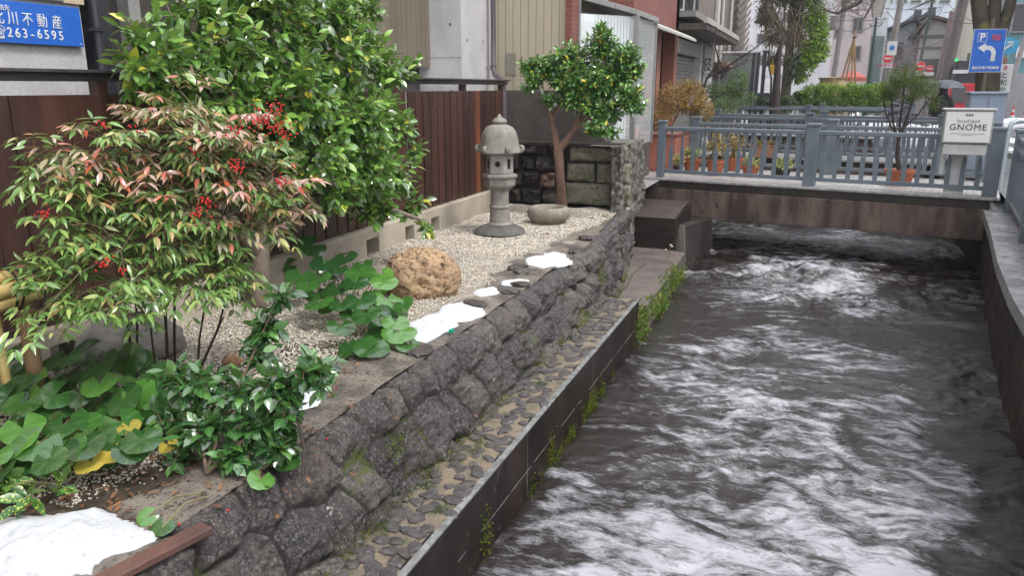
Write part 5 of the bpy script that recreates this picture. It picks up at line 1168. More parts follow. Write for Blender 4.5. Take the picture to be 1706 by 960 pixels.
def left_house():
    r = thing('apartment_house', 'pale concrete and brown ribbed building behind the board fence', 'building', (-5.2, 7, G0))
    o = np.array((5.2, -7, -G0))
    def part(name, a, c, mat, bevel=0, mi=None): 
        b = MB(); b.span(np.array(a) + o, np.array(c) + o); return b.build(name, mat, r, bevel=bevel)
    part('concrete_wall', (-9, -2, G0), (-5.2, 4.50, 6.0), m_conc_pale)
    part('tan_panel', (-5.19, -2, 2.245), (-5.17, 4.52, 6.0), pm('tan_panel', (.58, .46, .32), (.5, .4, .28), 3, .6))
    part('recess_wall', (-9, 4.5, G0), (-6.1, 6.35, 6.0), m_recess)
    part('dark_post', (-5.45, 4.60, G0), (-5.22, 4.78, 6.0), m_drk, .01)
    b = MB(); b.tube([o + (-5.14, 4.585, G0), o + (-5.14, 4.585, 6.0)], .032, 12); b.build('downpipe', m_drk, r, smooth=50)
    for z in (2.06, 3.2): part('pipe_clamp', (-5.2, 4.54, z), (-5.095, 4.64, z + .025), m_drk)
    part('lean_post', (-5.95, 5.55, G0), (-5.82, 5.68, 6.0), pm('grey_steel', (.30, .29, .29), (.22, .21, .21), 4, .5))
    part('ribbed_wall', (-9, 6.35, 1.95), (-5.75, 11.3, 6.0), m_side_d)
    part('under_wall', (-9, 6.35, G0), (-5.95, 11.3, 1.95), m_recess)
    part('lower_band', (-5.95, -2, G0), (-5.22, 11.2, 1.58), m_conc_pale)
    # tie-hole concrete pillar
    part('concrete_pillar', (-6.75, 11.3, G0), (-5.2, 12.6, 6.0), m_conc_pale, .01)
    mk = pm('tie_hole', (.22, .21, .20), (.16, .15, .15), 5, .8)
    for (px, py, pl) in ((750, 40, 'y'), (690, 71, 'y'), (710, 71, 'y'), (752, 152, 'y'), (778, 67, 'x'), (805, 69, 'x'), (810, 113, 'x')):
        p = at_y(px, py, 11.297) if pl == 'y' else at_x(px, py, -5.197); b = MB(); n = 14; ring = [(.026 * math.cos(2 * math.pi * k / n), .026 * math.sin(2 * math.pi * k / n)) for k in range(n)]
        v = [(p[0] + q, p[1], p[2] + w) for q, w in ring] if pl == 'y' else [(p[0], p[1] + q, p[2] + w) for q, w in ring]
        b.add([np.array(x) + o for x in v], [tuple(range(n)) if pl == 'y' else tuple(range(n))]); b.build('tie_hole', mk, r)
    b = MB()
    for z in (1.2, 2.1, 3.0): b.span(o + np.array((-6.74, 11.2945, z)), o + np.array((-5.21, 11.298, z + .006))); 
    b.build('form_joint', pm('form_joint', (.36, .35, .35), None, 5, .8), r)
    part('beige_wall', (-9, 12.60, 1.38), (-3.93, 16.5, 6.0), m_side_b)
    part('brick_pier', (-3.93, 12.55, 1.35), (-3.82, 12.9, 6.0), m_brick)
    part('stain_patch', (-4.98, 12.585, 1.85), (-4.80, 12.598, 2.2), pm('patch_grey', (.30, .27, .22), (.20, .18, .15), 20, .8))
    # second floor slab with dark soffit
    return r
left_house()
def rain_pipe():
    p = (-4.95, 12.1, 0); r = thing('drainpipe', 'brown-grey drainpipe bending over the fence end beside the pillar', 'drainpipe', (-4.98, 12.3, G0)); b = MB()
    pts = [at_y(820, -160, 12.3), at_y(822, 60, 12.3), at_y(822, 112, 12.3), at_y(824, 124, 12.2), at_y(834, 130, 11.9), at_y(839, 137, 11.75), at_y(840, 200, 11.70), at_y(841, 330, 11.68)]
    b.tube([q - np.array((-4.98, 12.3, G0)) for q in pts], .042, 14); b.build('pipe', pm('pipe_brown', (.12, .10, .115), (.09, .075, .085), 5, .35, 50, 0), r, smooth=50)
    for q in (pts[2], pts[5]): b = MB(); b.tube([q - np.array((-4.98, 12.3, G0)) + (0, 0, .04), q - np.array((-4.98, 12.3, G0)) - (0, 0, .04)], .053, 14); b.build('collar', MATS['pipe_brown'], r, smooth=50)
rain_pipe()
def estate_sign():
    a = at_x(-60, -5, -5.165); c = at_x(124, 44, -5.165); r = thing('real_estate_sign', 'blue wall sign with white Japanese characters and telephone number 263-6595', 'sign', (-5.165, 3.98, 2.08))
    mb_ = pm('sign_blue', (.030, .14, .56), (.025, .12, .50), 3, .35, 50, .03); mw = pm('sign_letter_white', (.80, .82, .85), None, 5, .5, 50, 0)
    b = MB(); b.box((0, -.20, 0), (.012, 1.36, .275)); b.build('panel', mb_, r, bevel=.002)
    z = math.pi / 2
    for ch, px, py in (('北', -3, 29), ('川', 21.5, 31), ('不', 46, 33), ('動', 70.5, 35.5), ('産', 95, 38)):
        q = at_x(px, py, -5.156); text('lettering', ch, .098, mw, r, (.009, q[1] - 3.98, q[2] - 2.08), rz=z, extrude=.0015, sx=.84)
    for ch, px, py in (('☎', -2, 53), ('2', 16.5, 54), ('6', 29.5, 55), ('3', 42, 56), ('-', 54, 56.5), ('6', 66, 57), ('5', 78, 58), ('9', 90, 59), ('5', 102, 60)):
        q = at_x(px, py, -5.156); text('lettering', ch, .088, mw, r, (.009, q[1] - 3.98, q[2] - 2.08), rz=z, extrude=.0015, sx=.9, bold=.001 if ch != '☎' else 0)
    q = at_x(2, 12, -5.156); text('lettering', '連絡先', .040, mw, r, (.009, q[1] - 3.98, q[2] - 2.08), rz=z, extrude=.0015)
    b = MB(); b.box((.008, .455, -.118), (.004, .008, .008)); b.build('screw', mw, r)
estate_sign()
r = thing('wall_notice', 'pale framed notice board just above the blue sign', 'notice', (-5.165, 4.1, 2.45)); b = MB(); b.box((0, .03, .0), (.02, .42, .40)); b.build('notice_frame', m_alu, r, bevel=.004); b = MB(); b.box((.012, .03, .02), (.004, .38, .34)); b.build('notice_face', pm('notice_face', (.65, .68, .70), None, 4, .4), r)

def showcase():
    """glass display case at the corner of the bridge"""
    A = np.array((-3.83, 12.95)); B = np.array((-3.08, 13.95)); C = np.array((-2.98, 15.2)); D = np.array((-4.1, 15.2)); ztop = 2.88
    r = thing('glass_showcase', 'tall glass display case with steel base and white ribbed back at the bridge corner', 'showcase', (B[0], B[1], -.02))
    o = np.array((B[0], B[1]))
    L = lambda p: (p[0] - o[0], p[1] - o[1])
    b = MB(); b.prism([L(A), L(B), L(C), L(D)], .0, .62); b.build('steel_base', pm('bronze_steel', (.20, .175, .16), (.14, .12, .11), 2, .32, 40, .1, metal=.5), r, bevel=.006)
    b = MB(); q = [L(A + (-.05, -.02)), L(B + (.04, -.04)), L(C + (.06, 0)), L(D)]; zt = (3.10, 2.88, 2.84, 3.06); b.add([(x, y, z_) for (x, y), z_ in zip(q, zt)] + [(x, y, z_ + .09) for (x, y), z_ in zip(q, zt)], [(3, 2, 1, 0), (4, 5, 6, 7), (0, 1, 5, 4), (1, 2, 6, 5), (2, 3, 7, 6), (3, 0, 4, 7)]); b.build('top_frame', m_alu, r, bevel=.006)
    for p, w, h_ in ((A, .07, 3.10), (B, .10, 2.88), (C, .07, 2.84)):
        b = MB(); b.box((p[0] - o[0], p[1] - o[1], (h_ + .62) / 2), (w, w, h_ - .62)); b.build('frame_post', m_alu, r, bevel=.004)
    m, t, bb = new_mat('clear_glass'); bb.inputs['Base Color'].default_value = (.9, .95, .95, 1); bb.inputs['Roughness'].default_value = .03; bb.inputs['Alpha'].default_value = .25; bb.inputs['IOR'].default_value = 1.5
    m.blend_method = 'BLEND' if hasattr(m, 'blend_method') else None
    for (P_, Q) in ((A, B), (B, C)):
        b = MB(); b.bar((P_[0] - o[0], P_[1] - o[1], (ztop + .62) / 2), (Q[0] - o[0], Q[1] - o[1], (ztop + .62) / 2), .012, ztop - .66); b.build('glass_pane', m, r)
    # ribbed white back board and grey shelves
    d = unit(np.r_[B - A, 0])[:2]; nrm = np.array((-d[1], d[0])); b = MB(); n = 16; Lw = np.linalg.norm(B - A) - .12
    for k in range(n):
        p = A + d * (.06 + Lw * (k + .5) / n) + nrm * (.10 + .0); q = (p[0] - o[0], p[1] - o[1], (ztop + .66) / 2); b.box(q, (Lw / n * (.62 if k > 4 else 1), .03, ztop - .7), rz=math.atan2(d[1], d[0]))
    b.build('ribbed_board', pm('white_board', (.80, .85, .88), (.74, .79, .82), 3, .5), r)
    b = MB(); p = (A + B) / 2 + nrm * .16; b.box((p[0] - o[0], p[1] - o[1], (ztop + .66) / 2), (Lw, .02, ztop - .7), rz=math.atan2(d[1], d[0])); b.build('back_board', pm('grey_board', (.30, .34, .37), (.26, .29, .32), 3, .5), r)
    for z in (.95, 1.6, 2.2): b = MB(); p = (B + C) / 2 + np.array((-.35, 0)); b.box((p[0] - o[0], p[1] - o[1], z), (.55, 1.1, .02)); b.build('shelf', m_alu, r)
    b = MB(); b.span((-.9, .5, .63), (-.75, 1.2, ztop)); b.build('inner_wall', MATS['white_board'], r)
showcase()
def brick_shop():
    r = thing('brick_shop', 'red brick arcade shop with curved awning and roller shutter beside the canal', 'building', (-3.6, 18, -.05)); o = np.array((3.6, -18, .05))
    def part(name, a, c, mat, bevel=0): b = MB(); b.span(np.array(a) + o, np.array(c) + o); return b.build(name, mat, r, bevel=bevel)
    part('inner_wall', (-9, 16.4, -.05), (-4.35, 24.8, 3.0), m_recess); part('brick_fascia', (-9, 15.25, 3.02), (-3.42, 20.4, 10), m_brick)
    part('side_wall', (-9, 15.3, -.05), (-4.2, 16.5, 3.0), m_brick)
    part('brick_column', (-3.75, 17.7, -.05), (-3.40, 18.1, 3.0), m_brick_o); part('brick_column', (-3.72, 20.0, -.05), (-3.42, 20.4, 7), m_brick_o)
    part('low_wall', (-3.9, 15.3, -.05), (-3.42, 16.2, .9), m_brick_o)
    # curved pale awning
    a = MB(); prev = None; n = 10; V = []
    for k in range(n + 1):
        f = k / n; V += [(-4.2 + 1.3 * math.sin(f * 1.3), 15.3, 3.05 - .30 * (1 - math.cos(f * 1.45))), (-4.2 + 1.3 * math.sin(f * 1.3), 20.3, 3.05 - .30 * (1 - math.cos(f * 1.45)))]
    V2 = [(x, y, z - .05) for x, y, z in V]; m_ = len(V); a.add([np.array(p) + o for p in V + V2], [(2 * k, 2 * k + 2, 2 * k + 3, 2 * k + 1) for k in range(n)] + [(m_ + 2 * k + 1, m_ + 2 * k + 3, m_ + 2 * k + 2, m_ + 2 * k) for k in range(n)] + [(2 * k, m_ + 2 * k, m_ + 2 * k + 2, 2 * k + 2) for k in range(n)] + [(2 * n, m_ + 2 * n, m_ + 2 * n + 1, 2 * n + 1)])
    a.build('awning', pm('awning_cream', (.50, .49, .45), (.38, .37, .34), 4, .6), r)
    part('canopy', (-4.4, 20.5, 3.05), (-2.75, 28.5, 3.2), m_recess); part('canopy_edge', (-2.82, 20.45, 3.20), (-2.72, 28.6, 3.34), pm('cream_edge', (.50, .47, .42), (.38, .35, .31), 4, .6))
    part('shutter_box', (-3.75, 20.45, 2.5), (-3.42, 24.6, 2.85), pm('shutter_box', (.27, .24, .22), (.2, .18, .17), 4, .5))
    sm = MB()
    for k in range(26): sm.span(np.array((-3.66, 20.5, .0 + k * .095)) + o, np.array((-3.60, 24.5, .085 + k * .095)) + o)
    sm.build('roller_shutter', pm('shutter_slats', (.24, .225, .22), (.17, .16, .155), 4, .5), r)
    part('white_jamb', (-3.70, 24.55, -.05), (-3.40, 24.8, 2.9), pm('jamb_white', (.62, .60, .58), (.5, .48, .46), 4, .5))
    part('upper_wall', (-9, 20.5, 3.36), (-3.7, 28.5, 11), pm('pale_upper_wall', (.42, .40, .39), (.33, .31, .31), 2, .6))
    for k in range(4): 
        w = part('upper_window', (-3.69, 21.0 + k * 1.9, 3.7), (-3.64, 22.2 + k * 1.9, 5.0), m_glass); 
    # balcony box with plants above
    part('ledge_box', (-3.68, 21, 3.4), (-3.1, 24, 3.55), m_conc_grey)
brick_shop()
def slat_house():
    r = thing('slatted_house', 'dark grey-brown building with slanted slats and white downpipes further along the canal', 'building', (-3.6, 33, -.05)); o = np.array((3.6, -33, .05))
    def part(name, a, c, mat, bevel=0): b = MB(); b.span(np.array(a) + o, np.array(c) + o); return b.build(name, mat, r, bevel=bevel)
    part('wall', (-9, 25.0, -.05), (-3.62, 41, 13), pm('brown_grey_wall', (.22, .18, .165), (.155, .13, .12), 2, .7)); 
    part('dark_door', (-3.61, 25.3, 0), (-3.56, 26.4, 2.6), pm('purple_door', (.055, .035, .05), None, 3, .4))
    for y in (30.3, 33.2, 36): b = MB(); b.tube([o + (-3.52, y, 0), o + (-3.52, y, 13)], .07, 10); b.build('downpipe', pm('pale_pipe', (.55, .52, .50), (.45, .42, .4), 4, .5), r, smooth=50)
    b = MB()
    for k in range(20): b.bar(o + np.array((-3.4, 34.0, 2.2 + k * .32)), o + np.array((-3.4, 40.5, 3.6 + k * .32)), .05, .13)
    b.build('slats', pm('slat_brown', (.20, .165, .14), (.14, .11, .10), 4, .6), r)
    part('rusty_ledge', (-3.9, 28.6, 2.35), (-3.05, 31.0, 2.5), pm('rusty_cream', (.42, .28, .19), (.26, .15, .10), 6, .7)); part('pale_strip', (-3.6, 28.8, 2.5), (-3.5, 29.4, 6), pm('strip_white', (.6, .58, .56), None, 4, .6))
slat_house()
def vertical_sign(name, label, x, y, z0, z1, w, mats, chars, size, rz=0, t=.12):
    r = thing(name, label, 'sign', (x, y, 0), rz); b = MB(); b.box((0, 0, (z0 + z1) / 2), (w, t, z1 - z0)); b.build('panel', mats[0], r, bevel=.01)
    if chars:
        n = len(chars); h = (z1 - z0) / n
        for i, ch in enumerate(chars):
            if ch != ' ': text('lettering', ch, size, mats[1 + (i % (len(mats) - 1))], r, (0, -t / 2 - .004, z1 - h * (i + .5)), extrude=.003, bold=.002)
    return r
m_swhite = pm('signboard_white', (.72, .72, .74), (.64, .64, .66), 3, .5, 50, .05); m_sblack = pm('signboard_black', (.03, .03, .035), None, 3, .5, 50, 0); m_sgreen = pm('signboard_green', (.03, .16, .10), None, 3, .5, 50, 0); m_sred = pm('signboard_red', (.50, .03, .05), None, 3, .5, 50, 0)
p = at_y(1176, 60, 27); vertical_sign('standing_sign', 'tall white signboard with black brush lettering on the canal building', p[0], 27, .4, 3.5, .55, [m_swhite, m_sblack], '呉服の店', .46, R(25))
p = at_y(1230, 128, 30); r = thing('street_panel', 'flat framed pale panel with dark side posts standing among bushes', 'panel', (p[0], 30, 0)); b = MB(); b.box((0, 0, 1.9), (1.25, .08, 1.9)); b.build('panel_face', pm('mirror_grey', (.24, .26, .25), (.15, .17, .15), 1.5, .15, 20, .02), r); b = MB(); b.box((0, -.01, 2.88), (1.35, .12, .06)); b.box((-.66, 0, 1.45), (.06, .12, 2.9)); b.build('panel_frame', m_swhite, r)
for s in (.5, .66): b = MB(); b.box((s, .02, 1.45), (.10, .16, 2.88)); b.build('panel_post', m_drk, r)
p = at_y(1273, 110, 33); r = thing('dark_post', 'black square post right of the framed panel', 'post', (p[0], 33, 0)); b = MB(); b.box((0, 0, 1.5), (.14, .14, 3.0)); b.build('post_body', m_drk, r); b = MB(); b.box((0, 0, 3.02), (.2, .2, .05)); b.build('post_cap', m_drk, r)
r = thing('yellow_sign', 'small yellow-orange plate hanging among the trees', 'sign', tuple(at_y(1286, 116, 33.5))); b = MB(); b.box((0, 0, 0), (.18, .03, .38)); b.box((0, 0, .3), (.02, .02, .25)); b.build('plate', pm('yellow_plate', (.75, .42, .03), None, 4, .5), r, bevel=.004)
# brick planter with russet bush
def planter():
    r = thing('brick_planter', 'orange-red brick planter wall beside the glass showcase', 'planter', (-3.0, 16.9, -.04)); b = MB(); b.box((0, .1, .36), (.74, 1.9, .72)); b.build('brick_body', m_brick_o, r, bevel=.01); b = MB(); b.box((0, .1, .745), (.8, 1.96, .05)); b.build('coping', m_brick, r, bevel=.01)
planter()
def bush(name, label, spec, n, mat, seed, kind='small', size=.05, k=6, stem=m_twig, length=.12, group=None, cat='bush', base=None, thick=.012, up=.4, maxb=400, shell=.5, W=1.0):
    rg = np.random.default_rng(seed); lobes = world_lobes(spec); c = np.mean([l[0] for l in lobes], 0); b0 = np.array(base if base is not None else (c[0], c[1], 0.)); r = thing(name, label, cat, tuple(b0), group=group)
    P_, D = lobe_points(rg, lobes, n, shell); D = unit(D + np.array((0, 0, up))); s = MB(); st = [b0, b0 * .6 + c * .4, c]
    s.tube([q - b0 for q in st], [thick * 2.2, thick * 1.8, thick], 6); m_ = min(n, maxb); twigs(rg, s, [b0 + (c - b0) * f for f in (0, .25, .5, .75, 1)], P_[:m_], D[:m_], thick=thick, seg=3); s.v = [tuple(q) if i < 18 else tuple(np.array(q) - b0) for i, q in enumerate(s.v)]; s.build('branches', stem, r)
    L = Leaves(); sprays(rg, L, kind, P_, D, k=k, size=size, length=length, ang=1.0, W=W); L.build('foliage', mat, r, tuple(b0)); return r
m_russet = leaf_mat('russet_bush_leaf', [(0, (.30, .13, .07)), (.4, (.42, .20, .12)), (.65, (.50, .32, .05)), (.85, (.55, .42, .06)), (1, (.22, .22, .05))], .6, under=(.3, .2, .1), vein=0)
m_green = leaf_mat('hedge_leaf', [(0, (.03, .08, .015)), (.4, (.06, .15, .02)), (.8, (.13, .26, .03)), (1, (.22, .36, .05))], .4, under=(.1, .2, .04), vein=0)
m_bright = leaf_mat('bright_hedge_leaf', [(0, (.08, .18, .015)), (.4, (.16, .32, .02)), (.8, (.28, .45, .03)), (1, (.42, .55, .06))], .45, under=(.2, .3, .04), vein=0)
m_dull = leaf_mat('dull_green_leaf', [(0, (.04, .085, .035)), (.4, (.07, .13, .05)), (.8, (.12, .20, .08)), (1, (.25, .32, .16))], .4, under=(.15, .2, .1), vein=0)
bush('russet_bush', 'twiggy russet and yellow bush growing from the brick planter', [(1120, 165, 'y', 17.3, .42, .38), (1150, 165, 'y', 17.6, .42, .36), (1100, 195, 'y', 17., .3, .26), (1150, 145, 'y', 17.6, .3, .2), (1170, 185, 'y', 17.9, .3, .3)], 1900, m_russet, 1, size=.042, k=5, base=(-2.95, 17.0, .70), maxb=900)
bush('green_bush', 'dark green bush right behind the russet bush', [(1205, 180, 'y', 23.5, .5, .34), (1190, 150, 'y', 24, .35, .3), (1170, 195, 'y', 22.5, .4, .3)], 500, m_dull, 2, size=.06)
bush('green_bush', 'loose olive-green shrub in front of the framed panel', [(1228, 140, 'y', 28, .4, .5), (1205, 160, 'y', 28, .5, .4), (1240, 165, 'y', 28, .4, .3)], 450, m_green, 3, size=.07)
for i, (x0, x1, y0, Y, mt, lab, nn) in enumerate(((1245, 1278, 160, 33, m_dull, 'small dark clipped hedge left of the big trunk', 380), (1284, 1322, 158, 33, m_dull, 'small dark clipped hedge right below the big trunk', 420), (1322, 1345, 150, 36, m_green, 'darker left end piece of the long hedge', 300))):
    bush('hedge', lab, [(x0 + (x1 - x0) * f, y0 + 14, 'y', Y, (x1 - x0) / 3.6 * Y / 1280, .36) for f in (.2, .5, .8)], nn, mt, 10 + i, size=.085, group='clipped hedges', cat='hedge')
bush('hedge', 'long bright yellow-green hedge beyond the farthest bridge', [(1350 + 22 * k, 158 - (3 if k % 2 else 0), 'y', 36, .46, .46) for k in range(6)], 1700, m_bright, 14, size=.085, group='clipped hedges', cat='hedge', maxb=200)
bush('hedge', 'darker green lower hedge under the bright one', [(1345 + 24 * k, 176, 'y', 35.6, .44, .34) for k in range(6)], 1000, m_green, 15, size=.085, group='clipped hedges', cat='hedge', maxb=150)
def big_tree():
    rg = np.random.default_rng(44); base = at_y(1308, 178, 34.5); base[2] = 0; r = thing('ivy_tree', 'mossy trunk with bright green leafy crown and hanging bare vines beyond the bridges', 'tree', tuple(base))
    S = [(1350, 60, 'y', 34.5, .80, .8), (1345, 20, 'y', 34.5, .8, .7), (1365, 40, 'y', 34.5, .5, .6), (1340, 100, 'y', 34.3, .8, .55), (1360, 85, 'y', 34.3, .6, .5), (1290, 50, 'y', 34.5, .5, .7), (1290, 100, 'y', 34.5, .45, .4), (1300, -20, 'y', 34.5, 1.2, .8), (1325, 128, 'y', 34.2, .6, .3), (1275, 25, 'y', 34.6, .45, .5), (1350, -30, 'y', 34.5, 1.2, .8)]
    lobes = world_lobes(S); P_, D = lobe_points(rg, lobes, 3200, .4); D = unit(D + (0, 0, .1)); tr = MB(); W_ = lambda px, py: at_y(px, py, 34.5) - base
    nodes = []
    for pts, rr in (([(0, 0, 0), W_(1310, 140), W_(1314, 95), W_(1318, 50), W_(1322, 0), W_(1326, -40)], [.24, .2, .18, .16, .13, .1]), ([W_(1316, 70), W_(1340, 40), W_(1362, 10)], [.1, .07, .03]), ([W_(1312, 110), W_(1335, 90), W_(1352, 75)], [.07, .05, .02]), ([W_(1316, 60), W_(1296, 40), W_(1285, 10)], [.1, .07, .03])):
        pts = [np.array(q) for q in pts]; tr.tube(pts, rr, 10); nodes += [base + a + (b - a) * k for a, b in zip(pts, pts[1:]) for k in (0, .5, 1)]
    tr.build('trunk', pm('mossy_bark', (.20, .165, .12), (.13, .12, .07), 6, .8, 50, .8), r, smooth=60)
    br = MB(); twigs(rg, br, nodes[4:], P_[:500], D[:500], thick=.03, seg=4, r_tip=.006); br.v = [tuple(np.array(q) - base) for q in br.v]
    br.build('branches', m_twig, r)
    v = MB()
    for k in range(140):
        px = rg.uniform(1270, 1345); py = rg.uniform(-20, 60); a = at_y(px, py, 34.0 + rg.uniform(-.4, .4)) - base; L_ = rg.uniform(.5, 2.0); q = a + np.array((rg.normal() * .35, 0, -L_)); v.tube([a, (a + q) / 2 + rg.normal(size=3) * .12, q], [.016, .012, .006], 3, cap=False)
    v.build('hanging_vines', pm('vine_tan', (.30, .22, .15), (.2, .15, .10), 8, .8), r)
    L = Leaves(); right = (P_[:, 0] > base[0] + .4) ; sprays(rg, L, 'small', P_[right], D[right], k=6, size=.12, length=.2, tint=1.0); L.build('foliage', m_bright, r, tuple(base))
    L = Leaves(); sprays(rg, L, 'small', P_[~right], D[~right], k=6, size=.11, length=.2); L.build('shaded_foliage', m_dull, r, tuple(base))  # left of the trunk the shade is put into a duller leaf colour
big_tree()
def bare_tree(label, base, mains, seed, n=120, r0=.05, mat=None, spread=(.6, .3, .6), cat='bare tree'):
    rg = np.random.default_rng(seed); base = np.array(base, float); r = thing('bare_tree', label, cat, tuple(base)); tr = MB(); nodes = []
    for pts, rr in mains:
        pts = [np.array(p, float) for p in pts]; k = len(pts); tr.tube([p - base for p in pts], [rr * (1 - .75 * i / (k - 1)) for i in range(k)], 7); nodes += [a + (b - a) * f for a, b in zip(pts, pts[1:]) for f in (.2, .6, 1)]
    tr.build('trunk', mat or m_darkstem, r, smooth=60); br = MB()
    for k in range(n):
        a = nodes[rg.integers(1, len(nodes))]; d = rand_unit(rg, 1)[0] * spread; d[2] = abs(d[2]) * .8 if rg.random() < .7 else d[2]; q = a + d; m_ = (a + q) / 2 + rg.normal(size=3) * .05; br.tube([a - base, m_ - base, q - base], [rr * .0 + .008, .006, .003], 3, cap=False)
        q2 = m_ + rand_unit(rg, 1)[0] * np.array(spread) * .5; br.tube([m_ - base, q2 - base], [.005, .0025], 3, cap=False)
    br.build('twigs', mat or m_darkstem, r)
Wp = lambda px, py, Y: at_y(px, py, Y)
bs = Wp(1160, 210, 21); bs[2] = 0
bare_tree('thin leafless tree with black forked branches above the bushes', bs, [([bs, Wp(1168, 160, 21), Wp(1178, 130, 21), Wp(1198, 103, 21), Wp(1190, 70, 21), Wp(1193, 45, 21)], .045), ([Wp(1178, 130, 21), Wp(1215, 108, 21), Wp(1250, 85, 21), Wp(1285, 60, 21)], .03), ([Wp(1180, 128, 21), Wp(1225, 112, 21), Wp(1245, 100, 21)], .02), ([Wp(1168, 180, 21), Wp(1205, 155, 21), Wp(1235, 148, 21)], .02)], 3, 60, spread=(.5, .2, .35))
bs = Wp(1292, 190, 32.5); bs[2] = 0
bare_tree('dark thick leafless trunk left of the mossy tree', bs, [([bs, Wp(1294, 140, 32.5), Wp(1297, 95, 32.5), Wp(1303, 60, 32.5)], .20), ([Wp(1283, 190, 32.5), Wp(1285, 130, 32.5), Wp(1279, 100, 32.5), Wp(1284, 60, 32.5)], .05)], 4, 30)
bs = Wp(1420, 200, 33); bs[2] = 0
bare_tree('overhanging leafless cherry branches at the top of the view', Wp(1560, -160, 30), [([Wp(1560, -160, 30), Wp(1480, -60, 30), Wp(1430, 5, 30), Wp(1395, 22, 30), Wp(1370, 15, 30)], .10), ([Wp(1470, -40, 30), Wp(1430, -5, 30), Wp(1405, 5, 30)], .05), ([Wp(1500, -80, 30), Wp(1440, 30, 30), Wp(1420, 18, 30)], .05)], 5, 170, spread=(1.0, .4, .7), mat=pm('cherry_bark', (.16, .12, .10), (.10, .075, .065), 8, .7))
bs = Wp(1500, 200, 44); bs[2] = 0
bare_tree('pale leafless tree in front of the old tiled house', bs, [([bs, Wp(1502, 120, 44), Wp(1506, 80, 44)], .07), ([Wp(1502, 130, 44), Wp(1520, 85, 44)], .05), ([Wp(1502, 130, 44), Wp(1488, 90, 44)], .05)], 6, 170, spread=(1.0, .4, 1.1), mat=pm('pale_twig', (.30, .24, .24), (.22, .18, .18), 8, .8))
# ---- right-hand tree
def street_tree():
    Y = 19.5; base = Wp(1640, 250, Y); base[2] = -.02; r = thing('street_tree', 'mossy dark street tree forking into three bare stems behind the blue parking sign, with an added crown out of view', 'tree', tuple(base)); tr = MB(); rg = np.random.default_rng(9)
    for pts, rr in (([base, Wp(1643, 190, Y), Wp(1641, 110, Y), Wp(1638, 60, Y), Wp(1630, 0, Y), Wp(1624, -60, Y)], [.24, .2, .19, .17, .15, .12]), ([Wp(1650, 190, Y), Wp(1655, 110, Y), Wp(1655, 40, Y), Wp(1658, 0, Y), Wp(1656, -60, Y)], [.14, .15, .13, .12, .09]), ([Wp(1652, 110, Y), Wp(1668, 55, Y), Wp(1682, 10, Y), Wp(1698, -60, Y)], [.13, .12, .11, .09])):
        tr.tube([np.array(p) - base for p in pts], rr, 12)
    tr.build('trunk', pm('mossy_dark_bark', (.085, .065, .045), (.045, .04, .028), 5, .75, 40, .9, .01, spots=(4, (.13, .14, .03), .6)), r, smooth=60)
    br = MB()
    for k in range(40):
        a = Wp(rg.uniform(1600, 1706), rg.uniform(-90, -20), Y) - base; q = a + rg.normal(size=3) * (.7, .4, .5); br.tube([a, q], [.02, .006], 4, cap=False)
    S = [(np.array((x, y, z)), rr, rr * .7) for x, y, z, rr in ((5.6, 17.5, 6.6, 1.5), (7.4, 19.5, 7.2, 1.7), (4.6, 20, 7.4, 1.5), (6.3, 21.5, 8.2, 1.8), (3.6, 18, 8.0, 1.2), (8.3, 17.4, 7.6, 1.5), (6.2, 18.5, 9.2, 1.6))]  # leafy crown added out of view to darken the reflection in the water
    P_, D = lobe_points(rg, S, 1500, .3); nodes = [Wp(1624, -60, Y), Wp(1656, -60, Y), Wp(1698, -60, Y)] + [s[0] for s in S]
    for s in S: q0 = nodes[int(np.argmin([np.linalg.norm(s[0] - n) for n in nodes[:3]]))]; br.tube([q0 - base, (q0 + s[0]) / 2 - base + (0, 0, .2), s[0] - base], [.09, .06, .035], 6, cap=False)
    b2 = MB(); twigs(rg, b2, nodes[3:], P_[:300], D[:300], thick=.025, seg=3, r_tip=.005); br.v += [tuple(np.array(q) - base) for q in b2.v]; n0 = len(br.v) - len(b2.v); br.f += [tuple(i + n0 for i in f) for f in b2.f]; br.mi += b2.mi
    br.build('branches', MATS['mossy_dark_bark'], r)
    L = Leaves(); sprays(rg, L, 'small', P_, D, k=7, size=.17, length=.3); L.build('crown', m_dull, r, tuple(base))
street_tree()
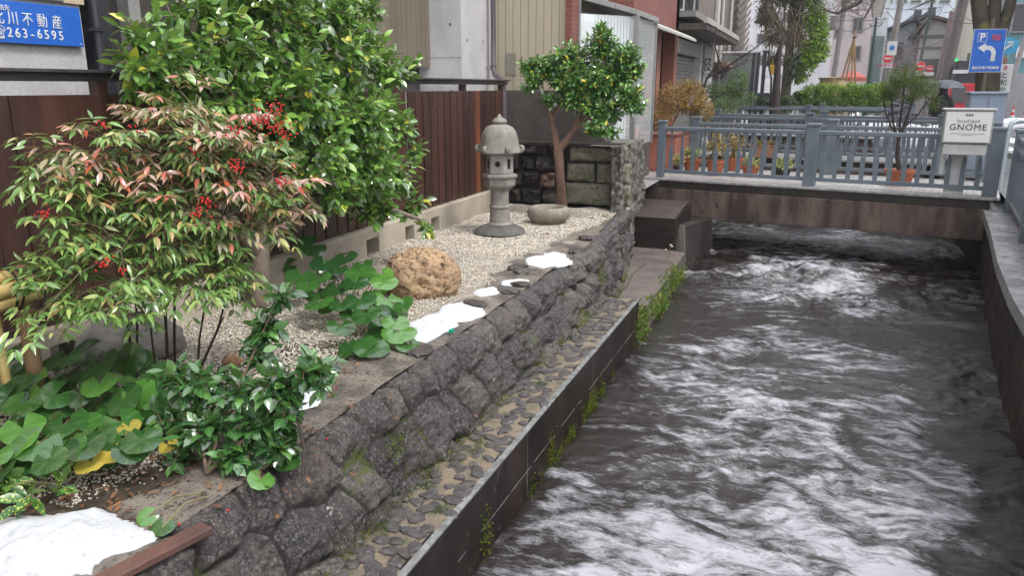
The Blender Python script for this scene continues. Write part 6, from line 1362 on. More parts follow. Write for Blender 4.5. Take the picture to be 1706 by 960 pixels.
# ---- parking sign
def parking_sign():
    Y = 18.2; c = Wp(1645, 84, Y); r = thing('parking_sign', 'blue parking sign with white P, left-turn arrow and Japanese text', 'sign', (c[0], Y, 0), R(12)); mb_ = pm('parking_blue', (.015, .13, .55), (.012, .11, .48), 3, .3, 50, .02); mw = pm('reflective_white', (.78, .78, .80), None, 4, .4, 50, 0)
    b = MB(); b.box((0, 0, c[2]), (.60, .02, .82)); b.build('panel', mb_, r, bevel=.01)
    b = MB(); 
    for s in (-1, 1): b.box((s * .296, -.011, c[2]), (.008, .006, .82)); b.box((0, -.011, c[2] + s * .406), (.60, .006, .008))
    b.build('border', mw, r)
    b = MB(); b.tube([(.05, .06, 0), (.05, .06, c[2] + .6)], .038, 12); b.build('pole', pm('brown_pole', (.16, .11, .085), (.11, .08, .06), 4, .5), r, smooth=50)
    b = MB(); b.box((-.13, -.011, c[2] + .25), (.17, .004, .17)); b.build('letter_square', mw, r); b = MB(); b.box((-.13, -.0135, c[2] + .25), (.155, .004, .155)); b.build('letter_ground', mb_, r)
    text('lettering', 'P', .19, mw, r, (-.13, -.018, c[2] + .25), extrude=.002, bold=.006)
    text('lettering', '香林坊', .055, pm('sign_red', (.70, .08, .10), None, 3, .5), r, (.13, -.014, c[2] + .27), extrude=.002, bold=.003); text('lettering', '地下駐', .055, MATS['sign_red'], r, (.13, -.014, c[2] + .21), extrude=.002, bold=.003)
    text('lettering', '香林坊地下駐車場', .062, mw, r, (0, -.014, c[2] - .33), extrude=.002, bold=.0015)
    # curved arrow
    b = MB(); pts_o = []; pts_i = []
    for k in range(9): a = math.pi / 2 * k / 8; pts_o.append((.0 + .155 * math.cos(a) , .155 * math.sin(a))); pts_i.append((.0 + .075 * math.cos(a), .075 * math.sin(a)))
    y = -.014; poly_o = [(.155, -.14)] + pts_o; poly_i = [(.075, -.14)] + pts_i; V = []
    for (a, c_) in zip(poly_o, poly_i): V += [(a[0], y, c[2] - .06 + a[1]), (c_[0], y, c[2] - .06 + c_[1])]
    n = len(poly_o); b.add(V, [(2 * k, 2 * k + 2, 2 * k + 3, 2 * k + 1) for k in range(n - 1)])
    b.add([(.0, y, c[2] - .06 + .155), (-.06, y, c[2] - .06 + .155), (-.06, y, c[2] - .06 + .075), (.0, y, c[2] - .06 + .075)], [(0, 1, 2, 3)]); b.add([(-.05, y, c[2] - .06 + .205), (-.19, y, c[2] - .06 + .115), (-.05, y, c[2] - .06 + .025)], [(0, 1, 2)])
    b.build('arrow', mw, r)
parking_sign()
# ---- utility cabinet behind the sign box
def cabinet():
    a = Wp(1617, 152, 17.0); c = Wp(1679, 152, 17.0); r = thing('utility_cabinet', 'pale blue-grey steel utility cabinet with two doors behind the box sign', 'cabinet', ((a[0] + c[0]) / 2, 17.2, -.02)); W = c[0] - a[0]; m = pm('cabinet_grey', (.27, .32, .40), (.22, .27, .34), 2, .4, 40, .05)
    b = MB(); b.box((0, 0, .80), (W, .5, 1.52)); b.build('body', m, r, bevel=.015); b = MB(); b.box((0, -.02, 1.57), (W + .05, .58, .04)); b.build('lid', m, r, bevel=.01)
    for s in (-1, 1):
        b = MB(); b.box((s * W * .245, -.258, .82), (W * .46, .02, 1.36)); d = b.build('door', pm('cabinet_grey_b', (.24, .29, .37), (.19, .24, .31), 2, .4, 40, .05), r, bevel=.006)
        b = MB(); b.box((s * .05 if s > 0 else -.05, -.275, .85), (.02, .02, .16)); b.build('handle', m_drk, d)
    b = MB(); b.box((0, 0, .02), (W + .04, .54, .06)); b.build('plinth', m_conc_grey, r)
cabinet()
r = thing('guard_pipe', 'bent pale galvanised guard pipe right of the cabinet', 'guard pipe', tuple(Wp(1672, 270, 14.8) * (1, 1, 0))); b = MB(); b.tube([(0, 0, 0), (0, 0, .98), (.03, 0, 1.08), (.10, 0, 1.12), (.9, .4, 1.12)], .038, 12); b.build('pipe', pm('galvanised', (.42, .48, .52), (.36, .41, .45), 3, .35, 40, .05, metal=.3), r, smooth=60)
# ================================================================== THE FAR STREET
def facade(name, label, px0, px1, Y, z1, mat, depth=8, wins=(), z0=-.04, cat='building', extra=None):
    """building whose front stands at Y; wins: pixel rectangles of its windows"""
    a = at_y(px0, 145, Y); c = at_y(px1, 145, Y); cx = (a[0] + c[0]) / 2; r = thing(name, label, cat, (cx, Y, z0)); W = abs(c[0] - a[0])
    b = MB(); b.box((0, depth / 2, (z1 - z0) / 2), (W, depth, z1 - z0)); b.build('wall', mat, r, bevel=.03)
    for w in wins:
        x0, y0, x1, y1 = w[:4]; p = at_y(x0, y0, Y); q = at_y(x1, y1, Y); mm = w[4] if len(w) > 4 else m_glass; nm = w[5] if len(w) > 5 else 'window'
        b = MB(); b.box(((p[0] + q[0]) / 2 - cx, -.02, (p[2] + q[2]) / 2 - z0), (abs(q[0] - p[0]), .12, abs(p[2] - q[2]))); g = b.build(nm, mm, r)
        if nm == 'window':
            f = MB(); W_, H_ = abs(q[0] - p[0]), abs(p[2] - q[2]); ox, oz = (p[0] + q[0]) / 2 - cx, (p[2] + q[2]) / 2 - z0
            for s in (-1, 1): f.box((ox + s * W_ / 2, -.07, oz), (.07, .14, H_ + .07)); f.box((ox, -.07, oz + s * H_ / 2), (W_, .14, .07))
            f.box((ox, -.075, oz), (.05, .12, H_)); f.build('window_frame', m_alu, g)
    return r, cx
m_pinkw = pm('pinkish_wall', (.68, .58, .58), (.60, .51, .51), 1.2, .7, 10, .1); m_whitew = pm('white_far_wall', (.74, .76, .80), (.66, .68, .72), 1.2, .7, 10, .1); m_bluegrey = pm('blue_grey_wall', (.58, .64, .70), (.52, .57, .63), 1.0, .7, 10, .1)
m_old = pm('old_plaster', (.50, .48, .46), (.38, .365, .36), 1.5, .8, 10, .2); m_beigew = pm('cream_far_wall', (.70, .66, .55), (.62, .58, .48), 1.2, .7, 10, .1); m_tile_r = pm('brown_roof_tile', (.16, .09, .07), (.10, .06, .05), 3, .5, 20, .5, stretch=(6, 1, 1)); m_tile_g = pm('grey_roof_tile', (.13, .14, .155), (.08, .085, .095), 3, .5, 20, .5, stretch=(6, 1, 1))
m_teal = siding_mat('teal_siding', (.16, .33, .38), (.13, .28, .33), .2)
m_wdark = pm('dim_window', (.10, .095, .10), (.07, .065, .07), 2, .2, 20, .02)
facade('pink_building', 'tall pinkish plaster building with dark windows behind the street lamp', 1378, 1442, 56, 24, m_pinkw, wins=((1422, 30, 1436, 52, m_wdark), (1418, 77, 1432, 98, m_wdark), (1392, 40, 1402, 60, m_wdark)))
facade('white_building', 'narrow bright white building beside the pink one', 1442, 1467, 56.5, 19, m_whitew, wins=((1446, 60, 1462, 160, pm('greenish_glass', (.20, .27, .26), (.15, .20, .20), 2, .3), 'glass_front'),))
facade('office_building', 'large pale blue-grey building rising behind the tiled roofs', 1462, 1612, 86, 38, m_bluegrey, wins=tuple((1470 + 24 * k, 0, 1486 + 24 * k, 4, m_wdark) for k in range(5)))
facade('distant_building', 'hazy pale building behind the ivy tree and left canal row', 1180, 1400, 92, 36, pm('hazy_pale_wall', (.76, .73, .73), (.66, .64, .65), 1.2, .7), wins=tuple((1262 + 22 * (k % 5), 20 + 36 * (k // 5), 1274 + 22 * (k % 5), 36 + 36 * (k // 5), m_wdark) for k in range(15)))
def tiled_house(label, px0, px1, pxr, Y, ze, zr, wall, tile, wins=(), gable=True):
    a = at_y(px0, 145, Y); c = at_y(px1, 145, Y); p = at_y(pxr, 145, Y); cx = (a[0] + c[0]) / 2; r = thing('tiled_house', label, 'house', (cx, Y, -.04)); x0, x1, xr = a[0] - cx, c[0] - cx, p[0] - cx
    b = MB(); D = 9; b.add([(x0, 0, 0), (x1, 0, 0), (x1, 0, ze), (xr, 0, zr), (x0, 0, ze), (x0, D, 0), (x1, D, 0), (x1, D, ze), (xr, D, zr), (x0, D, ze)], [(0, 1, 2, 3, 4), (9, 8, 7, 6, 5), (1, 6, 7, 2), (0, 4, 9, 5)]); b.build('wall', wall, r)
    rf = MB()
    for xe in (x0 - .5, x1 + .5):
        ze2 = ze - .5 * (zr - ze) / max(.5, abs(xe - xr)); rf.add([(xr, -.5, zr + .05), (xe, -.5, ze2 + .05), (xe, D + .3, ze2 + .05), (xr, D + .3, zr + .05), (xr, -.5, zr + .25), (xe, -.5, ze2 + .22), (xe, D + .3, ze2 + .22), (xr, D + .3, zr + .25)], [(0, 1, 2, 3), (7, 6, 5, 4), (0, 4, 5, 1), (1, 5, 6, 2), (2, 6, 7, 3)])
    o = rf.build('roof', tile, r); b = MB(); b.box((xr, D / 2 - .1, zr + .35), (.3, D + .9, .3)); b.box((xr, -.55, zr + .42), (.45, .2, .45)); b.build('ridge', m_tile_g, o)
    for w in wins:
        u0, v0, u1, v1 = w[:4]; p = at_y(u0, v0, Y); q = at_y(u1, v1, Y); b = MB(); b.box(((p[0] + q[0]) / 2 - cx, -.03, (p[2] + q[2]) / 2 + .04), (abs(q[0] - p[0]), .1, abs(p[2] - q[2]))); b.build(w[5] if len(w) > 5 else 'window', w[4] if len(w) > 4 else m_wdark, r)
zz = lambda px, py, Y: float(at_y(px, py, Y)[2])
tiled_house('old grey plaster house with low grey tiled gable behind the no-entry sign', 1440, 1522, 1512, 60, zz(1440, 62, 60), zz(1512, 34, 60), pm('blue_plaster', (.50, .54, .60), (.42, .45, .50), 1.5, .8), m_tile_g, wins=((1470, 72, 1478, 130, pm('pale_door', (.5, .46, .42), None, 3, .6), 'door'), (1484, 70, 1502, 100)))
tiled_house('old house with reddish-brown tiled gable and grey boarded wall', 1522, 1612, 1534, 58, zz(1610, 50, 58), zz(1534, 30, 58), m_old, m_tile_r, wins=((1530, 58, 1600, 62, pm('beam_brown', (.20, .17, .16), None, 3, .7), 'beam'), (1530, 78, 1600, 80, MATS['beam_brown'], 'beam'), (1534, 98, 1570, 130)))
facade('cream_building', 'cream building on the right with vertical ribs above dark shopfronts', 1606, 1680, 52, 20, m_beigew, wins=((1612, 88, 1632, 108, pm('brown_slats', (.20, .16, .13), (.15, .12, .10), 4, .7), 'slatted_screen'), (1660, 0, 1664, 60, m_old, 'rib'), (1645, 0, 1648, 60, m_old, 'rib')))
facade('wood_shop', 'brown wooden shopfront beside the street tree', 1632, 1672, 46, 3.1, pm('wood_front', (.22, .12, .075), (.15, .085, .055), 3, .6), depth=5)
facade('dark_shop', 'black shopfront with small pale canopy behind the umbrella', 1592, 1626, 44, 2.9, m_drk, depth=4, wins=((1588, 116, 1612, 122, m_whitew, 'canopy'), (1609, 150, 1617, 178, m_whitew, 'menu_board')))
facade('teal_building', 'teal boarded building with white window frames at the right photo edge', 1668, 1770, 50, 15, m_teal, wins=((1690, 6, 1740, 52, m_wdark), (1694, 78, 1712, 96, m_whitew, 'shop_plate'), (1668, 122, 1770, 240, pm('grey_ground_floor', (.36, .36, .40), (.3, .3, .33), 2, .6), 'ground_floor_front'), ))
# street row on the right, seen only as reflections and from the side
for k, (y0, w, h, mt) in enumerate(((2, 9, 9.5, m_old), (12, 8, 11, m_beigew), (21, 10, 13, m_bluegrey), (32, 9, 11.5, m_pinkw))):
    rr = thing('street_house', ['grey plaster house across the street, nearest the viewer', 'cream plaster house between the grey and the blue-grey house', 'blue-grey flat-roofed house across the street', 'pinkish plaster house at the far end of the right street row'][k], 'house', (15, y0 + w / 2, -.03)); b = MB(); b.box((2.5, 0, h / 2), (7, w - .3, h)); b.build('wall', mt, rr, bevel=.03)
    for i in range(3):
        for j in range(2): b = MB(); b.box((-1.02, -w / 2 + 1.6 + i * (w - 3) / 2, 1.6 + j * 2.9), (.1, 1.3, 1.4)); b.build('window', m_wdark, rr)
# ---- lamp, poles, signs
def street_lamp():
    Y = 40; p = at_y(1447, 145, Y); r = thing('street_lamp', 'dark green classical street lamp with a glass lantern', 'street lamp', (p[0], Y, -.04)); g = pm('lamp_green', (.035, .075, .06), (.025, .055, .045), 4, .45); z1 = zz(1453, 27, Y)
    b = MB(); b.lathe([(0, 0), (.24, 0), (.24, .35), (.17, .45), (.15, 1.3), (.10, 1.5), (.085, 2.2), (.065, z1 * .8), (.05, z1), (0, z1)], 16); b.build('pole', g, r, smooth=40)
    b = MB(); b.tube([(-.28, 0, z1 - .25), (-.15, 0, z1 - .38), (0, 0, z1 - .35), (.15, 0, z1 - .38), (.28, 0, z1 - .25)], .025, 6); b.build('scroll', g, r)
    m, t, bb = new_mat('lantern_glass'); bb.inputs['Base Color'].default_value = (.55, .50, .45, 1); bb.inputs['Roughness'].default_value = .2; bb.inputs['Alpha'].default_value = .55
    b = MB()
    for (r0, za), (r1, zb) in (((.17, z1 + .02), (.30, z1 + .85)),): b.add([(r0 * x, r0 * y, za) for x, y in ((-1, -1), (1, -1), (1, 1), (-1, 1))] + [(r1 * x, r1 * y, zb) for x, y in ((-1, -1), (1, -1), (1, 1), (-1, 1))], [(0, 1, 5, 4), (1, 2, 6, 5), (2, 3, 7, 6), (3, 0, 4, 7)])
    b.build('lantern_glass', m, r); b = MB()
    for x, y in ((-1, -1), (1, -1), (1, 1), (-1, 1)): b.bar((.17 * x, .17 * y, z1), (.30 * x, .30 * y, z1 + .86), .03, .03)
    b.build('lantern_frame', g, r); b = MB(); b.lathe([(0, .86), (.46, .86), (.16, 1.15), (.05, 1.2), (.03, 1.4), (0, 1.4)], 4, c=(0, 0, z1)); b.build('lantern_roof', g, r)
street_lamp()
m_pole = pm('pole_concrete', (.26, .24, .23), (.19, .17, .165), 3, .7)
def pole(label, px, py, Y, r0, h, lean=0, mat=None, bands=False, trans=False):
    p = at_y(px, py, Y); r = thing('utility_pole', label, 'utility pole', (p[0], Y, -.04)); b = MB(); b.tube([(0, 0, 0), (lean * .5, 0, h * .5), (lean, 0, h)], [r0, r0 * .9, r0 * .75], 14); b.build('pole', mat or m_pole, r, smooth=50)
    for z in ((.62, .7) if bands else ()): q = MB(); q.box((lean * z, 0, h * z), (1.6, .1, .1)); q.build('crossarm', m_drk, r)
    if trans: q = MB(); q.lathe([(0, 0), (.26, 0), (.26, .7), (0, .75)], 14, c=(lean * .6 - .4, 0, h * .42)); q.build('transformer', m_pole, r, smooth=40)
    return r
pole('large brown-grey utility pole leaning slightly right of the tiled house', 1563, 160, 45, .26, 12, 1.1, bands=True, mat=pm('pole_brown', (.15, .125, .12), (.10, .085, .08), 3, .7)); pole('slimmer utility pole standing just left of the leaning one', 1556, 160, 49, .20, 5.6, .35, trans=False, mat=pm('pole_rosy', (.22, .16, .16), (.16, .12, .12), 3, .7))
pole('concrete pole carrying the round no-entry sign', 1468, 160, 42, .16, 10, .65, bands=True); pole('grey utility pole in front of the pink building', 1382, 160, 46, .15, 11, .5, bands=True, trans=True)
pole('thin green lamp pole between the tiled houses', 1520, 150, 47, .08, 7.4, .5, mat=MATS['lamp_green']); pole('pale pole at the right with a white upper part', 1672, 150, 40, .10, 9, 1.2, mat=pm('pale_pole', (.40, .36, .36), (.3, .27, .27), 3, .6))
m_ne = pm('no_entry_red', (.70, .05, .05), (.62, .04, .04), 3, .4)
def disc(mb, rr, y0, y1, z, x=0, n=24): mb.add([(x + rr * math.cos(2 * math.pi * k / n), y0, z + rr * math.sin(2 * math.pi * k / n)) for k in range(n)] + [(x + rr * math.cos(2 * math.pi * k / n), y1, z + rr * math.sin(2 * math.pi * k / n)) for k in range(n)], [tuple(range(n)), tuple(range(n, 2 * n))[::-1]] + [(k, n + k, n + (k + 1) % n, (k + 1) % n) for k in range(n)])
def no_entry(label, px, py, Y, rr=.27, plates=()):
    p = at_y(px, py, Y); r = thing('no_entry_sign', label, 'road sign', (p[0], Y, p[2])); b = MB(); disc(b, rr * 1.06, 0, .03, 0); b.build('rim', m_swhite, r); b = MB(); disc(b, rr, -.008, .0, 0); b.build('red_disc', m_ne, r); b = MB(); b.box((0, -.011, 0), (rr * 1.35, .01, rr * .32)); b.build('white_bar', m_swhite, r)
    for (dz, w, h, tx, mt) in plates:
        b = MB(); b.box((.02, .015, dz), (w, .03, h)); q = b.build('plate', m_swhite, r)
        if tx: text('lettering', tx, h * .75 if len(tx) < 6 else .16, mt, q, (.02, -.003, dz), extrude=.002, bold=.002)
    b = MB(); b.tube([(0, .06, -p[2]), (0, .06, rr)], .035, 8); b.build('pole', m_pole, r)
    return r
no_entry('round red no-entry sign with white plates above and below on the concrete pole', 1479, 97, 41.5, .20, ((-.32, .46, .2, '自転車を除く', m_sred),)); r = thing('road_plate', 'white and blue rectangular road plate above the no-entry sign', 'road sign', tuple(at_y(1486, 80, 41.5))); b = MB(); b.box((0, 0, 0), (.42, .03, .62)); b.build('plate', m_swhite, r); b = MB(); disc(b, .12, -.02, -.016, .02); b.build('blue_mark', pm('mark_blue', (.05, .22, .60), None, 3, .4), r)
no_entry('second round no-entry sign just above the potted conifer', 1534, 110, 40, .19, ((-.30, .36, .16, '車両', m_sred),)); no_entry('faded partly hidden no-entry sign right of the second one', 1549, 114, 46, .17, ((-.26, .4, .18, None, m_sred),))
r = thing('green_sign', 'small bright green shop sign glowing above the umbrella', 'sign', tuple(at_y(1588, 103, 48))); b = MB(); b.box((0, 0, 0), (.42, .15, .34)); b.build('green_panel', pm('lit_green', (.02, .70, .15), None, 3, .4, 20, 0, emit=((.02, .8, .15), .8)), r, bevel=.02)
r = thing('round_arrow_sign', 'round blue road sign with a white arrow beside the tree', 'road sign', tuple(at_y(1681, 76, 30))); b = MB(); disc(b, .27, 0, .02, 0); b.build('blue_disc', pm('cyan_blue', (.05, .38, .66), None, 3, .4), r); b = MB(); b.bar((-.12, -.006, -.1), (.08, -.006, .06), .01, .06); b.bar((.11, -.006, .12), (.10, -.006, -.06), .01, .05); b.bar((.11, -.006, .12), (-.06, -.006, .11), .01, .05); b.build('white_arrow', m_swhite, r)
c = at_y(1672, 131, 24); vertical_sign('standing_sign', 'narrow white vertical shop sign with red and green characters beside the cabinet', c[0], 24, zz(1668, 156, 24), zz(1676, 107, 24), .34, [m_swhite, m_sred, m_sblack, m_sgreen, m_sgreen], '8と和や', .17, R(-5)); b = MB(); 
# ---- red panel, cone, snow piles, tripod of poles
p = at_y(1603, 150, 40); r = thing('vending_machine', 'bright red vending machine beside the black shopfront', 'vending machine', (p[0], 40, -.03)); b = MB(); b.box((0, .35, .92), (.95, .7, 1.84)); b.build('body', pm('vending_red', (.62, .02, .03), (.55, .015, .025), 3, .35), r, bevel=.03); b = MB(); b.box((-.12, -.01, 1.35), (.55, .03, .7)); b.build('display_window', m_wdark, r); b = MB(); b.box((.22, -.015, .62), (.34, .02, .34)); b.build('white_emblem', m_swhite, r, bevel=.02); b = MB(); b.box((0, -.012, .25), (.6, .03, .2)); b.build('outlet', m_drk, r)
for k, (px, py) in enumerate(((1690, 206), (1694, 204))):
    p = at_z(px, py, -.03); r = thing('traffic_cone', ['red and white traffic cone at the kerb beside the snow pile', 'second red and white traffic cone just behind the first'][k], 'traffic cone', (p[0] + k * .3, 44 + k * .8, -.03), group='traffic cones'); b = MB(); b.box((0, 0, .02), (.40, .40, .04)); b.build('base', m_ne, r)
    for (z0, z1, mt) in ((.04, .25, m_ne), (.25, .38, m_swhite), (.38, .52, m_ne), (.52, .64, m_swhite), (.64, .78, m_ne)): f = lambda z: .15 - .12 * z / .78; b = MB(); b.lathe([(0, z0), (f(z0), z0), (f(z1), z1), (0, z1)], 16); b.build('cone_band', mt, r, smooth=40)
def pile(label, px, py, rad, h, seed, z=-.03): p = at_z(px, py, z); o = rock('snow_pile', m_snow, tuple(p), (rad, rad * .7, h), seed, .16, label, 'snow pile', 0, group='snow piles on the street')
pile('larger dirty snow pile on the street in front of the cones', 1697, 212, 1.5, .42, 3); pile('low flat snow remains on the near street edge', 1690, 236, 1.0, .10, 4); pile('thin snow streak on the wet street below the piles', 1700, 252, .7, .06, 5)
for k, (px, py, Y) in enumerate(((1445, 195, 38), (1490, 198, 30), (1540, 205, 24), (1400, 185, 44))): p = at_y(px, py, Y); rock('snow_pile', m_snow, (p[0], Y, -.05), (1.3, .8, .5 + .1 * k), 20 + k, .16, ['snow heap right of the bright hedge', 'snow heap behind the potted conifer', 'snow heap left of the person with umbrella', 'distant snow heap behind the hedge'][k], 'snow pile', 0, group='snow piles on the street')
r = thing('pole_tripod', 'tan wooden support poles tied into a tripod beyond the bright hedge', 'tree support', (at_y(1414, 150, 42)[0], 42, -.04)); top = np.array((0, 0, zz(1414, 52, 42)))
for (dx, dy) in ((-.75, .2), (.12, -.3), (.5, .6), (-.35, -.2)): b = MB(); b.tube([(dx, dy, 0), top + (-dx * .06, 0, .1)], [.055, .035], 8); b.build('support_pole', pm('tan_pole', (.40, .24, .11), (.30, .18, .09), 4, .6), r, smooth=50)
b = MB(); b.tube([top + (-.1, -.08, -.25), top + (.1, -.08, -.2)], .05, 8); b.build('rope_lashing', m_twig, r)
r = thing('parasol', 'faded red cloth awning standing under the tied poles', 'awning', (at_y(1418, 150, 46)[0], 46, -.04)); b = MB(); b.lathe([(0, 2.6), (.7, 2.2), (.7, 2.0), (0, 2.4)], 8); b.build('canopy', pm('faded_red', (.50, .13, .11), (.42, .10, .09), 3, .7), r); b = MB(); b.tube([(0, 0, 0), (0, 0, 2.6)], .03, 8); b.build('pole', m_pole, r)
r = thing('straw_wrap', 'straw-wrapped shrub bundle behind the hedge', 'wrapped shrub', (at_y(1385, 150, 40)[0], 40, -.04)); b = MB(); b.lathe([(0, 0), (.75, 0), (.7, 1.3), (.55, 2.0), (.62, 2.12), (0, 2.15)], 20, mod=lambda a, i: 1 + .06 * math.sin(9 * a + i)); b.build('straw', pm('straw', (.42, .32, .17), (.30, .22, .12), 6, .9, 30, .9, stretch=(4, 4, .3)), r, smooth=40)
# parked dark cars' tops behind the hedge
def car(label, px, Y, matc, flip=1):
    p = at_y(px, 150, Y); r = thing('parked_car', label, 'car', (p[0], Y, -.04)); prof = [(-2.0, .35), (-2.0, .85), (-1.35, .98), (-.8, 1.42), (.7, 1.45), (1.45, .98), (2.0, .85), (2.05, .35)]
    V = [(x * flip, -.8, z) for x, z in prof] + [(x * flip, .8, z) for x, z in prof]; n = len(prof); b = MB(); b.add(V, [tuple(range(n)), tuple(range(n, 2 * n))[::-1]] + [(i, n + i, n + (i + 1) % n, (i + 1) % n) for i in range(n)]); b.build('body', matc, r, bevel=.06, smooth=40)
    b = MB(); b.add([(x * flip, -.812, z) for x, z in ((-1.2, 1.0), (-.75, 1.36), (.65, 1.38), (1.25, 1.0))], [(0, 1, 2, 3)]); b.build('side_window', m_glass, r)
    for x in (-1.25, 1.3):
        b = MB(); b.tube([(x, -.84, .32), (x, -.62, .32)], .32, 20); w = b.build('wheel', m_drk, r, smooth=40); b = MB(); b.tube([(x, -.855, .32), (x, -.83, .32)], .19, 16); b.build('rim', m_alu, w)
car('dark parked car half hidden behind the bright hedge', 1432, 47, m_drk); car('silver parked car behind the thin tree trunks on the left', 1262, 48, pm('silver_car', (.45, .47, .5), (.4, .42, .45), 3, .3))
# wires
def wires():
    S = [((1380, -20, 46), (1568, 12, 45)), ((1380, 40, 46), (1478, 30, 42)), ((1478, 20, 42), (1572, 60, 45)), ((1572, 0, 45), (1690, 40, 40)), ((1572, 10, 45), (1460, 70, 55)), ((1572, 20, 45), (1640, -60, 30)), ((1478, 30, 42), (1240, -20, 28)), ((1572, 30, 45), (1706, 10, 44)), ((1480, 60, 42), (1572, 66, 45)), ((1570, 15, 45), (1480, 120, 56))]
    for k, (a, c) in enumerate(S):
        p, q = at_y(*a), at_y(*c); b = MB(); pts = [p + (q - p) * f - np.array((0, 0, 1.2 * math.sin(math.pi * f) * .4)) - p for f in np.linspace(0, 1, 10)]; b.tube(pts, .016, 4, cap=False)
        o = b.build('overhead_wire', m_drk, None, loc=tuple(p)); tag(o, 'thin dark ' + ['wire from the top left of the far street to the leaning pole', 'wire from the grey pole to the no-entry pole', 'wire between the no-entry pole and the leaning pole', 'wire from the leaning pole towards the teal building', 'wire sagging across the tiled gable', 'wire rising from the leaning pole over the parking sign', 'long wire passing behind the ivy tree', 'wire ending at the right picture edge', 'low wire crossing in front of the grey plaster house', 'steep wire running down from the leaning pole'][k], 'wire', 'overhead wires')
wires()
# ---- person with an umbrella, seen from behind
def person():
    Y = 27.0; p = at_y(1568, 180, Y); r = thing('person', 'person in a black ribbed down coat walking away under a grey umbrella', 'person', (p[0], Y, -.03), R(-8))
    def skin(name, chains, mat, par):
        me = bpy.data.meshes.new(name); V = []; Ed = []; Rr = []
        for ch in chains:
            prev = None
            for (pt, rad) in ch:
                if isinstance(pt, int): prev = pt; continue
                V.append(pt); Rr.append(rad)
                if prev is not None: Ed.append((prev, len(V) - 1))
                prev = len(V) - 1
        me.from_pydata(V, Ed, []); o = bpy.data.objects.new(name + '_t', me); col.objects.link(o); md = o.modifiers.new('s', 'SKIN'); md.use_smooth_shade = True; o.modifiers.new('b', 'SUBSURF').levels = 2
        for i, v in enumerate(me.skin_vertices[0].data): v.radius = (Rr[i], Rr[i]); v.use_root = i == 0
        m2 = bpy.data.meshes.new_from_object(o.evaluated_get(bpy.context.evaluated_depsgraph_get())); bpy.data.objects.remove(o); m2.materials.clear(); m2.materials.append(mat); q = bpy.data.objects.new(name, m2); col.objects.link(q); q.parent = par; return q
    ms = pm('skin', (.50, .32, .24), (.45, .28, .21), 6, .5, 60, .1)
    # pelvis 0; left leg mid-stride, right leg
    C = [[((0, 0, .90), .13), ((0, 0, 1.05), .12), ((0, 0, 1.25), .13), ((0, 0, 1.38), .11), ((0, 0, 1.46), .05), ((0, .01, 1.53), .075), ((0, .01, 1.60), .085), ((0, 0, 1.66), .05)],
         [(0, 0), ((-.10, 0, .86), .09), ((-.11, .06, .48), .06), ((-.11, -.06, .09), .042), ((-.11, .10, .05), .035)], [(0, 0), ((.10, 0, .86), .09), ((.11, .10, .48), .06), ((.11, .16, .10), .042), ((.11, .32, .05), .035)],
         [(3, 0), ((-.20, 0, 1.36), .05), ((-.26, -.02, 1.10), .042), ((-.25, .06, .86), .03), ((-.25, .09, .80), .032)], [(3, 0), ((.20, 0, 1.36), .05), ((.27, .02, 1.12), .042), ((.17, .20, 1.20), .03), ((.14, .24, 1.24), .032)]]
    n0 = sum(len([x for x in c if not isinstance(x[0], int)]) for c in C[:4]) - 1; n1 = n0 + 4
    for k in range(5): a = (k - 2) * .013; C.append([(n0, 0), ((-.25 + a, .10, .75), .009), ((-.25 + a, .10 + .01, .715 + abs(k - 2) * .006), .0075)])
    for k in range(5): a = (k - 2) * .014; C.append([(n1, 0), ((.11, .27, 1.26 + a), .009), ((.10, .235, 1.265 + a), .0075)])
    skin('body', C, ms, r)
    mc = pm('black_down', (.022, .023, .028), (.012, .013, .016), 6, .45, 50, .2); b = MB(); prof = []
    for k in range(0, 15):
        z = .62 + k * .058; w = np.interp(z, [.62, .9, 1.1, 1.3, 1.42, 1.46], [.25, .235, .215, .235, .17, .09]); prof += [(w * .93, z), (w * 1.02, z + .014), (w * 1.05, z + .029), (w * 1.02, z + .044)]
    prof = [(0, .62)] + prof + [(0, 1.48)]; b.lathe(prof, 28); b.v = [(x, y * .68, z) for x, y, z in b.v]; b.build('down_coat', mc, r, smooth=60)
    for ch in ([(-.19, 0, 1.37), (-.27, -.02, 1.12), (-.255, .05, .88)], [(.19, 0, 1.37), (.28, .02, 1.13), (.18, .18, 1.19)]):
        b = MB(); pts = []; rad = []
        for a, c in zip(ch, ch[1:]):
            for f in np.linspace(0, 1, 13)[:-1]: pts.append(np.array(a) + (np.array(c) - np.array(a)) * f); rad.append(.068 + .009 * (len(pts) % 3 == 1))
        b.tube(pts, rad, 12); b.build('sleeve', mc, r, smooth=60)
    b = MB(); b.lathe([(0, 1.43), (.10, 1.44), (.115, 1.50), (.12, 1.60), (.105, 1.69), (.06, 1.735), (0, 1.745)], 18); b.v = [(x, y - .012, z) for x, y, z in b.v]; b.build('hair', pm('black_hair', (.012, .010, .010), (.02, .016, .014), 20, .4, 80, .4), r, smooth=60)
    mt = pm('dark_trousers', (.03, .03, .04), None, 5, .7)
    for s, kn, an in ((-1, (-.11, .06, .48), (-.11, -.06, .12)), (1, (.11, .10, .48), (.11, .16, .12))): b = MB(); b.tube([(s * .10, 0, .86), kn, an], [.105, .078, .062], 14); b.build('trouser_leg', mt, r, smooth=60)
    for s, y in ((-1, -.06), (1, .16)): b = MB(); b.tube([(s * .11, y - .05, .10), (s * .11, y, .06), (s * .11, y + .12, .045), (s * .11, y + .18, .035)], [.05, .055, .05, .035], 12); b.build('shoe', m_drk, r, smooth=60)
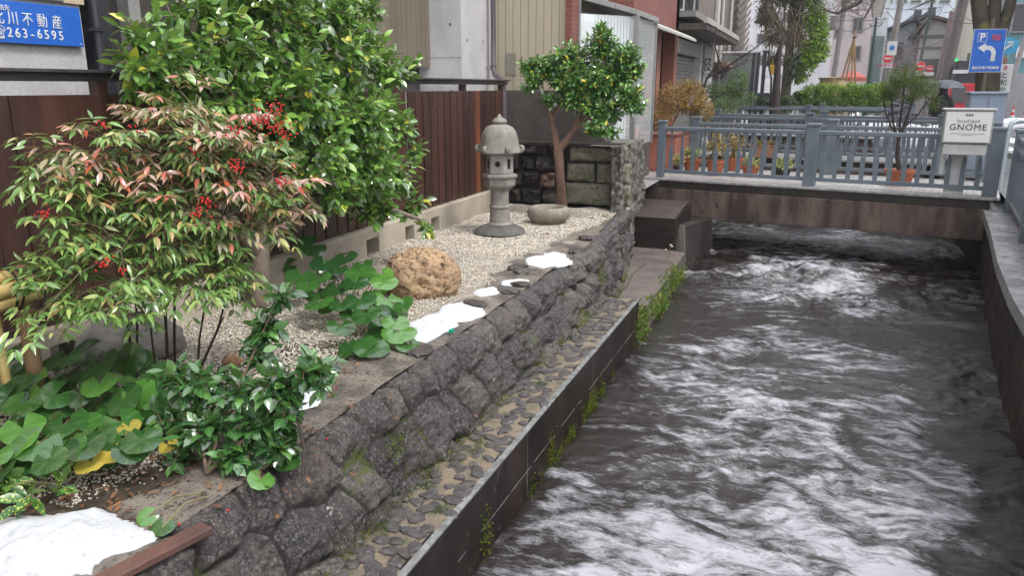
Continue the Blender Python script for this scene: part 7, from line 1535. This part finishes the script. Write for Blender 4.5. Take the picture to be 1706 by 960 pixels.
    # umbrella
    u = thing('umbrella', 'open dark grey umbrella tilted over the person in the black coat', 'umbrella', (p[0] + .06, Y + .20, -.06)); mu = pm('umbrella_grey', (.07, .08, .10), (.055, .062, .08), 4, .5, 50, .05); top = 1.93; n = 8
    b = MB(); V = [(0, 0, top)]; seg = 32
    for q, (rr, z) in enumerate(((.18, -.02), (.34, -.07), (.46, -.15), (.54, -.26))):
        for k in range(seg): a = 2 * math.pi * k / seg; s = 1 - .05 * (rr / .54) * (1 - abs(math.cos(a * 4))) ; V.append((rr * s * math.cos(a), rr * s * math.sin(a), top + z + .03 * (rr / .54) ** 2 * (1 - abs(math.cos(a * 4)))))
    b.add(V, [(0, 1 + k, 1 + (k + 1) % seg) for k in range(seg)] + [(1 + q * seg + k, 1 + (q + 1) * seg + k, 1 + (q + 1) * seg + (k + 1) % seg, 1 + q * seg + (k + 1) % seg) for q in range(3) for k in range(seg)]); b.build('canopy', mu, u, smooth=60)
    b = MB(); b.tube([(0, 0, 1.18), (0, 0, top + .06)], .008, 8); b.build('shaft', m_drk, u); b = MB(); b.tube([(0, 0, 1.18), (0, 0, 1.10), (.03, 0, 1.07), (.06, 0, 1.10)], .013, 8); b.build('handle', m_drk, u)
    for k in range(n): b = MB(); a = math.pi * 2 * k / n; b.tube([(0, 0, top - .01), (.34 * math.cos(a), .34 * math.sin(a), top - .08), (.54 * math.cos(a), .54 * math.sin(a), top - .27)], .004, 4); b.build('rib', m_drk, u)
person()
# ---- wet winter air
def haze():
    b = MB(); b.box((0, 45, 10), (150, 118, 26)); o = b.build('haze', None); o.data.materials.clear()
    m = bpy.data.materials.new('haze_air'); m.use_nodes = True; t = m.node_tree; t.nodes.clear(); v = t.nodes.new('ShaderNodeVolumePrincipled'); out = t.nodes.new('ShaderNodeOutputMaterial')
    v.inputs['Color'].default_value = (.93, .95, 1, 1); v.inputs['Density'].default_value = .0012; v.inputs['Anisotropy'].default_value = .3; t.links.new(v.outputs[0], out.inputs['Volume'])
    o.data.materials.append(m); tag(o, kind='stuff'); tag(o, 'thin pale winter haze in the air', 'haze')
haze()
